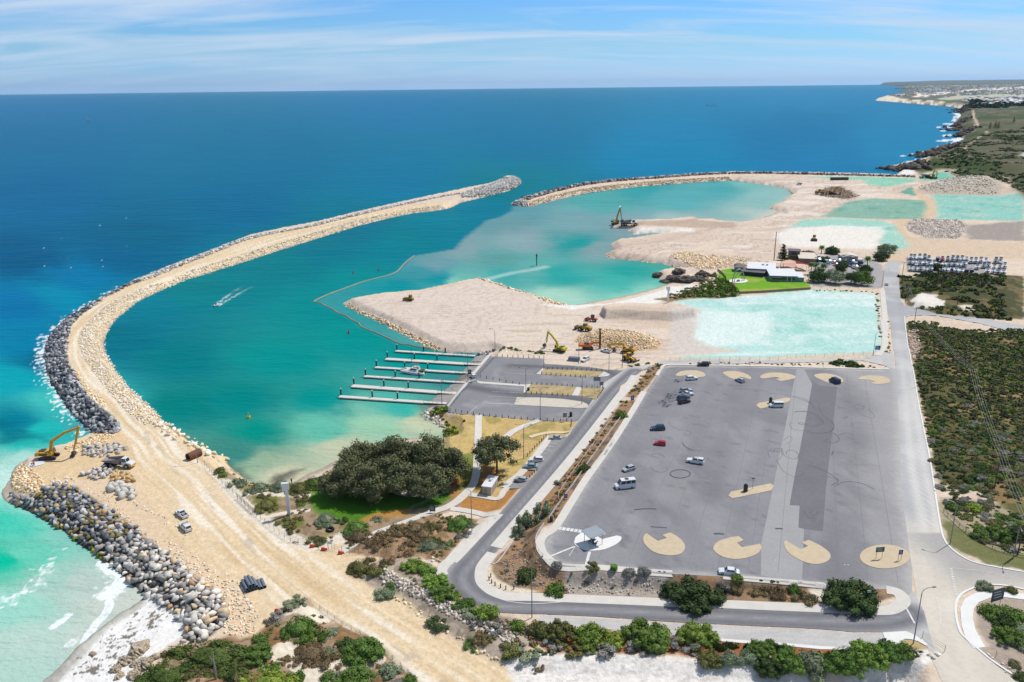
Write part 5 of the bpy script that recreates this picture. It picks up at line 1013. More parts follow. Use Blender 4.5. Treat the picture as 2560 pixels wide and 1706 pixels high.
BARK=mat('bark',tuple(A(110,98,84)),rough=0.95,noises=((2,0.25,4),));DEADW=mat('dead_wood',tuple(A(150,144,138)),rough=0.95,noises=((2,0.25,4),),rnd=0.15)
SHAPES={}
for kd_,n_,sz_ in(('dome',1500,0.055),('mat',1300,0.045),('ragged',900,0.055),('dome_big',3600,0.034),('mat_big',4200,0.026)):
 for i in range(4):SHAPES[(kd_,i)]=cloud(lobes_for(kd_.split('_')[0],np.random.default_rng(400+i),kd_.endswith('big')),n_,sz_,500+i,flat=0.95)
SHM={}
def shrub_mesh(kind,i,lm):
 k=(kind,i,lm)
 if k not in SHM:SHM[k]=poly_mesh('shrub',*SHAPES[(kind,i)],LM[lm])
 return SHM[k]
prs=random.Random(17)
def shrub(px,py,w,lm,label,kind='dome',hgt=None,group=None,name='shrub'):
 """px,py: picture point of the foot; w: width in metres"""
 if w>6.0 and kind!='ragged':kind=kind+'_big'
 x,y,z=G(px,py);o=bpy.data.objects.new(name,shrub_mesh(kind,prs.randrange(4),lm));COL.objects.link(o)
 h=hgt if hgt else w*(0.30 if kind[:3]=='mat' else 0.46);o.location=(x,y,z-0.1);o.scale=(w/2/0.88*prs.uniform(0.92,1.08),w/2/0.88*prs.uniform(0.92,1.08),h/(0.36 if kind[:3]=='mat' else 1.0 if kind=='ragged' else 0.82));o.rotation_euler.z=prs.uniform(0,6.28)
 return tag(o,label,'shrub',group)
def shrubs(ox,oy,spec,label,lm,kind='dome',group=None,k=K_T,hk=1.0):
 """spec: x,y,w(px of the tile) ..."""
 for t in spec.split():
  a,b,w=[float(v)for v in t.split(',')][:3]
  X,Y,Z=G(ox+a*k,oy+b*k);dd=math.sqrt(X*X+Y*Y+(CAMH-Z)**2);wm=w*k*dd/FOC
  shrub(ox+a*k,oy+b*k,wm,lm,label,kind,None if hk==1.0 else wm*0.52*hk,group or label.replace(' shrub',' shrubs',1).replace(' bush',' bushes',1))
shrubs(1150,1279,"250,925 190,0",'','')if False else None
for a,b,w,lm,l in((240,945,230,'bright','lime tipped bush at the sharp road bend beside the tall green one'),(545,1060,170,'bright','upright bright green bush by the foot of the bend lamp post'),(60,860,170,'green','green bush on the outer kerb of the road bend'),(740,1110,240,'olive','olive hedge bush right behind the lay-by sign'),(920,1150,300,'olive','dull olive bush in the hedge behind the lay-by'),(1210,1190,330,'bright','vivid green spreading bush in the middle of the hedge'),(1420,1200,240,'lime','yellow green bush in the middle of the hedge'),(1700,1190,380,'green','broad green bush with grey dead twigs below in the hedge'),(1850,1160,220,'bright','bright bush right of the twiggy hedge bush'),(2180,1180,330,'bright','bright green leaning bush above the reddish verge'),(2300,1380,220,'olive','olive bush on the white cut slope')):
 X,Y,Z=G(1150+a*K_T,1279+b*K_T);dd=math.sqrt(X*X+Y*Y+(CAMH-Z)**2);shrub(1150+a*K_T,1279+b*K_T,w*K_T*dd/FOC,lm,l,'dome',None)
for a,b,w,lm,l in((-20,1225,120,'bright','bright green bush above the lay-by paving edge'),(170,1380,220,'sage','greyish bush at the head of the white slope'),(340,1370,190,'sage','sage bush left of the tall green hedge clump'),(450,1320,250,'green','tall green bush in the hedge clump behind the verge'),(540,1230,120,'green','rounded green bush poking above the hedge clump'),(690,1290,150,'green','small green bush touching the reddish verge'),(540,1480,270,'dark','dark green bush low on the white slope'),(700,1440,260,'green','large leafy green bush over the white slope'),(930,1430,240,'sage','mottled green bush next to the dark low hedge'),(970,1540,190,'sage','pale leaved bush lowest on the white slope'),(1130,1490,280,'green','dense green bush in the long hedge mass'),(1270,1500,280,'green','second dense green bush of the long hedge mass'),(1430,1450,320,'bright','tallest bright bush of the long hedge mass'),(1570,1440,260,'green','green bush near the gate end of the hedge'),(1730,1395,190,'green','last low green bush by the white rocks')):
 X,Y,Z=G(1780+a*K_T,1279+b*K_T);dd=math.sqrt(X*X+Y*Y+(CAMH-Z)**2);shrub(1780+a*K_T,1279+b*K_T,w*K_T*dd/FOC,lm,l,'dome',None)
for a,b,w,h,l in((110,1255,230,1.6,'clipped dark brown hedge block on the verge'),(330,1270,120,1.3,'short dark brown hedge piece between green bushes'),(640,1275,120,1.3,'dark brown hedge piece behind the rounded bush'),(1190,1330,280,1.5,'long dark brown clipped hedge by the verge sign'),(1800,1320,260,1.3,'low dark hedge beside the mound with the lamp post')):
 X,Y,Z=G(1780+a*K_T,1279+b*K_T);dd=math.sqrt(X*X+Y*Y+(CAMH-Z)**2);ww=w*K_T*dd/FOC
 o=shrub(1780+a*K_T,1279+b*K_T,ww,'dark',l,'mat',h);o.scale.y*=0.35;o.rotation_euler.z=0.05;o.name='hedge';o['category']='hedge'
for ox,oy,a,b,w,lm,kd_,l in((1150,1279,620,615,210,'dark','dome','green bush on the corner bank left of the round one'),(1150,1279,885,740,190,'green','dome','round bright bush on the bank under the shade shelter'),(1150,1279,2130,805,480,'dark','dome','largest dark green bush on the bank below the car park'),(1150,1279,1205,570,150,'olive','ragged','small ragged bush at the car park kerb'),(1150,1279,895,525,110,'grey','dome','grey bush at the curved corner of the car park kerb'),(1150,1279,1560,580,120,'grey','dome','grey low bush on the kerb by the drain grates'),(1150,1279,1690,640,130,'grey','dome','grey bush left of the largest dark bush'),(1780,1279,235,640,110,'bright','dome','little bright bush behind the white sedan'),(1780,1279,755,730,140,'green','dome','neat round bush at the car park end'),(1780,1279,1260,820,470,'dark','dome','broad dark bush at the end of the bank with two small signs'),(1780,1279,100,720,120,'grey','dome','grey twiggy bush right of the largest dark bush'),(1780,1279,240,720,150,'brown','mat','brown dry bush below the little bright bush'),(1780,1279,430,740,170,'brown','mat','brown dry bush in the middle of the bank'),(1780,1279,600,760,200,'brown','mat','brown dry bush left of the neat round bush'),(1780,1279,860,800,220,'brown','mat','brown dry bush by the bare sand chute'),(1150,980,1480,235,135,'green','dome','round green bush half way along the planted strip'),(1150,980,1130,735,150,'dark','dome','dark round bush on the planted strip'),(1150,980,900,850,90,'grey','ragged','thin grey bush on the planted strip'),(1150,980,760,1160,170,'sage','ragged','tall feathery bush at the strip end'),(1150,980,620,1240,190,'sage','ragged','feathery grey green bush at the bank corner'),(1150,980,545,1330,130,'sage','ragged','thin feathery bush lowest at the bank corner'),(2060,1200,0,0,0,'','','')):
 if not w:continue
 X,Y,Z=G(ox+a*K_T,oy+b*K_T);dd=math.sqrt(X*X+Y*Y+(CAMH-Z)**2);shrub(ox+a*K_T,oy+b*K_T,w*K_T*dd/FOC,lm,l,kd_,w*K_T*dd/FOC*(0.95 if 'feathery' in l else 0.26 if lm=='brown' else 0.36 if w>400 else 0.5))
K8=500/1549
for a,b,w,lm,l in((1320,1050,170,'green','green bush in front of the big dark sign'),(1470,1080,170,'green','green bush right of the big dark sign'),(1400,1130,150,'dark','lower green bush in the clump by the big sign'),(1430,1240,190,'green','green bush below the sign clump'),(1520,1190,130,'sage','sage bush at the edge below the sign clump'),(1530,1290,130,'sage','pale bush by the broken fence'),(1450,870,90,'olive','small bush on the kerb strip by the branch road'),(1250,845,120,'sage','low silvery bush on the kerb strip'),(1200,440,130,'green','round bush behind the guard rail'),(1340,440,180,'green','wide green bush behind the guard rail'),(1470,450,160,'dark','dark bush by the leaning pole behind the guard rail'),(1150,230,120,'lime','lime green bush behind the guard rail'),(1000,220,110,'green','green bush at the upper end of the guard rail'),(1470,1440,90,'olive','olive bush beside the broken fence'),(1530,1530,100,'dark','dark bush in the lower corner by the sandy verge')):
 X,Y,Z=G(2060+a*K8,1200+b*K8);dd=math.sqrt(X*X+Y*Y+(CAMH-Z)**2);shrub(2060+a*K8,1200+b*K8,w*K8*dd/FOC,lm,l,'dome',None)
for ox,oy,a,b,w,lm,kd_,h,l in((0,1279,1950,1360,720,'moss','mat',0.22,'huge moss green cushion plant on the dune crest'),(0,1279,1540,1540,520,'moss','mat',0.24,'moss green cushion plant on the slope above the beach rocks'),(0,1279,1580,1310,190,'olive','mat',0.3,'small olive cushion at the end of the sea wall'),(560,1279,310,1330,260,'green','dome',0.5,'bright green bush right of the huge cushion plant'),(560,1279,350,1190,180,'green','dome',0.45,'green bush at the dune edge by the stone field'),(560,1279,420,1450,170,'bright','mat',0.4,'rounded green dune bush in the middle'),(560,1279,420,1620,560,'lime','mat',0.3,'big yellow green bush at the picture edge'),(560,1279,660,1530,160,'green','mat',0.4,'small green bush by the yellow green one'),(560,1279,690,1110,300,'green','mat',0.45,'glossy green bush in the dune hollow'),(560,1279,760,1175,150,'bright','mat',0.45,'yellowish bush below the glossy green one'),(560,1279,860,1170,190,'green','mat',0.42,'green bush next to the fallen pole'),(560,1279,1005,1110,100,'sage','dome',0.5,'grey green bush near the wire fence'),(560,1279,710,1265,90,'olive','dome',0.5,'small olive bush under the fallen pole'),(560,1279,1280,1320,330,'green','dome',0.6,'tall dark green bush beside the haul track'),(560,1279,1130,1230,190,'dark','dome',0.5,'dark bush left of the tall one by the haul track'),(560,1279,1180,1345,200,'bright','mat',0.4,'yellow green bush below the tall one'),(560,1279,960,1300,130,'sage','dome',0.45,'sage bush by the brown heath'),(560,1279,1530,1480,200,'sage','dome',0.5,'grey leaved bush near the lower fence'),(560,1279,1220,1600,360,'green','dome',0.5,'big green bush at the bottom beside the sand path'),(560,1279,950,1530,160,'green','dome',0.5,'green bush left of the grey twigs at the bottom'),(560,1279,1040,1540,140,'grey','ragged',0.5,'grey twiggy bush between two green ones at the bottom'),(560,1279,1700,1560,150,'green','dome',0.6,'green bush at the foot of the wire fence'),(560,1279,1590,1580,110,'grey','dome',0.5,'grey bush beside the fence at the bottom'),(560,1279,790,1330,320,'brown','mat',0.3,'red brown heath cushion beside the sand path'),(560,1279,1010,1380,230,'brown','mat',0.3,'red brown heath patch above the sand path'),(560,1279,550,1360,120,'brown','mat',0.3,'small brown heath clump left of the sand path'),(560,1279,590,1390,100,'brown','mat',0.3,'smallest brown heath clump by the sand path'),(0,1279,2140,1500,140,'dark','mat',0.45,'dark green knob bush among brown heath'),(0,1279,2240,1450,170,'brown','mat',0.3,'brown heath above the dark knob bush'),(0,1279,2190,1550,200,'brown','mat',0.3,'brown heath below the dark knob bush'),(0,1279,1900,1480,170,'brown','mat',0.3,'brown heath near the dead pole'),(0,1279,1780,1510,140,'brown','mat',0.3,'brown heath on the bare dune face'),(560,1279,660,850,200,'sage','ragged',0.4,'grey green scrub at the fence corner'),(560,1279,520,960,150,'grey','ragged',0.4,'dead grey brush by the orange mesh'),(560,1279,430,1020,120,'grey','mat',0.4,'grey scrub below the dead brush'),(560,1279,1480,770,190,'sage','dome',0.5,'sage green bush under the rock bank'),(560,1279,1540,690,110,'green','dome',0.5,'green bush high on the rock bank end'),(560,1279,1350,470,130,'brown','mat',0.4,'dark brown bush at the head of the rock bank'),(560,1279,1250,540,250,'olive','mat',0.35,'olive dune bush by the temporary fence'),(560,1279,1500,490,150,'brown','mat',0.45,'brown bush right of the temporary fence'),(560,1279,1420,560,180,'olive','mat',0.35,'olive mat on the sandy knoll'),(560,1279,1730,510,220,'bright','dome',0.45,'bright green bush nearest the footpath end'),(560,1279,1850,560,190,'bright','dome',0.5,'bright green bush on the outer road bend'),(560,1279,1950,660,250,'bright','dome',0.5,'largest bright green bush on the outer road bend'),(560,1279,2010,760,250,'green','dome',0.5,'green bush half way round the road bend'),(560,1279,2190,870,200,'green','dome',0.45,'low green bush near the road bend bollard'),(560,1279,2110,790,140,'bright','dome',0.5,'small bright bush near the road bend bollard'),(560,1279,1900,780,130,'grey','ragged',0.4,'grey dead twigs above the rock bank'),(560,1279,2280,960,200,'sage','ragged',0.4,'sage scrub above the rock bank'),(560,1279,1980,1040,230,'dark','ragged',0.3,'dark leafy bush hanging under the rock bank'),(560,1279,2280,1230,150,'green','mat',0.4,'green plants at the foot of the bank'),(1150,1279,430,1345,90,'green','dome',0.5,'dark green ball bush at the foot of the white cut'),(1150,1279,480,1280,200,'olive','dome',0.5,'olive bush over the white cut'),(1150,1279,620,1330,230,'sage','ragged',0.45,'silvery bush over the white cut'),(1150,1279,720,1450,100,'brown','ragged',0.7,'brown bush clinging to the white cut'),(1150,1279,1050,1290,200,'olive','ragged',0.4,'olive scrub at the lip of the white cut'),(1150,1279,1210,1300,130,'sage','ragged',0.4,'sage scrub at the lip of the white cut'),(1150,1279,860,1230,200,'grey','ragged',0.45,'grey twigs in front of the olive hedge bush'),(1150,1279,1330,1270,250,'grey','ragged',0.45,'grey dead twigs under the vivid green bush'),(1150,1279,1650,1250,230,'grey','ragged',0.5,'pale dead branches under the broad green bush'),(1150,1279,2080,1250,260,'grey','ragged',0.5,'grey branches under the leaning bush'),(1150,1279,300,1100,200,'grey','ragged',0.4,'grey scrub below the tall green bush'),(1150,1279,200,1180,180,'brown','mat',0.4,'brown scrub at the end of the rock bank'),(1150,1279,150,1020,160,'grey','mat',0.4,'grey mat of scrub at the road bend')):
 px,py=ox+a*K_T,oy+b*K_T;X,Y,Z=G(px,py);dd=math.sqrt(X*X+Y*Y+(CAMH-Z)**2);w_=w*K_T*dd/FOC;o=shrub(px,py,w_,lm,l,kd_,w_*h*(0.5 if w_>9 else 0.72))
 if w_>9:o.scale.y*=0.62;o.rotation_euler.z=-0.25
for a,b,w,lm,kd_,l in((2010,480,110,'olive','dome','round olive bush beside the rubble fence'),(2050,520,90,'green','dome','round green bush below the olive one by the rubble fence')):
 X,Y,Z=G(a*K_T,1050+b*K_T);dd=math.sqrt(X*X+Y*Y+(CAMH-Z)**2);shrub(a*K_T,1050+b*K_T,w*K_T*dd/FOC,lm,l,kd_)
for a,b,w,lm,l in((1400,1180,110,'sage','blue grey bush at the edge of the lawn'),(1080,1190,120,'dark','low dark green cushion at the lawn edge'),(1220,1270,250,'green','flat green bush by the sandy hollow'),(940,1190,220,'sage','leafy pale creeper bush below the lawn'),(860,1370,180,'olive','olive clump beside the white foot track'),(640,1270,130,'olive','olive clump on the brown dune by the beacon'),(560,1210,160,'olive','olive tuft under the white beacon'),(680,1180,100,'olive','small olive tuft right of the beacon foot'),(400,1060,210,'olive','wide olive clump left of the beacon'),(700,990,140,'olive','olive clump right of the beacon'),(700,1040,90,'green','green tuft right of the beacon'),(360,970,120,'olive','olive clump at the track fork'),(330,890,180,'sage','grey clump above the track fork'),(520,880,200,'sage','grey clump behind the beacon'),(690,910,220,'olive','olive clump by the beach'),(830,860,220,'green','green clump between beach and grove'),(130,840,170,'sage','grey clump near the stone spit'),(240,920,130,'sage','low grey clump by the fence track'),(1240,1360,260,'brown','large dark heath cushion beside the path'),(1400,1400,200,'brown','dark heath cushion right of the large one'),(1700,1430,170,'brown','dark brown bush with a sunlit side'),(1680,1500,150,'brown','nearest dark brown bush by the fence'),(1900,1440,230,'sage','broad grey green bush by the road path'),(2050,1430,130,'sage','small grey bush by the road path'),(2100,1390,110,'green','green bush on the path verge'),(2170,1230,240,'green','large green bush beside the lamp post on the heath'),(2080,1190,120,'green','green bush left of the lamp post bush'),(2270,1240,120,'sage','sage bush under the heath lamp post'),(1750,1270,220,'brown','brown heath patch near the bike rails'),(1900,1240,170,'olive','olive heath patch near the bike rails'),(1560,1290,200,'brown','brown heath along the path'),(1830,1330,230,'brown','brown heath in the middle of the triangle'),(1480,1330,200,'brown','brown heath above the large cushion'),(2200,1320,150,'grey','grey heath by the fallen rail'),(1960,1380,150,'olive','olive heath by the grey green bush'),(1980,1260,120,'brown','small brown heath by the large green bush')):
 X,Y,Z=G(560+a*K_T,980+b*K_T);dd=math.sqrt(X*X+Y*Y+(CAMH-Z)**2);w_=w*K_T*dd/FOC;shrub(560+a*K_T,980+b*K_T,w_,lm,l,'mat',w_*0.24)
def merge_plants(name,xs,ys,sizes,cols,label,seed,n=70,flat=0.8,kindl='dome',leaf=0.20,hmul=1.0):
 r=np.random.default_rng(seed);lib=[cloud(lobes_for(kindl,np.random.default_rng(600+i))[-6:],n,leaf,610+i,flat=flat)for i in range(5)];cols=[c_*1.35 for c_ in cols]
 z=terrain(xs,ys);which=r.integers(0,5,len(xs));ang=r.uniform(0,6.28,len(xs));cw=r.integers(0,len(cols),len(xs));br=r.uniform(0.75,1.2,len(xs));Vs,Fs,Cs=[],[],[];m=0
 for i in range(5):
  k=np.nonzero(which==i)[0]
  if not len(k):continue
  V,F=lib[i];c,s=np.cos(ang[k])[:,None],np.sin(ang[k])[:,None];S_=sizes[k][:,None]
  Q=np.stack([(V[None,:,0]*c-V[None,:,1]*s)*S_+xs[k][:,None],(V[None,:,0]*s+V[None,:,1]*c)*S_+ys[k][:,None],V[None,:,2]*S_*hmul+z[k][:,None]-0.1],-1)
  T_=np.concatenate([F[:,[0,1,2]],F[F[:,2]!=F[:,3]][:,[0,2,3]]]);Vs.append(Q.reshape(-1,3));Fs.append((T_[None]+(np.arange(len(k))*len(V))[:,None,None]).reshape(-1,3)+m);m+=Q.shape[0]*Q.shape[1]
  cc=np.array(cols)[cw[k]]*br[k][:,None];jit=r.uniform(0.72,1.25,(len(k),len(V),1));Cs.append((np.repeat(cc[:,None],len(V),1)*jit).reshape(-1,3))
 me=np_mesh(name,np.concatenate(Vs),np.concatenate(Fs),np.concatenate(Cs));me.materials.append(mat('leaf_mix',attr=True,rough=0.8,spec=0.15,noises=((0.6,0.2,4),)))
 return tag(link(bpy.data.objects.new(name,me)),label,kind='stuff')
def field(name,poly,sp,size,cols,label,seed,prob=0.8,n=70,z=None,kindl='dome',noise=None,hmul=1.0,var=0.4,leaf=0.20):
 w=GW(poly)if z is None else W(poly,z);x,y=scatter(w,sp,0.5,seed,prob);r=np.random.default_rng(seed)
 if noise:q=fbm(x/noise[0],y/noise[0],noise[2])>noise[1];x,y=x[q],y[q]
 return merge_plants(name,x,y,size*r.uniform(1-var,1+var,len(x)),cols,label,seed+1,n,0.8,kindl,leaf,hmul)
OL,DG,GR,BR,GY_,LI,SG=A(104,106,50),A(58,78,36),A(80,110,38),A(130,108,74),A(124,118,106),A(126,140,44),A(112,120,88)
field('shore_scrub',T(560,980,"1930,150 2040,140 2050,200 2020,240 2100,310 2170,350 2150,400 2040,415 2010,380 2040,340 1960,260 1900,210"),1.6,1.3,[OL,GR,LI],'green shore plants beside the ramp',701,0.9,80)
field('headland_scrub',T(1280,700,"1640,165 1500,160 1640,120 1760,60 1900,0 1990,10 2050,60 2080,130 2040,165 1850,165"),2.2,1.6,[GR*1.2,A(96,136,44),DG*1.4,OL*1.2],'bright green scrub on the lagoon headland',702,0.85,90)
field('headland_scrub',T(1200,380,"1700,1320 1950,1240 2050,1160 2150,1110 2250,1170 2200,1180 2000,1300 1780,1360"),2.4,1.4,[OL,BR,SG],'olive heath on the lagoon headland',703,0.75,60)
field('verge_scrub',T(780,640,"1650,870 1900,860 2130,880 2260,905 2230,915 2000,895 1700,885"),1.6,1.1,[OL,GR,SG],'low green verge plants by the forecourt',704,0.8,60,noise=(6,0.42,4))
field('verge_scrub',T(1280,700,"1060,790 1150,780 1290,755 1330,765 1250,780 1100,805")+T(1280,700,"1090,800"),1.6,1.0,[BR,OL],'dry plants by the works gate',705,0.7,60)
field('strip_scrub',T(1280,700,"1310,770 1420,770 1330,840 1200,1000 1150,1060 1060,1050 1100,1010 1200,870"),1.7,0.9,[BR,OL,GY_],'dry brown plants on the planted strip',706,0.6,60)
field('strip_scrub',T(1150,980,"1460,90 1560,60 1500,180 1300,500 1130,720 950,960 880,1150 760,1200 850,950 1100,560 1300,300"),1.7,0.85,[A(150,104,56),BR,OL],'rusty dry plants on the planted strip',707,0.5,50)
field('verge_scrub',T(1280,700,"1480,762 1700,752 2350,760 2350,785 1700,776 1500,775")+T(1920,800,"0,405 600,400 1000,430 1000,445 300,425 0,418"),1.7,0.7,[BR,OL,DG],'low dry plants along the far end of the car park',708,0.55,40)
field('verge_scrub',T(1920,800,"560,410 600,395 680,370 760,395 860,415 880,440 650,430"),1.8,1.5,[DG,GR],'green scrub on the strip near the junction',709,0.9,80)
field('bank_scrub',T(560,1279,"1500,520 1700,540 2000,740 2350,930 2700,1080 2700,1180 2350,1020 2000,860 1650,640"),1.5,0.9,[GY_,SG,BR,A(150,140,124)],'grey scrub on the bank beside the haul track',710,0.55,60,noise=(5,0.42,9))
field('bank_scrub',T(1150,1279,"0,920 300,960 600,1080 900,1200 1300,1290 1100,1310 700,1330 500,1300 250,1230 0,1060"),1.4,0.85,[GY_,SG,BR,OL],'mixed grey and olive scrub on the dune beside the hedge',711,0.7,60)
field('bank_scrub',T(1150,980,"700,1180 560,1330 330,1568 700,1568 600,1400")+T(1150,1279,"330,560 480,680 800,730 1000,740 1900,780 1900,610 1300,575 950,530 840,520 700,480 600,420"),1.5,0.7,[GY_,BR,A(120,112,104)],'grey dry scrub on the bank below the car park',712,0.5,50,noise=(4,0.45,6))
field('bank_scrub',T(1780,1279,"0,640 180,640 400,640 650,680 860,690 950,780 960,830 600,790 0,760"),1.5,0.7,[GY_,BR,A(130,110,90)],'brown dry scrub at the near end of the car park',713,0.6,50)
field('bank_scrub',T(1780,1279,"350,625 640,640 690,655 550,660 360,645"),1.3,0.7,[DG,BR],'low dark scrub along the kerb',714,0.8,50)
field('dune_scrub',T(560,980,"230,1000 380,1150 650,1390 900,1390 1190,1330 1330,1260 1200,1190 1000,1180 830,1120 800,1020 640,1030 480,960 260,980"),1.5,0.8,[BR,SG,OL,A(160,140,116)],'dry dune scrub round the white beacon',715,0.5,50,noise=(5,0.45,5))
field('dune_scrub',T(560,980,"80,740 260,840 420,860 620,850 900,790 900,840 640,940 480,920 250,900 100,850"),1.5,0.8,[BR,SG,OL],'dry dune scrub above the small beach',716,0.7,50)
field('heath',T(560,980,"1130,1440 1300,1340 1620,1210 1900,1120 2320,1150 2240,1280 2000,1540 1800,1480 1500,1450"),1.5,0.8,[A(146,116,78),BR,A(112,106,60),SG,OL],'red brown heath beside the footpath',717,0.6,50,noise=(5,0.40,5))
field('dune_scrub',T(0,1279,"1700,1400 1900,1330 2100,1200 2350,1250 2350,1568 1500,1700 1400,1568")+T(560,1279,"300,1350 700,1450 800,1568 0,1700"),1.6,0.75,[A(136,100,60),BR,SG,OL],'brown heath on the near dunes',718,0.5,50,noise=(5,0.45,5))
field('dune_scrub',T(560,1279,"330,1130 480,960 620,820 800,800 900,930 1150,1110 1400,1230 1480,1330 1600,1500 1700,1600 1300,1440 900,1360 620,1270 500,1230"),1.6,0.75,[BR,SG,OL,A(160,144,124)],'grey brown scrub beside the haul track',719,0.5,50,noise=(5,0.44,7))
field('path_scrub',T(1920,800,"1005,0 1035,0 1045,240 1010,300 1030,200")+T(1800,400,"1415,1220 1450,1210 1470,1560 1440,1400"),1.6,0.8,[OL,BR],'scrub along the path fence by the green pad',720,0.5,40)
field('path_scrub',T(1920,800,"1095,0 1110,0 1135,300 1060,330 1100,250"),1.6,0.7,[OL,BR,A(170,150,120)],'scrub between path and straight road',721,0.6,40)
field('fence_scrub',T(1800,400,"860,1195 1000,1190 1420,1215 1420,1225 1000,1205 860,1210"),2.0,0.9,[OL,GR],'low weeds along the club fence',722,0.6,40)
scr=GW(T(1920,800,"1330,30 1450,40 1800,95 2400,80 2400,1568 1570,1568 1490,1120 1420,860 1390,620 1340,420 1400,250"))
scr2=GW(S("2345,1225 2560,1225 2700,1400 2700,1460 2560,1400 2470,1365 2400,1310 2365,1260"))
scrub_cols=[A(66,84,40),A(86,104,46),A(56,66,38),A(112,112,54),A(96,94,72),A(76,72,56),A(72,96,38)]
x1,y1=scatter(scr,1.75,0.5,731,0.95);x2,y2=scatter(scr2,2.0,0.5,732,0.75);sxx=np.concatenate([x1,x2]);syy=np.concatenate([y1,y2])
keep=fbm(sxx/9,syy/9,18)+0.25*np.random.default_rng(4).uniform(size=len(sxx))>0.37;sxx,syy=sxx[keep],syy[keep]
ssz=np.random.default_rng(5).uniform(0.6,1.65,len(sxx))**1.2
pxx,pyy=pix(sxx,syy,np.full(len(sxx),6.0));inn=(pxx<2575)&(pyy<1640);big=np.argsort(-(ssz/np.hypot(sxx,syy))*inn)[:130]
mask=np.ones(len(sxx),bool);mask[big]=False
merge_plants('scrubland',sxx[mask],syy[mask],ssz[mask],scrub_cols,'dense coastal scrub covering the slope beside the straight road',733,50,0.85,'dome',0.24,0.75)
_lms=['dark','green','olive','sage','brown','grey','bright'];_txt={'dark':'dark green','green':'mid green','olive':'olive','sage':'grey green','brown':'brownish','grey':'dead grey','bright':'bright green'}
for j in big:
 lm=prs.choices(_lms,[5,2,4,3,2,2,.3])[0];o=bpy.data.objects.new('shrub',shrub_mesh('dome',prs.randrange(4),lm));COL.objects.link(o);s=ssz[j]
 o.location=(sxx[j],syy[j],zt(sxx[j],syy[j])-0.15);o.scale=(s*1.15,s*1.15,s*0.85);o.rotation_euler.z=prs.uniform(0,6)
 tag(o,_txt[lm]+' shrub in the open scrub right of the straight road','shrub',_txt[lm]+' shrubs in the open scrub')
field('scrubland',T(1800,400,"1650,1070 1900,1050 2100,1040 2600,1060 2600,1440 2350,1420 2200,1330 2100,1290 2000,1220 1850,1210 1750,1260 1680,1270"),2.9,2.0,scrub_cols,'scrub between the boat storage yard and the side road',741,0.9,70,noise=(12,0.40,28))
field('scrubland',T(1800,400,"1740,1330 1900,1360 2100,1385 2350,1420 2700,1480 2700,1440 2350,1390 2150,1350 1900,1340"),2.6,1.5,scrub_cols[:4],'green scrub along the side road',742,0.9,60)
field('scrubland',T(1920,800,"1265,10 1500,10 1600,60 1400,110 1300,60"),2.4,1.3,scrub_cols,'scrub at the side road corner',743,0.7,60)
hx_,hy_=scatter(W(T(1920,150,"1500,960 1800,790 2000,700 2350,640 2600,640 2600,1250 2330,1260 2200,1130 1950,1040 1780,1050 1650,1000"),8),8.0,0.5,751,0.75);kk=fbm(hx_/40,hy_/40,63)>0.44
merge_plants('coastal_heath',hx_[kk],hy_[kk],np.random.default_rng(6).uniform(2.5,6.0,kk.sum()),[A(64,84,40),A(80,92,50),A(92,96,68),A(54,68,36)],'low green heath on the far coastal slope',752,40,0.6,'mat',0.26,0.8)
# ------------------------------------------------------------------ trees
def crown_lobes(r,n,w,d,h0,h1,s0,s1):
 L=[]
 for i in range(n):
  a=r.uniform(0,6.28);q=math.sqrt(r.uniform(0,1));x=q*math.cos(a);y=q*math.sin(a);z=h0+(h1-h0)*(r.uniform(0.25,1.0)*(1-0.55*q*q));L.append((x*w/2,y*d/2,z,r.uniform(s0,s1)))
 return L
def trunk_mesh(root,h,r0,limbs,seed,m=BARK,lean=(0,0)):
 r=random.Random(seed);mb=MB();top=(lean[0],lean[1],h*0.45);mb.cyl((0,0,-0.4),top,r0,r0*0.7,8)
 for i in range(limbs):
  a=6.28*i/limbs+r.uniform(-.4,.4);l=h*r.uniform(0.35,0.6);e=(top[0]+math.cos(a)*l*0.7,top[1]+math.sin(a)*l*0.7,top[2]+l*0.8);mb.cyl(top,e,r0*0.5,r0*0.15,6)
 return mb.build('trunk',m,root)
def tree(px,py,w,h,lm,label,seed,nlob=26,leaves=2600,leaf=0.32,group=None,cat='tree',name='tree',base=0.3,trunk_r=0.28,depth=None,elong=1.4,limbs=6,lob=(0.13,0.22),bark=BARK):
 x,y,z=G(px,py);t=thing(name,label,cat,(x,y,z),0,group);r=np.random.default_rng(seed)
 L=crown_lobes(r,nlob,w*0.86,(depth or w)*0.82,h*base,h*0.88,w*lob[0],w*lob[1])
 V,F=cloud(L,leaves,leaf,seed+1,0.1,0.85,elong,True,0.3,0.22,0.72);me=poly_mesh('crown',V,F,LM[lm]);link(bpy.data.objects.new('crown',me),t);trunk_mesh(t,h,trunk_r,limbs,seed,bark);return t
for i,(a,b,w,h,l)in enumerate(((1090,960,11,10,'dark casuarina at the beach end of the grove'),(1330,990,13,11,'dark casuarina in the front of the grove over the deep shade'),(1260,800,12,12,'dark casuarina in the back of the grove toward the beach'),(1560,780,13,13,'tallest casuarina at the top of the grove'),(1870,760,13,13,'dark casuarina at the back of the grove over the dry grass'),(2060,850,11,11,'casuarina at the path end of the grove'),(1690,970,11,10,'pale grey casuarina with a bare trunk by the sand circle'),(1850,985,11,10,'forked casuarina at the sand circle'),(1150,890,11,10,'dark leaning casuarina above the small lawn'),(1500,900,12,11,'casuarina hidden in the middle of the grove'))):
 tree(560+a*K_T,980+b*K_T,w*1.08,h*1.08,'casuarina',l,800+i,46,8000,0.2,'grove of casuarina trees',base=0.16 if i not in(6,7)else 0.32,trunk_r=0.25,elong=1.8,lob=(0.10,0.16))
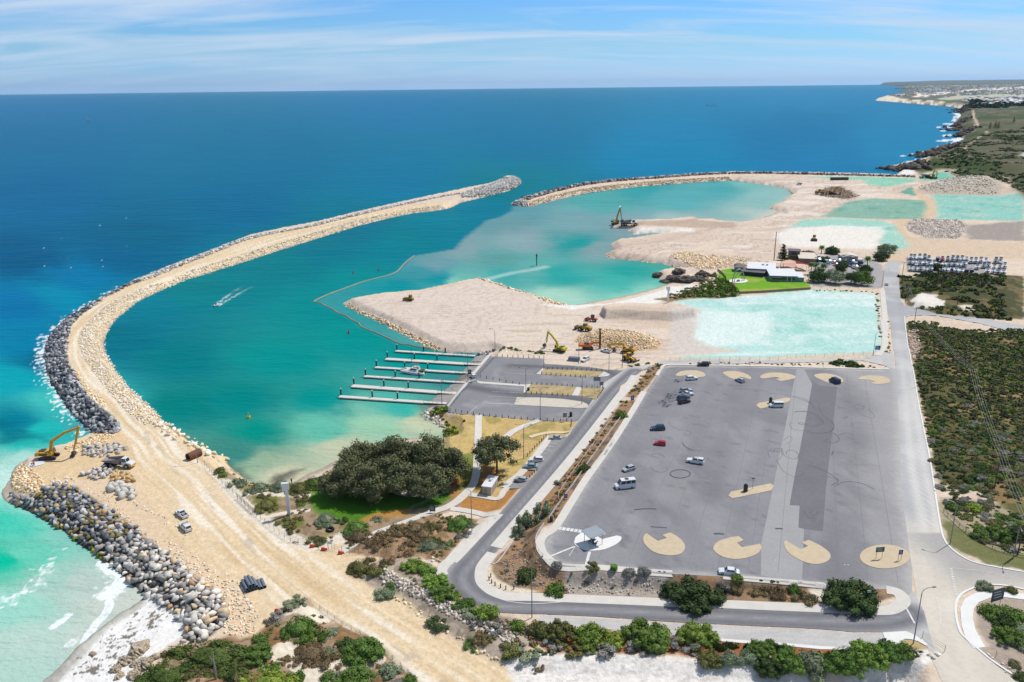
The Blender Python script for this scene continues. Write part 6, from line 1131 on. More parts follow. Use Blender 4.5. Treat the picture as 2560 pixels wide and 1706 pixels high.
tree(1150+340*K_T,980+750*K_T,17,12.5,'casuarina','open crowned tree standing alone beside the toilet block',830,60,6000,0.20,base=0.42,trunk_r=0.35,elong=1.4,limbs=8,lob=(0.06,0.11))
sheet('sand_circle',[(560+a*K_T,980+b*K_T)for a,b in ell(1760,900,230,68,30)],0.06,mat('play_sand',tuple(A(206,196,184)),rough=0.95,noises=((1.0,0.1,4),)),2.5,label='grey sand play circle under the trees')
# ------------------------------------------------------------------ vehicles
def plain(name,rgb,rough=0.5,metal=0.0,spec=0.5,n=0.06):return mat(name,tuple(A(*rgb)),rough=rough,metal=metal,spec=spec,noises=((3.0,n,3),))
TYRE=plain('tyre_rubber',(44,44,46),0.9,0,0.2);RIM=plain('rim_metal',(176,178,182),0.35,0.6);GLASS=plain('tinted_glass',(38,52,62),0.08,0,0.8);BLACKP=plain('black_plastic',(40,40,42),0.6)
LAMPW=plain('lamp_clear',(232,234,236),0.15);LAMPR=plain('lamp_red',(170,30,28),0.2);STEEL=plain('galvanised_steel',(178,182,184),0.45,0.5);CHROME=plain('bright_metal',(206,208,210),0.25,0.8)
def paint(name,rgb):return plain('paint_'+name,rgb,0.25,0.0,0.6,0.02)
PW=paint('white',(240,241,242));PS=paint('silver',(186,192,196));PR=paint('red',(206,24,40));PB=paint('blue',(40,74,104));PK=paint('black',(26,28,32));PN=paint('navy',(24,44,104));PT=paint('teal_grey',(150,172,172));PG=paint('grey',(150,154,160))
def pane(mb,quad,ins,off=0.012):
 a,b,c,d=[Vector(p)for p in quad];n=(b-a).cross(d-a).normalized();u0,u1,v0,v1=ins
 def at(u,v):return(a*(1-u)+b*u)*(1-v)+(d*(1-u)+c*u)*v+n*off
 mb.add([at(u0,v0),at(u1,v0),at(u1,v1),at(u0,v1)],[(0,1,2,3)])
def wheels(t,xs,w,r,tw=0.22,rr=0.62):
 for x in xs:
  for s in(-1,1):
   y=s*(w/2-tw/2+0.02);o=MB().cyl((x,y-tw/2,r),(x,y+tw/2,r),r,n=14).build('wheel',TYRE,t)
   MB().cyl((x,y+s*tw/2-s*0.02,r),(x,y+s*(tw/2+0.012),r),r*rr,n=12).build('rim',RIM,o)
def make_car(name,kind,paintm,label,px,py,head,cat=None,group=None,extra=None,z=None):
 D={'sedan':(4.75,1.82,1.46),'hatch':(4.1,1.74,1.48),'small':(3.75,1.66,1.5),'suv':(4.65,1.88,1.70),'wagon':(4.8,1.86,1.72),'ute':(5.2,1.86,1.78),'van':(4.9,1.86,1.98),'minibus':(5.95,2.0,2.65),'coupe':(4.5,1.8,1.36)}[kind]
 L,Wd,H=D;x,y,zz=G(px,py);hx,hy,_=G(*head);rz=math.atan2(hy-y,hx-x);t=thing(name,label,cat or 'car',(x,y,(zz if z is None else z)+0.06),rz,group)
 hl=L/2;gc=0.22 if kind in('suv','wagon','ute')else 0.17;belt={'sedan':0.90,'coupe':0.86,'hatch':0.93,'small':0.93,'suv':1.06,'wagon':1.05,'ute':1.06,'van':1.05,'minibus':1.25}[kind];hood=belt-(0.12 if kind not in('minibus','van')else 0.1)
 cab={'sedan':(-1.75,1.15,-1.05,0.35),'coupe':(-1.7,1.0,-0.8,0.15),'hatch':(-1.95,1.0,-1.55,0.25),'small':(-1.8,0.95,-1.45,0.25),'suv':(-2.2,0.95,-1.95,0.2),'wagon':(-2.3,0.95,-2.0,0.2),'ute':(-0.75,1.05,-0.6,0.3),'van':(-2.4,1.75,-2.32,0.95),'minibus':(-2.92,2.2,-2.88,1.35)}[kind]
 prof=[(-hl,gc+0.12),(-hl+0.1,gc),(hl-0.15,gc),(hl,gc+0.16),(hl-0.02,hood-0.16),(hl-0.22,hood-0.05),(cab[1]+0.05,belt),(cab[0],belt),(-hl+0.12,belt-0.03),(-hl+0.02,belt-0.16)]
 MB().prism(prof,-Wd/2,Wd/2).build('body',paintm,t,bev=0.07)
 b0,b1,r0,r1=cab;wb,wr=Wd/2-0.05,Wd/2-(0.22 if kind not in('van','minibus')else 0.12);zb=belt-0.02
 A0=[(b0,-wb,zb),(b1,-wb,zb),(b1,wb,zb),(b0,wb,zb)];B0=[(r0,-wr,H),(r1,-wr,H),(r1,wr,H),(r0,wr,H)]
 MB().loft([A0,B0]).build('cabin',paintm,t,bev=0.05)
 q=MB();pane(q,(A0[1],A0[2],B0[2],B0[1]),(0.06,0.94,0.12,0.92));q.build('windscreen',GLASS,t)
 if kind!='ute' or extra!='canopy':q=MB();pane(q,(A0[3],A0[0],B0[0],B0[3]),(0.08,0.92,0.22,0.88));q.build('rear_window',GLASS,t)
 for k,quad in enumerate(((A0[0],A0[1],B0[1],B0[0]),(A0[2],A0[3],B0[3],B0[2]))):
  q=MB();cuts=((0.07,0.5),(0.54,0.93))if kind in('sedan','hatch','small','ute','coupe')else((0.04,0.3),(0.33,0.63),(0.66,0.95));cuts=[(1-b,1-a)for a,b in cuts]if k else cuts
  for u0,u1 in cuts:pane(q,quad,(u0,u1,0.2 if kind!='minibus' else 0.25,0.88))
  q.build('side_window',GLASS,t)
 wr_=0.34 if kind in('suv','wagon','ute','minibus')else 0.31;wheels(t,(-hl+0.95 if kind!='minibus' else-hl+1.3,hl-0.88),Wd,wr_)
 for s in(-1,1):
  MB().box((hl-0.06,s*(Wd/2-0.28),hood-0.17),(0.14,0.36,0.15)).build('headlight',LAMPW,t);MB().box((-hl+0.04,s*(Wd/2-0.2),belt-0.2),(0.1,0.24,0.2)).build('tail_light',LAMPR,t)
  MB().box((b1-0.35,s*(Wd/2+0.08),belt+0.03),(0.12,0.2,0.13)).build('mirror',paintm,t)
 MB().box((hl-0.02,0,gc+0.22),(0.1,Wd*0.6,0.16)).build('grille',BLACKP,t)
 if kind=='ute':
  if extra=='canopy':
   c0=[(-hl+0.12,-wb,belt-0.02),(-0.82,-wb,belt-0.02),(-0.82,wb,belt-0.02),(-hl+0.12,wb,belt-0.02)];c1=[(-hl+0.3,-wr,H+0.02),(-0.84,-wr,H+0.02),(-0.84,wr,H+0.02),(-hl+0.3,wr,H+0.02)]
   c=MB().loft([c0,c1]).build('canopy',paintm,t,bev=0.05);q=MB();pane(q,(c0[3],c0[0],c1[0],c1[3]),(0.08,0.92,0.15,0.9));pane(q,(c0[0],c0[1],c1[1],c1[0]),(0.1,0.9,0.25,0.85));pane(q,(c0[2],c0[3],c1[3],c1[2]),(0.1,0.9,0.25,0.85));q.build('canopy_window',GLASS,t)
  else:
   MB().box((-hl+0.95,0,belt-0.005),(1.5,Wd-0.34,0.03)).build('tray',BLACKP,t);MB().box((-hl+0.9,0.2,belt+0.12),(0.9,0.7,0.24)).box((-hl+1.4,-0.4,belt+0.1),(0.4,0.5,0.2)).build('toolbox',STEEL,t)
 if extra=='rack' or(kind in('ute',)and extra=='canopy'):
  q=MB()
  for xx in np.linspace(r0+0.2,r1-0.2,3):q.cyl((xx,-wr,H+0.12),(xx,wr,H+0.12),0.035,n=6)
  for s in(-1,1):q.cyl((r0+0.1,s*wr,H+0.12),(r1-0.1,s*wr,H+0.12),0.03,n=6);q.box((r0+0.2,s*wr,H+0.06),(0.05,0.05,0.12));q.box((r1-0.2,s*wr,H+0.06),(0.05,0.05,0.12))
  q.build('roof_rack',BLACKP,t)
 if kind=='minibus':MB().box((-0.4,0,H+0.04),(1.0,1.0,0.1)).build('roof_hatch',BLACKP,t)
 if kind=='van' and extra=='blackroof':pass
 return t
def car(ox,oy,x,y,hx,hy,kind,p,label,name='parked_car',k=K_T,extra=None,cat=None,group=None):
 return make_car(name,kind,p,label,ox+x*k,oy+y*k,(ox+hx*k,oy+hy*k),cat,group,extra)
GCAR='cars on the big car park'
car(1780,1279,155,572,60,562,'sedan',PW,'white sedan by itself at the near edge of the car park',group=GCAR)
car(1150,980,1515,880,1425,890,'minibus',PW,'white minibus with dark windows and a roof hatch','minibus',cat='van',group=GCAR)
car(1150,980,1548,722,1480,742,'hatch',PS,'silver hatchback parked behind the minibus',group=GCAR)
car(1150,980,2160,652,2085,640,'ute',PW,'white dual cab ute with canopy and roof rack','utility_truck',extra='canopy',cat='ute',group=GCAR)
car(1150,980,1835,488,1770,482,'small',PR,'small bright red hatchback',group=GCAR)
car(1150,980,1815,350,1745,352,'wagon',PB,'dark blue wagon behind the red hatchback',extra='rack',group=GCAR)
car(1280,700,1650,918,1710,912,'suv',PW,'white four wheel drive towing a small trailer',group=GCAR)
car(1280,700,2092,935,2045,915,'hatch',PS,'silver hatchback in the notch of a gravel island',group=GCAR)
car(1280,700,1755,790,1700,790,'suv',PK,'black four wheel drive at the far kerb of the car park',group=GCAR)
car(1280,700,1598,1030,1660,1022,'wagon',PS,'silver wagon at the back of the trailer row',extra='rack',group=GCAR)
car(1280,700,1605,1066,1668,1055,'ute',PW,'white ute in the trailer row','utility_truck',cat='ute',group=GCAR)
car(1280,700,1572,1098,1634,1088,'wagon',PB,'dark blue wagon between white ute and black one',group=GCAR)
car(1280,700,1580,1132,1642,1118,'wagon',PK,'black wagon nearest in the trailer row',extra='rack',group=GCAR)
car(1920,800,612,575,550,545,'van',PN,'dark blue and white van on the gravel island','parked_van',cat='van',group=GCAR)
car(1920,800,75,800,15,800,'van',PW,'white van with dark windows beside the slim median','parked_van',cat='van',group=GCAR)
car(1150,980,700,642,645,640,'suv',PW,'white four wheel drive in the roadside bays',group='cars in the roadside bays')
car(1150,980,648,698,585,696,'sedan',PT,'grey green sedan in the roadside bays',group='cars in the roadside bays')
car(1150,980,560,822,500,818,'hatch',PS,'silver hatchback by the toilet block',group='cars in the roadside bays')
car(1150,980,878,435,825,432,'coupe',PS,'silver coupe at the end of the roadside bays',group='cars in the roadside bays')
car(780,640,1480,1115,1455,1095,'hatch',PW,'white car parked at the head of the middle ramp')
car(1800,400,1530,1152,1535,1100,'hatch',PW,'white car driving on the straight road','moving_car')
car(0,1050,1670,880,1615,835,'ute',PW,'white ute with a loaded open tray on the haul track','utility_truck',cat='ute')
car(0,1050,1705,1000,1660,955,'ute',PW,'white ute with a closed canopy on the haul track','utility_truck',extra='canopy',cat='ute')
K7=270/2353
car(1350,820,1440,530,1320,500,'ute',PW,'white ute parked at the foot of the stockpile','utility_truck',k=K7,cat='ute')
car(1350,820,985,720,945,740,'wagon',PW,'white wagon beside the grey pipe stack',k=K7)
def trailer(px,py,head,L,label,boat=False):
 x,y,z=G(px,py);hx,hy,_=G(*head);t=thing('boat_trailer',label,'trailer',(x,y,z+0.06),math.atan2(hy-y,hx-x),'boat trailers behind the parked cars')
 m=MB()
 for s in(-1,1):m.box((-0.2,s*0.7,0.5),(L*0.7,0.1,0.1));m.tube([(L*0.15,s*0.7,0.5),(L*0.5,0,0.5)],0.05)
 for xx in(-L*0.5,-L*0.2,0.1*L):m.box((xx,0,0.5),(0.1,1.45,0.1))
 m.box((L*0.5,0,0.5),(0.5,0.1,0.1));m.build('frame',STEEL,t);wheels(t,(-L*0.22,),1.9,0.28,0.16)
 MB().box((L*0.3,0,0.85),(0.08,0.08,0.7)).box((L*0.3,0,1.15),(0.25,0.2,0.15)).build('winch_post',CHROME,t)
 q=MB()
 for s in(-1,1):q.box((-L*0.22,s*0.95,0.62),(0.7,0.22,0.04));q.box((-L*0.3,s*0.4,0.68),(L*0.45,0.12,0.08))
 q.build('mudguard',CHROME,t);return t
trailer(1280+1535*K_T,700+930*K_T,(1280+1600*K_T,700+920*K_T),4.0,'small boat trailer hitched to the white four wheel drive')
trailer(1280+1470*K_T,700+1060*K_T,(1280+1540*K_T,700+1048*K_T),5.0,'dark boat trailer behind the silver wagon')
trailer(1280+1465*K_T,700+1085*K_T,(1280+1540*K_T,700+1075*K_T),5.0,'boat trailer behind the white ute')
trailer(1280+1430*K_T,700+1120*K_T,(1280+1510*K_T,700+1105*K_T),7.5,'long shiny boat trailer in the trailer row')
trailer(1280+1430*K_T,700+1155*K_T,(1280+1500*K_T,700+1135*K_T),4.6,'nearest boat trailer behind the black wagon')
# ------------------------------------------------------------------ machines
YEL=mat('plant_yellow',tuple(A(226,172,30)),rough=0.45,noises=((1.5,0.12,5),));YEL2=mat('plant_lime_yellow',tuple(A(212,196,30)),rough=0.45,noises=((1.5,0.12,5),));ORG=mat('plant_orange',tuple(A(226,118,30)),rough=0.5,noises=((1.5,0.12,5),));RORG=mat('roller_red',tuple(A(206,72,30)),rough=0.5,noises=((1.5,0.1,5),))
DSTEEL=mat('dark_steel',tuple(A(70,66,62)),rough=0.7,noises=((2,0.2,4),));RUST=mat('rusty_steel',tuple(A(120,74,46)),rough=0.8,noises=((2,0.25,4),));DYEL=mat('plant_dusty_yellow',tuple(A(196,160,60)),rough=0.6,noises=((1.5,0.2,5),));BEDM=mat('tipper_steel',tuple(A(150,140,140)),rough=0.6,noises=((1.2,0.15,4),))
def track(t,y,L,w,h):
 r=h/2;prof=[(-L/2+r-r*math.cos(a),r-r*math.sin(a))for a in np.linspace(-math.pi/2,math.pi/2,7)]+[(L/2-r+r*math.cos(a),r+r*math.sin(a))for a in np.linspace(-math.pi/2,math.pi/2,7)]
 o=MB().prism(prof,y-w/2,y+w/2).build('track',DSTEEL,t);q=MB()
 for x in np.linspace(-L/2+r,L/2-r,6):q.cyl((x,y-w/2-0.03,r),(x,y+w/2+0.03,r),r*0.62,n=10)
 q.build('track_roller',BLACKP,o)
def excavator(label,px,py,head,boom,stick,bucket,m,k=1.0,group=None,yaw_house=0.0):
 """boom/stick/bucket: points in the machine's own side plane, metres"""
 x,y,z=G(px,py);hx,hy,_=G(*head);t=thing('excavator',label,'excavator',(x,y,z+0.02),math.atan2(hy-y,hx-x),group);t.scale=(k,k,k)
 for s in(-1,1):track(t,s*1.3,5.0,0.65,1.0)
 MB().box((0,0,0.75),(2.6,2.0,0.5)).cyl((0,0,0.95),(0,0,1.25),0.9,n=16).build('undercarriage',DSTEEL,t)
 MB().prism([(-2.9,1.35),(1.3,1.25),(1.3,2.0),(0.6,2.35),(-2.2,2.55),(-3.1,2.4),(-3.2,1.6)],-1.45,1.45).build('house',m,t,bev=0.1);MB().box((-1.0,-1.46,1.8),(2.2,0.06,0.6)).box((-1.0,1.46,1.8),(2.2,0.06,0.6)).box((-1.6,0.2,2.6),(1.6,2.0,0.18)).build('engine_grille',DSTEEL,t)
 MB().prism([(-3.55,1.3),(-2.9,1.25),(-2.9,2.35),(-3.35,2.3)],-1.4,1.4).build('counterweight',m,t,bev=0.12);MB().cyl((-2.0,-0.8,2.5),(-2.0,-0.8,3.2),0.09).build('exhaust',DSTEEL,t)
 c0=[(0.35,0.45,1.3),(1.75,0.45,1.3),(1.75,1.4,1.3),(0.35,1.4,1.3)];c1=[(0.4,0.5,3.05),(1.45,0.5,3.05),(1.45,1.35,3.05),(0.4,1.35,3.05)];cb=MB().loft([c0,c1]).build('cab',m,t,bev=0.06);q=MB()
 for a,b in((0,1),(1,2),(2,3),(3,0)):pane(q,(c0[a],c0[b],c1[b],c1[a]),(0.1,0.9,0.3,0.92))
 q.build('cab_window',GLASS,cb)
 hs=[0.7,0.95,0.75,0.5][:len(boom)]if len(boom)<5 else 0.7;MB().beam([(a,0,b)for a,b in boom],0.55,hs).build('boom',m,t);MB().beam([(a,0,b)for a,b in stick],0.42,[0.8,0.55,0.4][:len(stick)]).build('stick',m,t)
 a,b=bucket;dx=-0.9 if stick[-1][0]<stick[0][0]else 0.9
 MB().prism([(a-0.3,b+0.65),(a+0.4,b+0.6),(a+0.75,b-0.1),(a+0.35,b-0.75),(a-0.5,b-0.85),(a-0.95,b-0.5),(a-0.35,b-0.35),(a-0.25,b+0.2)],-0.75,0.75).build('bucket',DSTEEL,t,bev=0.04)
 q=MB()
 for s in(-0.42,0.42):q.cyl((1.5,s,1.8),((boom[0][0]+boom[1][0]*2)/3+0.5,s,(boom[0][1]+boom[1][1]*2)/3-0.3),0.12)
 mid=boom[-2];q.cyl((mid[0]*0.6+boom[-1][0]*0.4,0,mid[1]*0.6+boom[-1][1]*0.4+0.55),(stick[0][0]+0.2,0,stick[0][1]+0.55),0.1);q.cyl((stick[0][0]*0.7+stick[-1][0]*0.3+0.35,0,stick[0][1]*0.7+stick[-1][1]*0.3),(a+0.3,0,b+0.5),0.08);q.build('ram',CHROME,t);return t
excavator('big yellow excavator at the tip of the groyne with its boom raised',455*K_T,1050+352*K_T,(560*K_T,1050+346*K_T),[(0.6,2.0),(1.5,5.4),(5.6,8.0),(9.6,9.3)],[(10.0,9.9),(8.6,5.6),(7.4,2.4)],(7.0,1.1),YEL,1.06)
excavator('lime yellow excavator reaching toward the sand pad edge',1350+420*K7,820+515*K7,(1350+320*K7,820+490*K7),[(0.6,2.0),(1.6,4.4),(4.6,7.0),(6.2,7.6)],[(6.3,8.0),(6.9,5.0),(7.1,2.6)],(8.3,1.3),YEL2,1.0)
excavator('low slung yellow excavator resting its arm by the white ute',1350+1900*K7,820+545*K7,(1350+1780*K7,820+530*K7),[(0.6,2.0),(2.0,3.6),(5.2,3.4),(8.6,2.4)],[(8.8,2.6),(7.2,1.3),(6.2,0.9)],(5.6,0.95),YEL,1.05)
excavator('yellow excavator loading at the water end of the northern pad',1200+1245*K_T,380+680*K_T,(1200+1330*K_T,380+672*K_T),[(0.6,2.0),(1.6,5.0),(3.0,7.6),(4.6,10.2)],[(4.8,10.6),(6.0,7.0),(7.0,4.6)],(7.4,3.6),DYEL,1.5)
def loader(label,px,py,head,m,k=1.0):
 x,y,z=G(px,py);hx,hy,_=G(*head);t=thing('wheel_loader',label,'loader',(x,y,z+0.02),math.atan2(hy-y,hx-x));t.scale=(k,)*3
 MB().prism([(-3.4,1.0),(-0.4,0.9),(-0.4,2.0),(-1.0,2.3),(-3.2,2.2),(-3.5,1.8)],-1.05,1.05).build('engine_hood',m,t,bev=0.1);MB().prism([(-0.3,0.9),(2.2,0.9),(2.2,1.5),(0.2,2.0),(-0.3,2.0)],-0.75,0.75).build('front_frame',m,t,bev=0.06)
 c0=[(-1.4,-0.8,2.0),(0.2,-0.8,2.0),(0.2,0.8,2.0),(-1.4,0.8,2.0)];c1=[(-1.3,-0.75,3.45),(0.0,-0.75,3.45),(0.0,0.75,3.45),(-1.3,0.75,3.45)];cb=MB().loft([c0,c1]).build('cab',m,t,bev=0.05);q=MB()
 for a,b in((0,1),(1,2),(2,3),(3,0)):pane(q,(c0[a],c0[b],c1[b],c1[a]),(0.08,0.92,0.12,0.9))
 q.build('cab_window',GLASS,cb);wheels(t,(-2.2,1.2),2.9,0.85,0.65,0.5);q=MB()
 for s in(-0.6,0.6):q.beam([(0.6,s,2.0),(2.6,s,1.5),(3.6,s,0.6)],0.18,0.4)
 q.build('lift_arm',m,t);MB().prism([(3.4,0.1),(4.7,0.0),(4.75,0.12),(3.75,0.4),(3.7,1.3),(4.0,1.6),(3.85,1.7),(3.4,1.2)],-1.6,1.6).build('bucket',DSTEEL,t);MB().cyl((-2.6,0.5,2.2),(-2.6,0.5,3.0),0.08).build('exhaust',DSTEEL,t);return t
loader('dusty wheel loader in front of the orange roller',1280+660*K_T,700+468*K_T,(1280+590*K_T,700+455*K_T),DYEL,1.15)
loader('orange yellow wheel loader near the works gate',1350+1960*K7,820+735*K7,(1350+2150*K7,820+750*K7),YEL,1.1)
def dump_truck(label,px,py,head,k=1.0,m=YEL):
 x,y,z=G(px,py);hx,hy,_=G(*head);t=thing('dump_truck',label,'truck',(x,y,z+0.02),math.atan2(hy-y,hx-x));t.scale=(k,)*3
 MB().prism([(1.6,0.9),(4.9,0.85),(5.0,1.5),(4.7,1.95),(3.2,2.1),(1.6,2.0)],-1.15,1.15).build('bonnet',PW,t,bev=0.08);MB().prism([(3.0,0.75),(5.05,0.7),(5.1,1.15),(3.0,1.2)],-1.3,1.3).build('bumper',m,t,bev=0.04)
 c0=[(1.5,-0.95,2.0),(3.4,-0.95,2.0),(3.4,0.95,2.0),(1.5,0.95,2.0)];c1=[(1.6,-0.85,3.35),(3.0,-0.85,3.35),(3.0,0.85,3.35),(1.6,0.85,3.35)];cb=MB().loft([c0,c1]).build('cab',PW,t,bev=0.06);q=MB()
 for a,b in((0,1),(1,2),(2,3)):pane(q,(c0[a],c0[b],c1[b],c1[a]),(0.08,0.92,0.15,0.9))
 q.build('cab_window',GLASS,cb);MB().box((-1.5,0,1.1),(6.0,1.0,0.5)).build('chassis',DSTEEL,t)
 V=[];
 for x0,w0,z0 in((-5.0,1.5,2.0),(1.1,1.45,1.6)):V+=[(x0,-w0*0.8,z0-0.2 if x0>0 else z0),(x0,w0*0.8,z0-0.2 if x0>0 else z0)]
 o=[(-5.3,-1.55,2.35),(1.2,-1.55,3.2),(1.2,1.55,3.2),(-5.3,1.55,2.35)];b=[(-4.4,-1.25,1.7),(0.6,-1.25,1.5),(0.6,1.25,1.5),(-4.4,1.25,1.7)];i1=[(-5.2,-1.42,2.33),(1.08,-1.42,3.15),(1.08,1.42,3.15),(-5.2,1.42,2.33)];i0=[(-4.3,-1.1,1.85),(0.45,-1.1,1.7),(0.45,1.1,1.7),(-4.3,1.1,1.85)]
 MB().loft([b,o,i1,i0],caps=True).build('tipper_body',BEDM,t);wheels(t,(-3.9,-2.1,3.3),2.9,0.85,0.6,0.55);return t
dump_truck('articulated dump truck with an empty grey tipper on the groyne',1100*K_T,1050+430*K_T,(1240*K_T,1050+440*K_T),0.98)
dump_truck('dump truck waiting beside the excavator on the northern pad',1200+1370*K_T,380+662*K_T,(1200+1440*K_T,380+662*K_T),1.5,DYEL)
def roller(label,px,py,head,k=1.0):
 x,y,z=G(px,py);hx,hy,_=G(*head);t=thing('road_roller',label,'roller',(x,y,z+0.02),math.atan2(hy-y,hx-x));t.scale=(k,)*3
 MB().cyl((2.0,-1.05,0.8),(2.0,1.05,0.8),0.8,n=20).build('drum',DSTEEL,t);q=MB()
 for s in(-1.2,1.2):q.box((1.6,s,0.85),(3.0,0.2,0.4))
 q.box((0.4,0,0.85),(0.5,2.5,0.5)).box((3.05,0,0.85),(0.25,2.5,0.4)).build('drum_frame',RORG,t);MB().prism([(-2.6,0.7),(-0.2,0.7),(-0.2,1.5),(-1.2,1.6),(-2.6,1.5)],-0.85,0.85).build('engine_hood',RORG,t,bev=0.08)
 c0=[(-1.1,-0.8,1.5),(0.2,-0.8,1.5),(0.2,0.8,1.5),(-1.1,0.8,1.5)];c1=[(a,b,3.0)for a,b,c in c0];cb=MB().loft([c0,c1]).build('cab',BLACKP,t);q=MB()
 for a,b in((0,1),(1,2),(2,3),(3,0)):pane(q,(c0[a],c0[b],c1[b],c1[a]),(0.1,0.9,0.15,0.9))
 q.build('cab_window',GLASS,cb);wheels(t,(-1.5,),2.2,0.75,0.55,0.5);return t
roller('orange road roller below the sand plateau',1280+730*K_T,700+380*K_T,(1280+660*K_T,700+372*K_T),1.1)
def drill(label,px,py,head):
 x,y,z=G(px,py);hx,hy,_=G(*head);t=thing('drill_rig',label,'drill rig',(x,y,z+0.02),math.atan2(hy-y,hx-x))
 for s in(-1,1):track(t,s*1.3,4.6,0.6,0.95)
 MB().prism([(-4.2,1.6),(1.2,1.1),(1.2,2.3),(-1.6,2.6),(-4.2,2.4)],-1.3,1.3).build('house',ORG,t,bev=0.1);MB().prism([(-1.6,2.5),(0.6,2.4),(0.5,3.0),(-1.4,3.1)],-1.0,0.6).build('engine_cover',DSTEEL,t,bev=0.06)
 MB().beam([(0.8,0,2.2),(2.6,0,3.0),(4.9,0,2.9)],0.7,0.8).build('boom',ORG,t);MB().box((5.3,0,4.6),(0.55,0.7,8.6)).box((5.65,0,4.0),(0.25,0.35,6.5)).box((5.3,0,9.2),(0.9,0.9,0.5)).build('mast',RUST,t);MB().cyl((5.75,0,0.1),(5.75,0,7.6),0.13).build('drill_rod',DSTEEL,t);return t
drill('orange drill rig with a tall rusty mast in front of the stockpile',1350+1040*K7,820+465*K7,(1350+1200*K7,820+460*K7))
def dozer(label,px,py,head,k=1.0):
 x,y,z=G(px,py);hx,hy,_=G(*head);t=thing('bulldozer',label,'bulldozer',(x,y,z+0.02),math.atan2(hy-y,hx-x));t.scale=(k,)*3
 for s in(-1,1):track(t,s*1.1,3.8,0.6,1.1)
 MB().prism([(-1.8,0.8),(2.2,0.8),(2.2,1.7),(0.2,1.9),(-1.8,1.6)],-0.75,0.75).build('hull',DYEL,t,bev=0.08);c0=[(-1.4,-0.8,1.6),(0.1,-0.8,1.6),(0.1,0.8,1.6),(-1.4,0.8,1.6)];c1=[(a*0.9,b,3.1)for a,b,c in c0];cb=MB().loft([c0,c1]).build('cab',DYEL,t);q=MB()
 for a,b in((0,1),(1,2),(2,3),(3,0)):pane(q,(c0[a],c0[b],c1[b],c1[a]),(0.1,0.9,0.15,0.9))
 q.build('cab_window',GLASS,cb);MB().prism([(2.8,0.05),(3.0,0.05),(2.85,0.7),(3.05,1.35),(2.85,1.35),(2.6,0.7)],-1.8,1.8).build('blade',DSTEEL,t);q=MB()
 for s in(-1.5,1.5):q.beam([(0,s,0.6),(2.8,s,0.5)],0.2,0.25)
 q.build('push_arm',DYEL,t);return t
dozer('small bulldozer alone on the white sand of the northern pad',1800+862*K_T,400+740*K_T,(1800+862*K_T,400+790*K_T),1.3)
dozer('little bulldozer alone on the reclaimed sand diamond',780+895*K_T,640+412*K_T,(780+860*K_T,640+410*K_T),1.1)
loader('dark loader beside the dark spoil heap',1800+920*K_T,400+318*K_T,(1800+960*K_T,400+320*K_T),DYEL,1.6)
excavator('dark excavator in the middle of the spoil heap',1800+1030*K_T,400+318*K_T,(1800+1080*K_T,400+320*K_T),[(0.6,2.0),(1.6,4.2),(4.0,4.8),(5.6,4.2)],[(5.8,4.4),(5.6,2.6),(5.2,1.6)],(5.0,1.0),DYEL,1.5)
excavator('yellow excavator on the tan track beside the cleared mound',1920+1500*K_T,150+1090*K_T,(1920+1560*K_T,150+1100*K_T),[(0.6,2.0),(1.6,4.6),(3.6,5.8),(5.4,5.4)],[(5.6,5.6),(6.2,3.2),(5.8,1.6)],(5.4,1.1),YEL,1.7)
dump_truck('dump truck on the tan track beside the cleared mound',1920+1440*K_T,150+1086*K_T,(1920+1400*K_T,150+1088*K_T),1.5,DYEL)
car(1920,150,285,1150,265,1150,'minibus',PW,'white service truck alone on the northern pad','service_truck',cat='truck')
def container(px,py,head,label,k=1.0):
 x,y,z=G(px,py);hx,hy,_=G(*head);t=thing('site_container',label,'container',(x,y,z),math.atan2(hy-y,hx-x));MB().box((0,0,1.7),(10*k,3*k,3.0)).build('body',mat('container_green',tuple(A(60,84,78)),rough=0.6,noises=((1,0.1,4),)),t,bev=0.05);q=MB()
 for i in range(17):q.box((-4.6*k+i*0.575*k,-1.52*k,1.7),(0.25,0.06,2.7))
 q.build('side_rib',DSTEEL,t);MB().box((0,0,3.25),(10.1*k,3.1*k,0.12)).build('roof',mat('container_roof',tuple(A(90,110,104)),rough=0.6),t)
container(1920+620*K_T,150+1104*K_T,(1920+660*K_T,150+1104*K_T),'dark green site container nearer the spit',1.2);container(1920+688*K_T,150+1103*K_T,(1920+720*K_T,150+1103*K_T),'dark green site container nearer the coast',1.2)
# ------------------------------------------------------------------ boats
HULLW=plain('gelcoat_white',(238,240,242),0.3);HULLB=plain('gelcoat_blue',(50,120,190),0.35);HULLN=plain('cover_navy',(36,60,120),0.8);CREAMD=plain('deck_cream',(226,222,210),0.6);HULLR=plain('gelcoat_red',(196,40,60),0.4);MOTOR=plain('motor_black',(40,42,46),0.4);COVER=plain('boat_cover_grey',(150,156,164),0.8)
def hull(mb,L,Wd,H,x0=0.0,y0=0.0,z0=0.0,bow=0.35,fine=1.0):
 rings=[]
 for t in(0.0,0.25,0.5,0.7,0.85,0.95,1.0):
  w=Wd/2*(1-max(0,(t-0.45)/0.55)**(2.0*fine))if t<1 else 0.03;s=1+bow*t*t;k=H*(0.0 if t<0.6 else(t-0.6)/0.4*0.55)
  x=x0-L/2+L*t;rings.append([(x,y0-w,z0+H*s),(x,y0-w*0.85,z0+H*0.4+k),(x,y0,z0+k),(x,y0+w*0.85,z0+H*0.4+k),(x,y0+w,z0+H*s)])
 return mb.loft(rings)
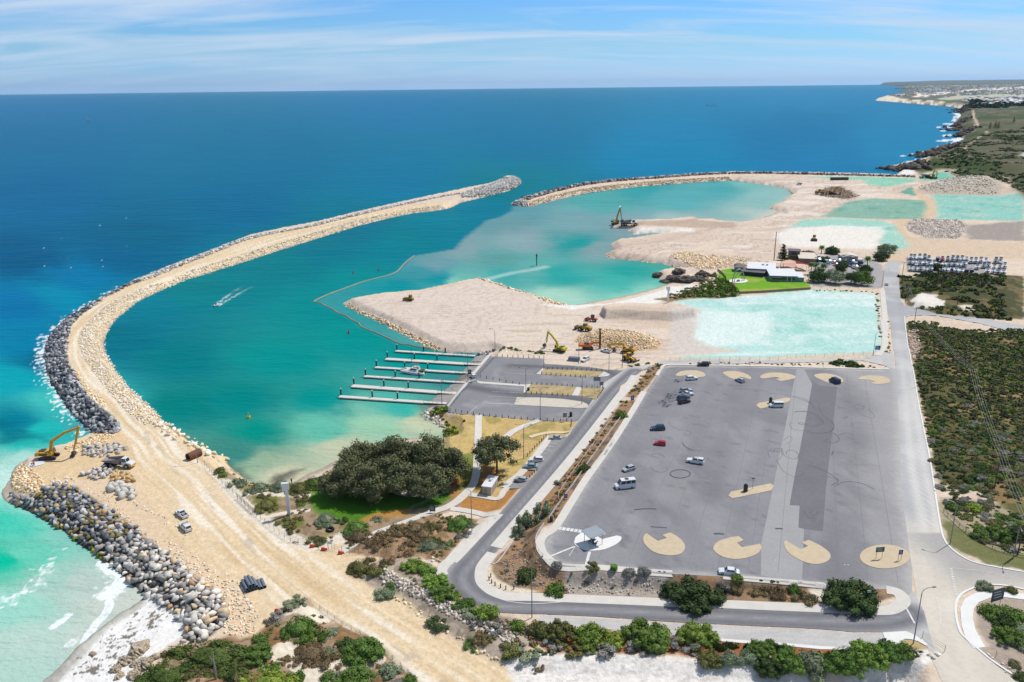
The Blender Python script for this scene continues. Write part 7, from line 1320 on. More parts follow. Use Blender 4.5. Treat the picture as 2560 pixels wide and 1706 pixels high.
def boat_parts(t,L,Wd,style,hm,lift=0.45):
 MB_=hull(MB(),L,Wd,1.0,z0=lift).build('hull',hm,t);zt_=lift+1.0
 if style=='cover':
  MB().loft([[(-L/2,-Wd*.48,zt_),(L*.42,-Wd*.12,zt_+.3),(L*.42,Wd*.12,zt_+.3),(-L/2,Wd*.48,zt_)],[(-L/2+.2,-Wd*.2,zt_+.45),(L*.3,-0.1,zt_+.7),(L*.3,0.1,zt_+.7),(-L/2+.2,Wd*.2,zt_+.45)]]).build('cover',HULLN if hm is not HULLN else COVER,t)
 else:
  MB().box((-L*0.2,0,zt_-0.12),(L*0.5,Wd*0.72,0.12)).build('cockpit',mat('cockpit_grey',tuple(A(120,120,122)),rough=0.8),t)
  c=MB().loft([[(-L*.02,-Wd*.36,zt_-.1),(L*.34,-Wd*.2,zt_+.15),(L*.34,Wd*.2,zt_+.15),(-L*.02,Wd*.36,zt_-.1)],[(0,-Wd*.3,zt_+.75),(L*.16,-Wd*.22,zt_+.7),(L*.16,Wd*.22,zt_+.7),(0,Wd*.3,zt_+.75)]]).build('cuddy',HULLW,t)
  MB().loft([[(L*.0,-Wd*.31,zt_+.72),(L*.15,-Wd*.23,zt_+.68),(L*.15,Wd*.23,zt_+.68),(0,Wd*.31,zt_+.72)],[(-.1,-Wd*.3,zt_+1.15),(L*.07,-Wd*.22,zt_+1.15),(L*.07,Wd*.22,zt_+1.15),(-.1,Wd*.3,zt_+1.15)]]).build('windscreen',GLASS,t)
  if style=='hardtop':
   q=MB().box((-L*.08,0,zt_+1.85),(L*.32,Wd*.75,.08))
   for s in(-1,1):q.cyl((-L*.2,s*Wd*.32,zt_),(-L*.2,s*Wd*.32,zt_+1.85),.04);q.cyl((L*.04,s*Wd*.28,zt_+.7),(L*.04,s*Wd*.3,zt_+1.85),.04)
   q.build('hardtop',HULLW,t)
 MB().box((-L/2-.25,0,zt_-.05),(.45,.4,.75)).box((-L/2-.3,0,zt_-.7),(.15,.12,.8)).build('outboard_motor',MOTOR,t,bev=0.05)
 q=MB()
 for s in(-1,1):q.box((-L*.05,s*Wd*.32,lift-.1),(L*.7,.1,.1));q.cyl((-L*.2,s*Wd*.45,lift-.35+.05),(-L*.2,s*(Wd*.45+.18),lift-.35+.05),.3)
 q.box((L*.55,0,lift-.1),(L*.3,.1,.1)).build('cradle',STEEL,t)
PROTO={}
def yard_boat(px,py,head,style,hm,L,label,group):
 x,y,z=G(px,py);hx,hy,_=G(*head);rz=math.atan2(hy-y,hx-x);k=(style,hm.name)
 if k not in PROTO:
  t=thing('stored_boat',label,'boat',(x,y,z),rz,group);boat_parts(t,6.5,2.4,style,hm);PROTO[k]=t
 else:t=dup(PROTO[k],(x,y,z),rz,label,group)
 t.scale=(L/6.5,L/6.5,L/5.2);return t
KB=300/2353
rows=(("130,190 195,205 300,200 400,195 480,220 660,220 745,235 850,230 950,225 1040,235 1130,240 1215,240 1310,265 1400,265 1500,255 1600,260 1795,265 1890,265",'in the back row of the storage yard'),("120,290 205,295 315,310 405,300 495,320 585,310 690,345 780,325 885,330 980,325 1080,345 1175,330 1430,385 1560,360 1650,365 1765,385 1880,380 1965,365",'in the middle row of the storage yard'),("130,415 225,420 325,425 425,430 520,420 730,420 825,440 930,445 1020,455 1125,460 1225,450 1320,455 1630,460 1740,470 1840,485 1945,490",'in the front row of the storage yard'))
bb=random.Random(8);special={('660,220'):('cover',HULLN,'dark boat under a black cover'),('745,235'):('open',HULLR,'boat with a dark red hull'),('1225,450'):('cover',HULLN,'boat under the first blue cover'),('1320,455'):('cover',HULLN,'boat under the second blue cover'),('1175,330'):('hardtop',HULLW,'largest white cruiser'),('930,445'):('cover',HULLW,'boat under a tall white tent cover'),('1560,360'):('hardtop',HULLW,'white boat with a black roof'),('1880,380'):('hardtop',HULLW,'tall white cabin boat'),('690,345'):('open',HULLW,'tiny white tender')}
names_n=['white runabout','white cuddy cabin boat','white hardtop fishing boat','grey aluminium boat']
HULLG=plain('hull_aluminium',(176,182,186),0.4,0.5)
for spec,where in rows:
 for t_ in spec.split():
  a,b=[float(v)for v in t_.split(',')]
  if t_ in special:st,hm,nm=special[t_];L=8.5 if 'largest' in nm else 7.0 if 'tiny' not in nm else 4.2;lab=nm+' '+where;g_='boats '+where
  else:i=bb.randrange(4);st,hm,nm=(('open',HULLW),('open',HULLW),('hardtop',HULLW),('open',HULLG))[i]+(names_n[i],);L=bb.uniform(6.4,8.4);lab=nm+' '+where;g_=nm+'s '+where
  px,py=2260+a*KB,620+(b+32)*KB;yard_boat(px,py,(px+bb.uniform(-2,4),py-12),st,hm,L,lab,g_)
KC=200/2353
for a,b,st,hm,L,lab in((60,680,'hardtop',HULLB,9,'blue and white cruiser nearest the clubhouse sails'),(370,700,'open',HULLW,7.5,'white bow rider beside the dark yard bush'),(515,690,'open',HULLW,5.5,'small white boat between yard bush and shed'),(660,680,'open',HULLW,7.5,'white boat in front of the grey shed wall'),(820,670,'hardtop',HULLW,8.5,'white boat with a tall canopy by the shed corner'),(1065,700,'hardtop',HULLW,7.0,'white boat at the middle of the shed front'),(1310,740,'cover',HULLN,8,'boat under a pointed navy cover by the palm'),(585,770,'open',HULLR,5.5,'red dinghy in the club yard'),(860,770,'cover',HULLB,5.5,'light blue covered dinghy half behind a tree'),(1030,790,'cover',HULLB,6.0,'bright blue kayak shaped boat in the club yard'),(1165,850,'hardtop',HULLW,6.5,'white boat with a raised roof next to the bright blue one'),(300,790,'cover',HULLW,6.0,'white covered boat behind the short palm')):
 px,py=2040+a*KC,600+b*KC;yard_boat(px,py,(px+9,py+5),st,hm,L,lab,None)
KJ=120/2352
def at_water(px,py,z=0.0):a=P(px,py,z);return(a[0],a[1],z)
ja=np.array(P(980+420*KJ,880+1050*KJ));jb=np.array(P(980+1500*KJ,880+1165*KJ));cdir=ja-jb;crz=math.atan2(cdir[1],cdir[0]);cctr=(ja+jb)/2;cn=np.array([-cdir[1],cdir[0]])/np.linalg.norm(cdir);cn=cn if cn[1]>0 else-cn
CL=float(np.linalg.norm(cdir))*1.08;cw=5.6
t=thing('catamaran','white power catamaran with a flybridge frame moored at the third jetty','boat',(cctr[0]+cn[0]*cw*0.42,cctr[1]+cn[1]*cw*0.42,-0.1),crz)
for s in(-1,1):hull(MB(),CL,1.7,1.5,y0=s*(cw/2-0.8),z0=-0.35,bow=0.12,fine=1.2).build('hull',HULLW,t)
MB().prism([(-CL*.42,.95),(CL*.30,1.0),(CL*.32,1.45),(-CL*.42,1.35)],-cw/2+.7,cw/2-.7).build('bridge_deck',CREAMD,t)
c0=[(-CL*.2,-1.9,1.35),(CL*.16,-1.7,1.4),(CL*.16,1.7,1.4),(-CL*.2,1.9,1.35)];c1=[(-CL*.2,-1.6,2.6),(CL*.06,-1.4,2.6),(CL*.06,1.4,2.6),(-CL*.2,1.6,2.6)];cb=MB().loft([c0,c1]).build('wheelhouse',HULLW,t,bev=.08);q=MB()
for a,b in((0,1),(1,2),(2,3)):pane(q,(c0[a],c0[b],c1[b],c1[a]),(.12,.9,.35,.8),.03)
q.build('wheelhouse_window',GLASS,cb);q=MB()
for xx in(-CL*.2,-CL*.07,CL*.05):
 for s in(-1,1):q.cyl((xx,s*1.5,2.6),(xx,s*1.5,4.5),.05)
 q.cyl((xx,-1.5,4.5),(xx,1.5,4.5),.05)
for s in(-1,0,1):q.cyl((-CL*.22,s*1.5,4.5),(CL*.07,s*1.5,4.5),.05)
for s in(-1,1):q.cyl((-CL*.22,s*1.5,3.5),(CL*.07,s*1.5,3.5),.04)
q.build('flybridge_frame',STEEL,t);MB().box((-CL*.12,0,2.75),(2.2,1.8,.5)).box((-CL*.2,.6,3.1),(.6,.6,.5)).build('flybridge_seat',CREAMD,t);MB().box((-CL*.36,.6,1.75),(1.8,2.6,.5)).box((-CL*.36,1.4,1.6),(2.2,.8,.7)).build('dive_gear',mat('dive_green',tuple(A(60,96,40)),rough=.8),t)
MB().cyl((CL*.07,0,2.5),(CL*.07,0,10.5),.07).cyl((CL*.07,0,9.6),(CL*.36,0,1.6),.025,n=5).build('mast',DSTEEL,t);q=MB()
for s in(-1,1):q.tube([(CL*.1,s*2.5,1.5),(CL*.1,s*2.5,2.3),(CL*.4,s*2.1,2.3),(CL*.42,s*2.1,1.5)],.03,5)
q.tube([(CL*.4,-2.1,2.3),(CL*.4,2.1,2.3)],.03,5).build('bow_rail',CHROME,t)
for s in(-1,1):MB().box((-CL*.5,s*2.0,.5),(.5,.5,1.0)).build('outboard_motor',HULLW,t,bev=.06)
wx,wy,_=at_water(1988*K_T,700+240*K_T);hx,hy,_=at_water(1955*K_T,700+262*K_T);t=thing('motor_boat','small motor boat leaving a white wake across the harbour','boat',(wx,wy,-0.15),math.atan2(hy-wy,hx-wx));hull(MB(),6.0,2.2,.9).build('hull',HULLW,t);MB().box((0,0,1.2),(1.6,1.4,.7),taper=.8).build('console',HULLW,t,bev=.05);MB().box((.75,0,1.65),(.1,1.3,.5)).build('windscreen',GLASS,t);MB().box((-3.1,0,.8),(.4,.45,.9)).build('outboard_motor',MOTOR,t)
sx_,sy_,_=at_water(221,303);t=thing('sailing_boat','lone white sailing boat far out on the open sea','boat',(sx_,sy_,0),0.4);hull(MB(),14,4,1.8).build('hull',HULLW,t);MB().cyl((1,0,1.5),(1,0,20),.15).build('mast',DSTEEL,t);MB().add([(0.7,.06,3),(-6,.5,3.2),(0.8,.06,19.5),(0.7,-.06,3),(-6,.38,3.2),(0.8,-.06,19.5)],[(0,1,2),(3,5,4),(0,3,4,1),(1,4,5,2),(2,5,3,0)]).build('mainsail',HULLW,t);MB().add([(1.4,.06,17),(7,.06,2.5),(1.6,.5,2.8),(1.4,-.06,17),(7,-.06,2.5),(1.6,.38,2.8)],[(0,1,2),(3,5,4),(0,3,4,1),(1,4,5,2),(2,5,3,0)]).build('jib',HULLW,t)
for a,b,s,l in((1768,264,9,'low dark reef rock awash in the open sea'),(1784,263,7,'second low reef rock awash in the open sea'),(1790,266,5,'smallest reef rock awash in the open sea'),(1777,266,6,'reef rock awash between two larger ones')):
 x,y,_=at_water(a,b);V,F=rock_mesh(a,16,.3);me=np_mesh('reef_rock',V,F);me.materials.append(BLK);o=link(bpy.data.objects.new('reef_rock',me));o.location=(x,y,0.2);o.scale=(s*1.6,s,s);tag(o,l,'rock')
# ------------------------------------------------------------------ jetties, boom, marks
PILEM=plain('pile_black',(40,40,44),0.6);PLANK=mat('jetty_planks',tuple(A(226,218,208)),rough=0.85,noises=((0.8,0.08,4),(3,0.12,3,(0.4,4,1),0.2)))
def jetty(a,m,s,piles,w,label):
 A_,M_,S_=[np.array(P(780+q[0]*K_T,640+q[1]*K_T,0.7))for q in(a,m,s)];d=M_-A_;L=np.linalg.norm(d);rz=math.atan2(d[1],d[0]);t=thing('jetty',label,'jetty',(A_[0],A_[1],0),rz,'boat ramp jetties')
 q=MB().box((L/2,0,0.55),(L,w,0.45))
 q.build('deck',PLANK,t,bev=.04);q=MB()
 for i in range(int(L/3)):q.box((1.5+3*i,0,0.12),(2.2,w*.8,0.5))
 q.build('float',PILEM,t);L2=np.linalg.norm(S_-M_);zs=zt(*S_)+.12
 q=MB().beam([(L,0,.75),(L+L2,0,max(zs,.8))],w*.8,.12);q.build('gangway',PLANK,t);q=MB()
 for sd_ in(-1,1):
  q.beam([(L,sd_*w*.4,1.75),(L+L2*.8,sd_*w*.4,max(zs,.8)*.8+1.1)],.06,.06)
  for k_ in range(5):x_=L+L2*.2*k_;q.box((x_,sd_*w*.4,.75+(max(zs,.8)-.75)*.2*k_+.5),(.06,.06,1.0))
 q.build('handrail',STEEL,t)
 for p in piles:
  W_=np.array(P(780+p[0]*K_T,640+p[1]*K_T,0.7));x_=float(np.dot(W_-A_,d/L));o=MB().cyl((x_,w/2+.25,-2),(x_,w/2+.25,3.3),.3,n=10).build('pile',PILEM,t);MB().cyl((x_,w/2+.25,3.3),(x_,w/2+.25,3.75),.34,.1,n=10).build('pile_cap',HULLW,o)
for a,m,s,pl,w,l in(((768,872),(1300,906),(1500,908),((770,874),(1022,884),(1222,896)),1.9,'jetty next to the rock facing of the sand pad'),((677,945),(1400,990),(1560,995),((680,945),(930,960),(1137,975)),2.7,'wide jetty second from the sand pad'),((580,1022),(1320,1068),(1490,1078),((582,1022),(846,1036),(1056,1050)),1.9,'jetty with the catamaran alongside'),((480,1104),(1190,1150),(1420,1155),((482,1104),(758,1120),(978,1133)),1.9,'jetty just nearer than the catamaran'),((368,1192),(1160,1250),(1330,1250),((370,1192),(647,1212),(872,1228)),2.9,'wide jetty second from the small beach'),((252,1290),(1030,1342),(1240,1348),((254,1290),(542,1310),(775,1325)),2.2,'longest jetty nearest the small beach')):jetty(a,m,s,pl,w,l)
bl=smooth_line(W(BOOM_S,.1),4);q=MB();q.tube([(x,y,.12)for x,y in bl],.38,6);tag(q.build('silt_boom',mat('boom_tan',tuple(A(176,160,136)),rough=.8,noises=((.7,.2,3),))),'long floating silt boom snaking across the harbour','boom')
def buoy(px,py,col,label,k=1.0):
 x,y,_=at_water(px,py);t=thing('buoy',label,'buoy',(x,y,0));m=plain('buoy_'+col,dict(red=(190,50,60),yellow=(236,200,50))[col],.5);MB().cyl((0,0,-.3),(0,0,.7),.7*k,.6*k,12).build('float',m,t);MB().cyl((0,0,.7),(0,0,2.2*k),.3*k,.12,8).build('topmark',m,t)
buoy(2285*K_T,700+1268*K_T,'yellow','yellow buoy in the shallow end of the harbour');buoy(780+337*K_T,640+712*K_T,'red','red buoy left of the silt boom');buoy(780+378*K_T,640+163*K_T,'red','red buoy beyond the silt boom corner');buoy(780+614*K_T,640+136*K_T,'red','red buoy beside the upper silt boom')
x,y,_=at_water(1200+520*K_T,380+1044*K_T);t=thing('channel_marker','dark channel marker pile standing in the harbour','marker',(x,y,0));MB().cyl((0,0,-2),(0,0,6),.3).build('pile',PILEM,t);MB().box((0,0,6.8),(1.1,1.1,1.2)).build('daymark',mat('mark_red',tuple(A(120,40,40)),rough=.6),t);MB().cyl((0,0,7.4),(0,0,8.2),.2).build('lantern',BLACKP,t);MB().box((0,0,4.6),(1.2,1.2,.1)).build('platform',PILEM,t)
def beacon(px,py,h,label):
 x,y,z=G(px,py);t=thing('leading_beacon',label,'beacon',(x,y,z),.15);MB().box((0,0,h*.4),(.85,.6,h*.8)).build('column',HULLW,t,bev=.04);MB().prism([(-1.0,h*.76),(.75,h*.8),(.75,h),(-1.2,h)],-.45,.45).build('day_panel',HULLW,t);q=MB()
 for s in(-.2,.2):q.cyl((.75,s,h*.7),(.75,s,h),.04,n=5)
 for i in range(7):q.cyl((.75,-.2,h*.72+i*h*.04),(.75,.2,h*.72+i*h*.04),.03,n=5)
 q.build('ladder',YEL,t)
beacon(560+598*K_T,980+1130*K_T,9.8,'tall white leading beacon on the near dune');beacon(1200+1725*K_T,380+1385*K_T,9.0,'white leading beacon on the lagoon beach')
# ------------------------------------------------------------------ lamps, poles, wires
POLE=plain('pole_grey',(150,154,158),.5,.4);WOOD=plain('pole_wood',(110,86,66),.9)
def lamp(px,py,h,head,label,heads=1,arm=2.2):
 """head: picture direction of the arm (dx,dy)"""
 x,y,z=G(px,py);hx,hy,_=G(px+head[0],py+head[1]);t=thing('street_lamp',label,'street lamp',(x,y,z),math.atan2(hy-y,hx-x),'street lamps');MB().cyl((0,0,-.3),(0,0,h-1.0),.13,.08,8).build('pole',POLE,t)
 for s in((1,)if heads==1 else(1,-1)):
  MB().tube([(0,0,h-1.0),(s*arm*.15,0,h-.4),(s*arm*.45,0,h-.08),(s*arm,0,h)],.06,6).build('arm',POLE,t);MB().box((s*(arm+.3),0,h-.02),(.75,.3,.16)).build('lamp_head',mat('lamp_head_grey',tuple(A(120,122,124)),rough=.5),t)
for ox,oy,k,a,b,h,d,l,n in((1150,1279,K_T,660,976,14.5,(10,-4),'tall lamp post at the outside of the road bend',1),(1780,1279,K_T,1848,1212,13,(20,-3),'lamp post on the grassy mound at the junction',1),(2060,1200,K8,975,498,11.5,(-10,-3),'lamp post at the corner of guard rail and branch road',1),(2060,1200,K8,1463,612,9.0,(4,12),'lamp post beside the branch road',1),(1920,800,K_T,1396,604,11.5,(-10,0),'lamp post at the edge of the scrub by the long road',1),(1920,800,K_T,965,330,10.5,(10,0),'lamp post at the corner of the green pad',1),(780,640,K_T,1681,870,10,(-10,0),'lamp post at the rock end of the sand pad',1),(780,640,K_T,1195,1402,12,(10,0),'double headed lamp post at the shore end of the ramps',2),(780,640,K_T,1434,1158,13,(10,0),'lamp post between the ramp lanes by the info board',1),(780,640,K_T,1964,1300,12,(10,0),'lamp post on the pale gravel island',2),(780,640,K_T,2128,1052,9,(10,0),'lamp post at the tip of the long grass island',1),(780,640,K_T,2095,1502,12,(10,0),'lamp post at the edge of the dry park',2),(1280,700,K_T,612,772,9.5,(10,0),'lamp post beside the grey pipe stack',1),(1280,700,K_T,888,862,10.5,(10,0),'lamp post at the forecourt bend',1),(1280,700,K_T,641,1142,11.5,(10,0),'lamp post at the small grass island with sign frames',1),(1150,980,K_T,585,612,11.5,(10,0),'slim lamp post beside the lone tree',1),(1150,980,K_T,110,1282,12.5,(-10,0),'lamp post on the heath beside the bend path',1),(1800,400,K_T,1485,1168,10.5,(10,0),'lamp post at the club driveway',1),(0,1050,K_T,1815,395,7,(-8,0),'dark lamp post beside the pipe mouth on the rubble edge',1)):
 lamp(ox+a*k,oy+b*k,h,d,l,n)
def wpole(px,py,h,label,cross=True,r=.16):
 x,y,z=G(px,py);t=thing('power_pole',label,'power pole',(x,y,z),.2,'wooden power poles');MB().cyl((0,0,-.5),(0,0,h),r,r*.7,8).build('pole',WOOD,t)
 if cross:MB().box((0,0,h-.6),(2.6,.14,.14)).build('cross_arm',WOOD,t);q=MB();[q.cyl((s,0,h-.5),(s,0,h-.25),.07)for s in(-1.15,-.4,.4,1.15)];q.build('insulator',HULLW,t)
 return(x,y,z+h)
p0=wpole(1800+495*K_T,400+922*K_T,19,'very tall bare pole beside the clubhouse',False,.3)
wp=[wpole(1800+1668*K_T,400+1105*K_T,11,'power pole at the boat yard corner'),wpole(1800+1702*K_T,400+1310*K_T,9,'power pole beside the white dune'),wpole(1800+1777*K_T,400+1545*K_T,10,'power pole at the side road corner'),wpole(1920+1845*K_T,800+690*K_T,10,'power pole in the middle of the scrub'),wpole(1920+2078*K_T,800+1548*K_T,11,'power pole low in the scrub'),wpole(2060+1500*K8,1200+578*K8,11,'power pole behind the guard rail')]
wpole(1800+2165*K_T,400+1402*K_T,11,'power pole on the bend of the side road');wpole(1350+1788*K7,820+870*K7,7,'weathered power pole by the works gate')
WIRE=plain('wire_grey',(196,196,190),.6)
for i in range(1,len(wp)-1):
 a,b=np.array(wp[i]),np.array(wp[i+1]);q=MB()
 for s in(-1.15,-.4,.4,1.15):
  pts=[(a+(b-a)*u+np.array([s,0,-.3-3.0*4*u*(1-u)*np.linalg.norm(b-a)/160]))for u in np.linspace(0,1,13)];q.tube([tuple(p)for p in pts],.02,4)
 tag(q.build('power_cable',WIRE),'span of overhead wires '+('from the white dune to the side road','from the side road into the scrub','across the middle of the scrub','from the scrub down to the guard rail')[i-1],'cable')
# ------------------------------------------------------------------ bollards, fences, rails
bo=MB().box((0,0,.45),(.22,.22,1.1)).build('bollard',WOOD);BOL=bo.data;bpy.data.objects.remove(bo)
def bollards(ox,oy,s,label,sp=2.3,n=None):
 l=GW(T(ox,oy,s));seg=np.concatenate([[0],np.cumsum(np.linalg.norm(np.diff(l,axis=0),axis=1))]);ds=seg if n else np.arange(0,seg[-1],sp)
 for d_ in ds:x,y=np.interp(d_,seg,l[:,0]),np.interp(d_,seg,l[:,1]);o=bpy.data.objects.new('bollard',BOL);COL.objects.link(o);o.location=(x,y,zt(x,y)+.05);o.rotation_euler.z=.2;tag(o,label,'bollard',label.replace('bollard','bollards',1))
bollards(780,640,"1215,1450 1540,1466",'timber bollard along the park edge nearest the beach');bollards(1150,980,"215,222 720,265",'timber bollard along the dry park and ramp apron');bollards(1150,980,"740,266 1025,270 1015,330",'timber bollard at the park corner by the sign frames');bollards(1280,700,"270,868 690,898",'timber bollard on the near side of the long grass island',2.0);bollards(1280,700,"330,820 840,842",'timber bollard on the far side of the long grass island',2.0);bollards(1280,700,"182,958 590,982",'timber bollard on the far side of the middle grass island',2.0);bollards(1280,700,"640,988 848,998 780,1098",'timber bollard round the small grass island',2.0);bollards(1280,700,"130,1045 545,1068",'timber bollard on the near side of the middle grass island',2.0);bollards(780,640,"1430,1150 1950,1192",'timber bollard on the concrete divider',3.0);bollards(780,640,"1700,925 2110,941",'timber bollard along the far edge of the forecourt',2.3);bollards(1150,980,"790,412 610,600",'timber bollard beside the parking bay path',2.0);bollards(1150,980,"640,790 712,722",'timber bollard on the earth island between bays',1.6);bollards(1150,1279,"283,603 267,632 291,659 322,681 372,701 421,717 494,714",'short bollard on the sandy edge inside the road bend',n=1)
def fence(label,line,m,h=1.8,sp=3.0,kind='wire',name='fence',r=.05,world=False):
 l=line if world else GW(line);seg=np.concatenate([[0],np.cumsum(np.linalg.norm(np.diff(l,axis=0),axis=1))]);n=max(2,min(99,int(seg[-1]/sp)+1));ds=np.linspace(0,seg[-1],n);xs,ys=np.interp(ds,seg,l[:,0]),np.interp(ds,seg,l[:,1]);zs=terrain(xs,ys);t=thing(name,label,name.split('_')[-1],(xs[0],ys[0],zs[0]));o0=np.array([xs[0],ys[0],zs[0]])
 pm=MB().cyl((0,0,-.2),(0,0,h),r,n=6).build('post',m,t)
 for i in range(1,n):c=pm.copy();COL.objects.link(c);c.parent=t;c.location=(xs[i]-xs[0],ys[i]-ys[0],zs[i]-zs[0])
 q=MB();P3=[np.array([a,b,c])-o0 for a,b,c in zip(xs,ys,zs)]
 if kind=='wire':
  for f in(.97,.66,.35):q.tube([tuple(p+np.array([0,0,h*f]))for p in P3],.022,4)
  q.build('wire',m,t)
 elif kind=='rail':q.tube([tuple(p+np.array([0,0,h]))for p in P3],.07,5);q.tube([tuple(p+np.array([0,0,h*.5]))for p in P3],.05,5);q.build('rail',m,t)
 else:
  for a,b in zip(P3[:-1],P3[1:]):
   d=(b-a)[:2];nn=np.array([-d[1],d[0],0])/(np.linalg.norm(d)+1e-9)*.03;V=[]
   for e in(-1,1):V+=[a+nn*e+(0,0,.1),b+nn*e+(0,0,.1),b+nn*e+(0,0,h*.95),a+nn*e+(0,0,h*.95)]
   q.add(V,[(0,1,2,3),(7,6,5,4),(0,4,5,1),(2,6,7,3),(0,3,7,4),(1,5,6,2)])
  q.build('panel',m,t)
 return t
FG=plain('fence_grey',(150,148,144),.6);FW=plain('fence_white',(226,224,220),.6);FT=plain('fence_timber',(150,132,116),.9)
fence('wire fence along the edge of the haul track',T(0,1050,"1880,420 1950,510 2100,640 2250,780 2350,880")+T(560,980,"110,970 260,1110 420,1250 560,1350 640,1395 760,1400 870,1392"),FG,1.7,2.6);fence('temporary wire fence across the footpath end',T(560,1279,"870,350 950,330 1050,370 1170,400 1320,390 1450,400 1580,400"),FG,1.9,2.2)
fence('wire fence between the near dune and the haul track',T(560,1279,"880,900 1000,980 1100,1060 1220,1110")+T(560,1279,"1560,1370 1640,1440 1760,1560"),FG,1.2,2.6);fence('wire fence along the near edge of the green pad',T(1280,700,"1450,748 1600,745 2350,742")+T(1920,800,"300,345 960,328"),FG,1.8,4.0)
fence('timber fence along the club lawn',T(1800,400,"172,1232 400,1222 600,1208 830,1192"),FT,1.5,2.5,'panel');fence('pale mesh fence along the club car park',T(1800,400,"850,1185 1000,1180 1200,1188 1450,1206"),plain('fence_sand',(206,186,164),.8),1.6,5,'wire');fence('long fence behind the club yard',T(1800,400,"1090,860 1250,868 1400,886"),FG,2.0,4,'wire');fence('wire fence in front of the boat storage yard',T(1800,400,"1720,905 1722,960 1725,1030"),FG,2.0,4)
fence('white handrail along the left side of the car park',T(1150,980,"1500,215 1400,350 1250,560 1140,715"),FW,1.0,3,'rail','handrail',.05);fence('white handrail lower down the car park side',T(1150,980,"1138,720 1040,870 950,985 860,1110 815,1190"),FW,1.0,3,'rail','handrail',.05);fence('curved white handrail at the car park corner',T(1150,980,"770,1235 715,1310 690,1380 700,1450 760,1520"),FW,1.0,2.5,'rail','handrail',.05);fence('retaining wall along the planted strip',T(1150,980,"1405,230 1300,380 1150,580 1050,720 940,880 890,960 915,1010"),FW,.5,4,'panel','low_wall')
fence('black guard rail beside the branch road corner',T(2060,1200,"925,245 930,260 1000,320 1080,395 1180,470 1320,540 1549,605 1700,640",K8),plain('rail_dark',(70,70,66),.7),1.0,2.5,'rail','guard_rail',.06);fence('curved park handrail beside the lawn',T(560,980,"2090,905 2000,960 1850,1030 1690,1090 1690,1110"),FG,1.0,2.5,'rail','handrail');fence('low fence on the lagoon headland',T(1200,380,"2180,1090 2230,1130 2260,1170"),FT,1.5,2,'panel');fence('rails of the sandy works gate',T(1780,1279,"1930,1160 2030,1215 2135,1290"),FG,1.6,3,'wire','gate');fence('leaning fence at the lower right corner',T(2060,1200,"1330,1370 1420,1420 1490,1490",K8),FG,1.4,2,'wire');fence('wire fence at the works entrance',T(1350,820,"1090,730 1190,790 1380,830",K7),FG,1.6,3)
for a,b,c,d,l in((2205,260,2260,185,'upper fallen white rail on the heath edge'),(2030,470,2120,350,'lower fallen white rail on the heath edge')):
 p,q_=G(560+a*K_T,1279+(b)*K_T),G(560+c*K_T,1279+d*K_T);tag(MB().cyl((p[0],p[1],p[2]+.15),(q_[0],q_[1],q_[2]+.25),.12,n=8).build('fallen_rail',FW),l,'rail')
# ------------------------------------------------------------------ signs and street furniture
SGREEN,SBLUE,SDARK,SWHITE=plain('sign_green',(30,100,84),.5),plain('sign_blue',(36,60,150),.5),plain('sign_slate',(60,84,96),.5),plain('sign_white',(226,228,230),.5)
def sign(px,py,w,h,top,m,label,rz=0.0,posts=2,back=True):
 x,y,z=G(px,py);t=thing('sign',label,'sign',(x,y,z),rz)
 for s in((-1,1)if posts==2 else(0,)):MB().cyl((s*w*.35,.08,-.2),(s*w*.35,.08,top),.05,n=6).build('post',POLE,t)
 MB().box((0,0,top-h/2),(w,.08,h)).build('panel',m,t)
 if m in(SGREEN,SBLUE,SDARK):q=MB();[q.box((w*(-.1+.05*i),-.046,top-h*(.25+.22*i)),(w*.6,.012,h*.07))for i in range(3)];q.build('lettering',SWHITE,t)
sign(1780+1532*K_T,1279+436*K_T,2.1,1.3,3.2,SGREEN,'green road sign on the round gravel island',.1);sign(1780+1722*K_T,1279+452*K_T,1.0,1.2,2.9,SBLUE,'blue road sign on the round gravel island',.1);sign(2060+1328*K8,1200+985*K8,3.6,3.0,4.6,SDARK,'big slate billboard behind the corner bushes',.35);sign(1920+1003*K_T,800+290*K_T,2.2,1.8,2.6,SBLUE,'blue board at the corner of the green pad');sign(780+1447*K_T,640+1098*K_T,1.6,2.0,2.6,SGREEN,'green information board at the head of the middle ramp');sign(780+1420*K_T,640+1118*K_T,1.2,1.2,2.0,SWHITE,'pale notice board beside the green information board')
sign(1780+1565*K_T,1279+1272*K_T,.9,.6,2.8,SDARK,'small dark sign on the reddish verge',0,1);sign(1150+710*K_T,1279+1055*K_T,.5,.5,1.3,SDARK,'small sign at the start of the lay-by',0,1);sign(1150+750*K_T,1279+1050*K_T,.7,.5,1.2,SDARK,'second small sign at the start of the lay-by',0,1);sign(1150+1487*K_T,1279+1090*K_T,.7,.6,1.0,SDARK,'little dark sign in the middle of the hedge');sign(1780+1430*K_T,1279+825*K_T,.8,.6,2.8,SWHITE,'white sign beside the broad dark bush',0,1);sign(1780+1362*K_T,1279+820*K_T,.5,.6,1.9,SWHITE,'narrow white sign by the broad dark bush',0,1)
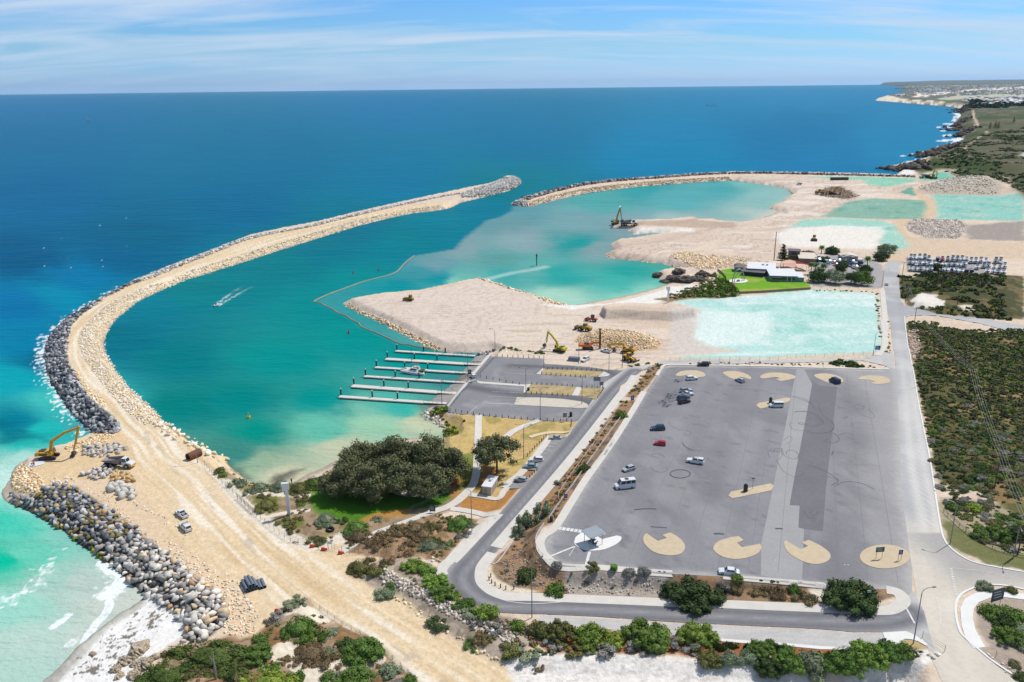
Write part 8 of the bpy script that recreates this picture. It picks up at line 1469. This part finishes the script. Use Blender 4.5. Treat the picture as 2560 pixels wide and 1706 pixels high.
sign(1280+778*K_T,700+1050*K_T,2.6,1.6,7.0,plain('sign_frame',(150,146,140),.7),'tall grey sign frame on the small grass island');sign(1280+822*K_T,700+1015*K_T,1.4,1.5,3.6,plain('sign_frame',(150,146,140),.7),'smaller grey sign frame on the small grass island');sign(1280+485*K_T,700+1300*K_T,1.4,1.6,3.2,plain('sign_frame',(150,146,140),.7),'grey sign frame at the dry park edge');sign(560+1915*K_T,980+1115*K_T,1.6,1.8,2.4,SDARK,'dark notice board beside the footpath junction');sign(1881,1224,.7,.35,3.6,SBLUE,'small blue sign on the gravel median',0,1);sign(560+975*K_T,1279+350*K_T,1.2,.8,2.4,SWHITE,'white sign on the temporary fence');sign(1150+970*K_T,980+985*K_T,1.0,1.2,1.6,SBLUE,'blue sign on the planted strip handrail');sign(1280+1105*K_T,700+1120*K_T,1.6,1.8,2.4,SBLUE,'blue and white map board on the car park side path',.6)
def bin_(px,py,m,label,h=1.5,r=.45):x,y,z=G(px,py);t=thing('litter_bin',label,'bin',(x,y,z));MB().cyl((0,0,0),(0,0,h*.8),r,n=14).build('body',m,t);MB().cyl((0,0,h*.8),(0,0,h),r*1.05,r*.5,n=14).build('lid',BLACKP,t)
BING=plain('bin_green',(34,64,58),.6);bin_(1863.5,1229.5,BING,'dark green bin on the gravel median by the pale lane',2.4,.6);bin_(1920+22*K_T,800+768*K_T,BING,'dark bin beside the white van',2.4,.6);bin_(1150+838*K_T,980+1190*K_T,plain('bin_red',(60,40,40),.6),'dark bin with a red lid at the crossing',1.5,.45);bin_(1280+540*K_T,700+1255*K_T,BLACKP,'black bin at the dry park edge',1.8,.5);bin_(1280+150*K_T,700+1018*K_T,BLACKP,'black bin at the end of the middle grass island',1.4,.5)
rc=[P(1150+a*K_T,1279+b*K_T,G(1370+100,1352)[2]+h_)for a,b,h_ in((1112,180,3.0),(1245,133,3.3),(1340,202,3.3),(1195,256,3.0))];cx=np.mean(np.array(rc),0);z0=zt(*cx);t=thing('shade_shelter','grey roofed shade shelter on the white island','shelter',(cx[0],cx[1],z0+.14))
V=[(a-cx[0],b-cx[1],h_-.1)for(a,b),h_ in zip(rc,(3.0,3.35,3.35,3.0))];MB().add(V+[(a,b,c+.14)for a,b,c in V],[(3,2,1,0),(4,5,6,7),(0,1,5,4),(1,2,6,5),(2,3,7,6),(3,0,4,7)]).build('roof',mat('shelter_roof',tuple(A(166,172,180)),rough=.4,noises=((.8,.05,3),(6,.06,2,(6,.3,1),.9))),t)
for a,b,c in V:MB().cyl((a*.72,b*.72,0),(a*.72,b*.72,c),.07,n=8).build('post',POLE,t)
MB().box((0,0,.75),(1.8,.8,.08),.9).box((0,0,.37),(.3,.5,.74),.9).build('table',SDARK,t);q=MB();[q.box((s*-.62,s*.62,.45),(1.8,.35,.07),.9)for s in(-1,1)];[q.box((s*-.62,s*.62,.2),(.25,.3,.45),.9)for s in(-1,1)];q.build('bench',SDARK,t)
def block_from(name,label,cat,fl,fr,br,h,wallm,roofm,over=.25,slope=0.0,zbase=None):
 a,b,c=[np.array(G(*p))for p in(fl,fr,br)];u=(b-a)[:2];Lx=np.linalg.norm(u);u=u/Lx;n=np.array([-u[1],u[0]]);Ly=float(np.dot((c-b)[:2],n));n,Ly=(n,Ly)if Ly>0 else(-n,-Ly);z=min(a[2],b[2])if zbase is None else zbase;t=thing(name,label,cat,(a[0],a[1],z),math.atan2(u[1],u[0]));sg=1 if np.dot(n,[-u[1],u[0]])>0 else-1
 MB().box((Lx/2,sg*Ly/2,h/2),(Lx,Ly,h)).build('wall',wallm,t);y0,y1=-over,Ly+over
 V=[(-over,sg*y0,h+.02),(Lx+over,sg*y0,h+.02),(Lx+over,sg*y1,h+.02+slope),(-over,sg*y1,h+.02+slope)];rf=MB().add(V+[(p,q_,s+.18)for p,q_,s in V],[(3,2,1,0),(4,5,6,7),(0,1,5,4),(1,2,6,5),(2,3,7,6),(3,0,4,7)]).build('roof',roofm,t);return t,Lx,sg*Ly,h,rf
RWHITE=mat('roof_white',tuple(A(240,240,240)),rough=.5,noises=((.5,.04,4),(4,.04,2,(5,.2,1),.1)));RDARK=mat('roof_charcoal',tuple(A(96,92,96)),rough=.6,noises=((.6,.08,4),));RCREAM=mat('roof_cream',tuple(A(232,216,196)),rough=.6,noises=((.5,.06,4),));WBLUE=plain('wall_bluegrey',(140,158,168),.8);WTAN=plain('wall_tan',(206,192,172),.85);WGREY=plain('wall_grey',(176,168,160),.85);WBROWN=plain('wall_brown',(140,116,98),.85)
def openings(t,n,L,y,z0,w,h,m,name='window',x0=.8,dx=None):
 dx=dx or(L-2*x0)/max(1,n-1)if n>1 else 0
 for i in range(n):MB().box((x0+dx*i,y,z0+h/2),(w,.06,h)).build(name,m,t)
t,Lx,Ly,h,rf=block_from('toilet_block','small white toilet block with a long flat roof by the lone tree','toilet block',(1150+207*K_T,980+945*K_T),(1150+286*K_T,980+955*K_T),(1150+366*K_T,980+858*K_T),2.7,WTAN,RWHITE);MB().box((Lx*.35,-.03,1.0),(.9,.06,2.0)).build('door',WGREY,t)
for i in range(3):MB().box((Lx+.03,Ly*(.2+.25*i),1.0),(.06,.9,2.0)).build('door',WGREY,t)
MB().box((Lx*.5,Ly*.5,2.95),(.8,.8,.25)).build('roof_vent',POLE,t)
KQ=280/2353
def CQ(a,b):return(1820+a*KQ,630+b*KQ)
t,Lx,Ly,h,rf=block_from('clubhouse','white roofed clubhouse hall facing the lawn','clubhouse',CQ(885,613),CQ(1452,628),CQ(1500,500),3.2,WBLUE,RWHITE,.5,.6);openings(t,5,Lx,-.05,.9,2.6,1.5,GLASS,'window',2.4);MB().box((Lx*.62,-.6,1.7),(.25,.25,3.4)).box((Lx*.78,-.6,1.7),(.25,.25,3.4)).build('porch_column',RWHITE,t);MB().box((Lx*.22,-1.0,2.6),(Lx*.34,1.8,.12)).build('awning',RDARK,t)
block_from('club_annex','low flat roofed annex at the lawn end of the clubhouse','annex',CQ(1462,628),CQ(1592,632),CQ(1700,530),2.5,WBLUE,RWHITE,.2,.1)
t,Lx,Ly,h,rf=block_from('club_wing','long white roofed wing behind the club verandah','clubhouse',CQ(405,470),CQ(985,500),CQ(1250,400),3.6,WBLUE,RWHITE,.4,.8);[MB().box((Lx*f,Ly*.6,4.5),(1.2,1.2,.7)).build('roof_vent',POLE,rf)for f in(.55,.7)]
t,Lx,Ly,h,rf=block_from('club_verandah','dark open verandah in front of the long club wing','verandah',CQ(285,490),CQ(745,533),CQ(770,470),2.4,plain('verandah_shade',(60,60,64),.9),RDARK,.5,.5)
t,Lx,Ly,h,rf=block_from('club_pavilion','charcoal hip roofed pavilion at the end of the lawn','pavilion',CQ(140,415),CQ(335,422),CQ(400,370),2.6,WBLUE,RDARK,.5);MB().loft([[(-.5,-.5,2.8),(Lx+.5,-.5,2.8),(Lx+.5,Ly+.5,2.8),(-.5,Ly+.5,2.8)],[(Lx*.4,Ly*.45,4.6),(Lx*.6,Ly*.45,4.6),(Lx*.6,Ly*.55,4.6),(Lx*.4,Ly*.55,4.6)]]).build('hip_roof',RDARK,t)
t,Lx,Ly,h,rf=block_from('long_shed','low shed with a broad pale roof and blue boat shelter','shed',CQ(1490,240),CQ(1850,255),CQ(2150,150),3.2,WBROWN,RCREAM,.4,.3);openings(t,6,Lx,-.3,2.4,4.0,.12,plain('roof_paleblue',(190,214,226),.5),'skylight',3)
t,Lx,Ly,h,rf=block_from('two_storey_house','two storey brown house beside the dark pine','house',CQ(1265,155),CQ(1500,165),CQ(1530,120),5.6,WBROWN,RDARK,.6);openings(t,4,Lx,-.04,3.4,2.0,1.4,GLASS,'window',2.0);MB().box((Lx*.5,-.8,2.8),(Lx,1.5,.15)).build('balcony',WGREY,t)
def KCp(a,b):return(2040+a*KC,600+b*KC)
t,Lx,Ly,h,rf=block_from('boat_shed','grey gabled boat shed in the club yard','shed',KCp(775,690),KCp(1215,690),KCp(1150,600),4.2,WGREY,RCREAM,.3);MB().loft([[(-.3,-.3,4.4),(Lx+.3,-.3,4.4),(Lx+.3,Ly+.3,4.4),(-.3,Ly+.3,4.4)],[(Lx*.49,-.3,5.6),(Lx*.51,-.3,5.6),(Lx*.51,Ly+.3,5.6),(Lx*.49,Ly+.3,5.6)]]).build('gable',RCREAM,t);MB().box((Lx*.75,-.04,1.7),(3.6,.06,3.4)).build('roller_door',WTAN,t);block_from('boat_shed_annex','small pale annex at the end of the boat shed','shed',KCp(1222,700),KCp(1372,703),KCp(1340,650),2.6,WGREY,RCREAM,.2)
def sail(pts,rgb,label):
 w=[np.array([*P(*CQ(a,b),6.5+(h_-3)),h_+3.4])for a,b,h_ in pts];c=np.mean(w,0);z=zt(c[0],c[1]);t=thing('shade_sail',label,'shade sail',(c[0],c[1],z));m=plain('sail_%d_%d'%(rgb[0],rgb[1]),rgb,.8);n=len(w);R0=[tuple(p-np.array([c[0],c[1],z]))for p in w];MB().add(R0+[(a,b,d-.06)for a,b,d in R0],[tuple(range(n)),tuple(range(2*n-1,n-1,-1))]+[(i,n+i,n+(i+1)%n,(i+1)%n)for i in range(n)]).build('cloth',m,t)
 for a,b,d in R0:MB().cyl((a,b,0),(a,b,d),.08,n=6).build('mast',POLE,t)
sail(((1370,175,3.5),(1570,225,3),(1725,262,3.6),(1700,285,3),(1450,220,3)),(206,40,60),'crimson shade sail over the club terrace');sail(((1165,240,3),(1420,235,3.4),(1430,285,3),(1165,275,3)),(236,150,146),'pink shade sail behind the clubhouse');sail(((840,178,3.4),(1120,195,3),(1110,235,3.2),(880,232,3)),(236,214,190),'cream shade sail nearest the tall pole');sail(((1120,195,3),(1310,160,3.8),(1420,225,3),(1160,232,3)),(226,190,150),'tan peaked shade sail behind the clubhouse');sail(((1430,290,3),(1700,290,3.3),(1660,265,3),(1450,250,3)),(232,200,170),'beige shade sail beside the palms');sail(((370,285,3),(440,270,3.4),(430,290,3)),(206,60,70),'small red shade sail at the pavilion')
sheet('paved_circle',[CQ(220+200*math.cos(i*.2094),610+45*math.sin(i*.2094))for i in range(30)],.08,CONCW,2,label='white paved circle on the club lawn');x,y,z=G(*CQ(215,620));t=thing('arch_sculpture','grey arch sculpture on the white paved circle','sculpture',(x,y,z),.4)
for n_,s in(('outer_arch',1.0),('inner_arch',.66)):MB().tube([(4.2*s*math.cos(a),0,7.4*s*math.sin(a))for a in np.linspace(0,math.pi,15)],.3*s,8).build(n_,STEEL,t)
MB().box((0,0,.5),(1.6,1.0,1.0)).build('plinth',WGREY,t)
def TX(a,b):return(1800+a*K_T,400+b*K_T)
for a,b,w,h,lm,l,base in((900,1118,17,13,'dark','dark round tree at the corner of the club lawn',.18),(1055,1132,16,12,'sage','grey branched tree with a golden top',.35),(1200,1135,13,11,'dark','dark spreading tree left of the green topped one',.3),(1300,1142,17,13,'green','tree with a yellow green top by the club driveway',.3),(1110,1015,12,8,'dark','dark low tree in front of the club yard boats',.2),(1335,1035,10,8,'dark','dark tree at the foot of the tall palm',.15),(1530,850,15,9,'sage','wind bent grey tree at the yard corner',.25),(1480,925,14,8,'dark','dark bushy tree below the wind bent one',.1),(1030,862,13,7,'dark','rounded dark tree behind the pale shed roof',.1),(950,930,10,4,'dark','dark bush among the club yard boats',.1),(790,880,14,4,'olive','olive hedge behind the two storey house',.1),(1990,1010,12,6,'dark','dark tree among the boats in the storage yard',.1)):
 tree(*TX(a,b),w*.68,h*.66,lm,l,int(a),18,1800,.3,base=base,trunk_r=.3,lob=(.15,.25))
for a,b,w,l in((1050,1085,10,'cap'),(1310,1075,11,'cap')):pass
def palm(px,py,h,label,r=2.2):
 x,y,z=G(px,py);t=thing('palm_tree',label,'palm',(x,y,z));MB().cyl((0,0,-.3),(0,0,h),.32,.22,8).build('trunk',BARK,t);q=MB()
 for i in range(26):
  a=i*2.4;e=.9-i*.06;p=[(0,0,h)]
  for k in(1,2,3):p.append((math.cos(a)*r*k/3*math.cos(e*.5),math.sin(a)*r*k/3*math.cos(e*.5),h+r*(math.sin(e)*k/3-.14*k*k/2)))
  for u,v,wd_ in zip(p[:-1],p[1:],(.5,.55,.3)):
   s=(-math.sin(a)*wd_,math.cos(a)*wd_);q.add([(u[0]-s[0],u[1]-s[1],u[2]-.12),u,(u[0]+s[0],u[1]+s[1],u[2]-.12),(v[0]+s[0],v[1]+s[1],v[2]-.12),v,(v[0]-s[0],v[1]-s[1],v[2]-.12)],[(0,1,4,5),(1,2,3,4)])
 q.build('crown',LM['green'],t)
for a,b,h,l in((832,1050,7,'tall thin palm at the clubhouse end'),(872,1030,5.5,'second palm at the clubhouse end'),(945,1030,5,'short palm by the white covered boat'),(930,858,5,'small palm on the far side of the club yard')):palm(*TX(a,b),h,l)
palm(*TX(1345,1015),8.5,'tall bushy palm above the club driveway',2.4);palm(1150+1412*K_T,1279+545*K_T,1.4,'tiny palm at the car park kerb',.9)
def pine(px,py,h,w,label,group=None):
 x,y,z=G(px,py);t=thing('pine_tree',label,'pine tree',(x,y,z),0,group);MB().cyl((0,0,-.3),(0,0,h),.3,.05,7).build('trunk',BARK,t);Vs,Fs,m=[],[],0;r=np.random.default_rng(int(px))
 for i in range(13):
  f=i/13;zz=h*(.1+.88*f);rad=w/2*(1-f)**.8+.25;n=max(10,int(70*(1-f)+16));a=np.round(r.uniform(0,6.28,n)/.7)*.7+r.normal(size=n)*.08;d=rad*r.uniform(.15,1,n);C=np.stack([d*np.cos(a),d*np.sin(a),zz+d*.12+r.normal(size=n)*.06],1);N=np.tile([0,0,1.0],(n,1))+r.normal(size=(n,3))*.3;N/=np.linalg.norm(N,axis=1)[:,None];V,F=leaf_quads(C,N,.55,r,1.3);Vs.append(V);Fs.append(F+m);m+=len(V)
 link(bpy.data.objects.new('crown',poly_mesh('crown',np.concatenate(Vs),np.concatenate(Fs),LM['dark'])),t)
pine(*TX(575,925),11.5,7,'dark layered pine beside the tall bare pole')
for i,(a,b)in enumerate(((2036,628),(2086,622),(2114,620),(2255,575))):pine(1920+a*K_T,150+b*K_T,16,9,('lone bushy pine left of a pair on the far heath','left one of a close pair of pines on the far heath','right one of a close pair of pines on the far heath','single far pine higher up the heath')[i],'far pines')
PIPE=mat('pipe_grey',tuple(A(120,130,142)),rough=.5,noises=((1,.1,3),))
def pipes(a,b,n,r,label,group):
 A_,B_=np.array(G(*a)),np.array(G(*b));d=(B_-A_)[:2];L=np.linalg.norm(d);rz=math.atan2(d[1],d[0]);me=None;k=0;row=n[0];lev=0
 for cnt in n:
  for i in range(cnt):
   if me is None:
    q=MB();m_=14;V=[];
    for xx,rr_ in((0,r),(L,r),(L,r*.86),(0,r*.86)):V+=[(xx,rr_*math.cos(6.2832*j/m_),rr_*math.sin(6.2832*j/m_))for j in range(m_)]
    F=[(c*m_+j,c*m_+(j+1)%m_,((c+1)%4)*m_+(j+1)%m_,((c+1)%4)*m_+j)for c in range(4)for j in range(m_)];o=q.add(V,F).build('pipe',PIPE);me=o.data
   else:o=link(bpy.data.objects.new('pipe',me))
   off=(i-(cnt-1)/2)*2.05*r;nx,ny=-d[1]/L,d[0]/L;o.location=(A_[0]+nx*off,A_[1]+ny*off,A_[2]+r+lev*1.75*r);o.rotation_euler.z=rz;tag(o,label,'pipe',group)
  lev+=1
pipes((560+215*K_T,1279+650*K_T),(560+262*K_T,1279+735*K_T),(5,4,2),.36,'grey pipe in the larger stack on the sand','grey pipes in the larger stack on the sand');pipes((560+328*K_T,1279+640*K_T),(560+361*K_T,1279+712*K_T),(2,),.4,'grey pipe lying beside the larger stack','pair of pipes beside the larger stack');pipes((1350+620*K7,820+705*K7),(1350+860*K7,820+720*K7),(6,5,4),.28,'long grey pipe in the stack at the works yard','grey pipes in the stack at the works yard')
x,y,z=G(1765*K_T,1050+355*K_T);q=MB();m_=16;V=[]
for xx,rr_ in((-1.5,1.3),(3,1.3),(3,1.05),(-1.5,1.05)):V+=[(xx,rr_*math.cos(6.2832*j/m_),1.0+rr_*math.sin(6.2832*j/m_))for j in range(m_)]
o=q.add(V,[(c*m_+j,c*m_+(j+1)%m_,((c+1)%4)*m_+(j+1)%m_,((c+1)%4)*m_+j)for c in range(4)for j in range(m_)]).build('drain_pipe',RUST);o.location=(x,y,z);o.rotation_euler.z=1.0;tag(o,'open rusty drain pipe mouth at the rubble edge','pipe')
sheet('tarpaulin',T(0,1050,"245,435 290,385 350,380 410,378 405,410 340,425 270,445"),.12,plain('tarp_white',(236,236,242),.6),1.0,label='white tarpaulin spread on the groyne',kind='thing')['category']='tarpaulin'
SKIN=plain('skin',(190,140,110),.6)
def person(px,py,face,label,top,legs,pose='stand',k=1.0):
 x,y,z=G(px,py);t=thing('person',label,'person',(x,y,z+.03),face);bend={'stand':0,'stoop':.9,'sit':0}[pose];hz_=.92 if pose!='sit' else.18
 def sk(name,pts,edges,rad,m,root=0):
  me=bpy.data.meshes.new(name);me.from_pydata(pts,edges,[]);me.update();me.materials.append(m);o=link(bpy.data.objects.new(name,me),t);o.modifiers.new('Skin','SKIN');o.modifiers.new('Sub','SUBSURF').levels=1
  for v,r in zip(me.skin_vertices[0].data,rad):v.radius=(r,r)
  me.skin_vertices[0].data[root].use_root=True;return o
 s,c=math.sin(bend),math.cos(bend);up=lambda l,yy=0.0,f=0.0:(s*l+f*c,yy,hz_+c*l-f*s)
 ft=[(.05,.1,.05),(.05,-.1,.05)]if pose!='sit' else[(.85,.14,.08),(.85,-.14,.08)];kn=[(.08,.1,.48),(.08,-.1,.48)]if pose!='sit' else[(.48,.14,.42),(.48,-.14,.42)];hn=[up(.18,.3,.12),up(.18,-.3,.12)]if pose!='stoop' else[up(.25,.16,.45),up(.25,-.16,.45)];el=[up(.28,.29,.0),up(.28,-.29,.0)]if pose!='stoop' else[up(.38,.24,.22),up(.38,-.24,.22)]
 toe=[(f[0]+.16,f[1],f[2]-.01)for f in ft]
 pts=[up(0),up(.3),up(.5),up(.58),up(.70,0,.02),up(.82,0,.02),up(.48,.19),up(.48,-.19),el[0],el[1],hn[0],hn[1],up(-.02,.1),up(-.02,-.1),kn[0],kn[1],ft[0],ft[1],toe[0],toe[1]]
 sk('body',pts,[(0,1),(1,2),(2,3),(3,4),(4,5),(2,6),(2,7),(6,8),(7,9),(8,10),(9,11),(0,12),(0,13),(12,14),(13,15),(14,16),(15,17),(16,18),(17,19)],[.15,.14,.13,.06,.10,.085,.075,.075,.05,.05,.04,.04,.095,.095,.06,.06,.045,.045,.035,.035],SKIN)
 sk('shirt',[up(.02),up(.3),up(.5),up(.5,.2),up(.5,-.2),el[0],el[1]],[(0,1),(1,2),(2,3),(2,4),(3,5),(4,6)],[.17,.17,.155,.095,.095,.075,.075],top);sk('trousers',[up(.02),up(-.02,.1),up(-.02,-.1),kn[0],kn[1],ft[0],ft[1]],[(0,1),(0,2),(1,3),(2,4),(3,5),(4,6)],[.17,.115,.115,.085,.085,.07,.07],legs)
 h=up(.80,0,.0);MB().cyl((h[0]-.02,0,h[2]),(h[0]-.02,0,h[2]+.09),.115,.06,10).build('hair',BLACKP,t,smooth=True)
HIV=plain('hivis_orange',(240,96,30),.8);NAV=plain('trouser_navy',(34,36,60),.9);DRK=plain('cloth_dark',(44,44,48),.9);RSH=plain('cloth_red',(170,50,46),.9)
person(296*K_T,1050+428*K_T,.4,'worker in an orange vest stooping at the left end of the tarpaulin',HIV,NAV,'stoop');person(316*K_T,1050+426*K_T,2.8,'worker in an orange vest standing on the tarpaulin',HIV,NAV);person(560+621*K_T,980+838*K_T,1.2,'person in dark clothes standing at the edge of the small beach',DRK,DRK);person(780+1388*K_T,640+1525*K_T,.3,'person in red sitting on the dry grass',RSH,DRK,'sit');person(780+1402*K_T,640+1522*K_T,2.6,'person in dark clothes sitting on the dry grass',DRK,DRK,'sit')
x,y,z=G(1985*K_T,1279+1540*K_T);q=MB();q.tube([(0,0,-.3),(.05,.1,2.5),(-.1,.1,4.8),(.1,.3,6.2)],[.22,.2,.16,.08],7);q.tube([(-.05,.1,4.0),(-.8,.2,5.2)],.08,5);o=q.build('dead_trunk',DEADW);o.location=(x,y,z);tag(o,'bare dead trunk standing among the near heath','dead tree')
x,y,z=G(560+975*K_T,980+1272*K_T);q=MB();R1=[(math.cos(a)*.9,math.sin(a)*.9,.3)for a in np.linspace(0,6.2832,13)];q.tube(R1,.3,6);o=q.build('old_tyre',TYRE);o.location=(x,y,z);tag(o,'old black tyre lying on the dune scrub','tyre')
OM=plain('barrier_orange',(226,80,50),.7)
for a,b,l in((805,330,'orange barrier mesh heap left of the temporary fence'),(910,358,'small orange mesh heap under the temporary fence'),(1065,392,'upright orange barrier at the temporary fence'),(485,925,'orange mesh on the dead brush')):x,y,z=G(560+a*K_T,1279+b*K_T);o=MB().box((0,0,.4),(1.2,.5,.9),taper=.6).box((.6,.3,.2),(.8,.6,.5),.5,.7).build('barrier_mesh',OM);o.location=(x,y,z);tag(o,l,'barrier')
# ------------------------------------------------------------------ far town on the coast
RT=[plain('far_roof_white',(236,236,240),.7),plain('far_roof_grey',(176,178,184),.7),plain('far_roof_tile',(190,126,100),.8)];WT=plain('far_wall',(214,206,196),.9);HM=[]
for m in RT:
 t=thing('far_house','x','house');MB().box((0,0,2),(14,11,4)).build('wall',WT,t);MB().loft([[(-7.6,-6,4),(7.6,-6,4),(7.6,6,4),(-7.6,6,4)],[(-3.5,-.3,6.6),(3.5,-.3,6.6),(3.5,.3,6.6),(-3.5,.3,6.6)]]).build('roof',m,t);HM.append(t)
hr=random.Random(12);nh=0;used=set()
while nh<190:
 px,py=hr.uniform(2405,2600),hr.gauss(252,6)
 if py<243 or py>265 or(px<2440 and py>256):continue
 z=12.0
 for _ in range(3):x,y=P(px,py,z);z=zt(x,y)
 i=hr.choices((0,1,2),(7,2,1))[0];lab=('white roofed house in the near estate of the far town','grey roofed house in the near estate of the far town','tile roofed house in the near estate of the far town')[i]
 if i in used:o=dup(HM[i],(x,y,z-.3),hr.uniform(0,3),lab,lab.replace('house','houses',1))
 else:o=HM[i];o.location=(x,y,z-.3);o['label']=lab;o['group']=lab.replace('house','houses',1);used.add(i)
 k=hr.uniform(.9,1.6);o.scale=(k,k,k*.9);nh+=1
for i in range(3):
 if i not in used:
  for c in list(HM[i].children):bpy.data.objects.remove(c)
  bpy.data.objects.remove(HM[i])
r=np.random.default_rng(31);n=1300;azt=np.arctan((r.uniform(2180,2700,n)-1280)/2090.0);dt=6000+12000*r.uniform(0,1,n)**.8;hx=dt*np.sin(azt);hy=dt*np.cos(azt);hzz,hd=terrain(hx,hy,True);k=(hd>60)&(fbm(hx/900,hy/900,77)>.47);hx,hy,hzz=hx[k],hy[k],hzz[k];n=len(hx);sc1=r.uniform(6,15,n);V=np.array([[-1,-1,0],[1,-1,0],[1,1,0],[-1,1,0],[-.8,-.8,.8],[.8,-.8,.8],[.8,.8,.8],[-.8,.8,.8]]);F=np.array([[4,5,6,7],[0,1,5,4],[1,2,6,5],[2,3,7,6],[3,0,4,7]])
Q=V[None]*sc1[:,None,None];Q[:,:,0]+=hx[:,None];Q[:,:,1]+=hy[:,None];Q[:,:,2]+=hzz[:,None];cc=np.array([A(236,236,238),A(200,190,184),A(180,150,136),A(160,164,172)])[r.choice(4,n,p=[.45,.25,.15,.15])]
me=np_mesh('distant_town',Q.reshape(-1,3),(F[None]+(np.arange(n)*8)[:,None,None]).reshape(-1,4),np.repeat(cc,8,0));me.materials.append(STONE);tag(link(bpy.data.objects.new('distant_town',me)),'pale roofs of the distant town spread over the low hills',kind='stuff')
tx,ty=[],[]
for a,b,w_ in((2420,268,30),(2475,266,40),(2530,264,40),(2440,258,20)):
 for _ in range(60):px,py=hr.gauss(a,w_/2),hr.gauss(b,1.6);x,y=P(px,py,14);tx.append(x);ty.append(y)
merge_plants('far_trees',np.array(tx),np.array(ty),np.random.default_rng(9).uniform(8,16,len(tx)),[A(50,74,50),A(44,64,46)],'dark belt of trees in front of the far estate',761,40,.9,'dome',.3,1.0)
# ------------------------------------------------------------------ sea air: one closed box of thin haze round everything
_hz=MB().box((0,24000,150),(90000,80000,320));hzm=bpy.data.materials.new('haze_air');hzm.use_nodes=True;_t=hzm.node_tree;_t.nodes.clear();_o=_t.nodes.new('ShaderNodeOutputMaterial');_v=_t.nodes.new('ShaderNodeVolumePrincipled');_v.inputs['Density'].default_value=1.1e-5;_v.inputs['Color'].default_value=(0.5,0.75,1.0,1);_v.inputs['Anisotropy'].default_value=0.1;_t.links.new(_v.outputs[0],_o.inputs['Volume'])
tag(_hz.build('haze',hzm),'thin blue sea haze over the far coast',kind='stuff')
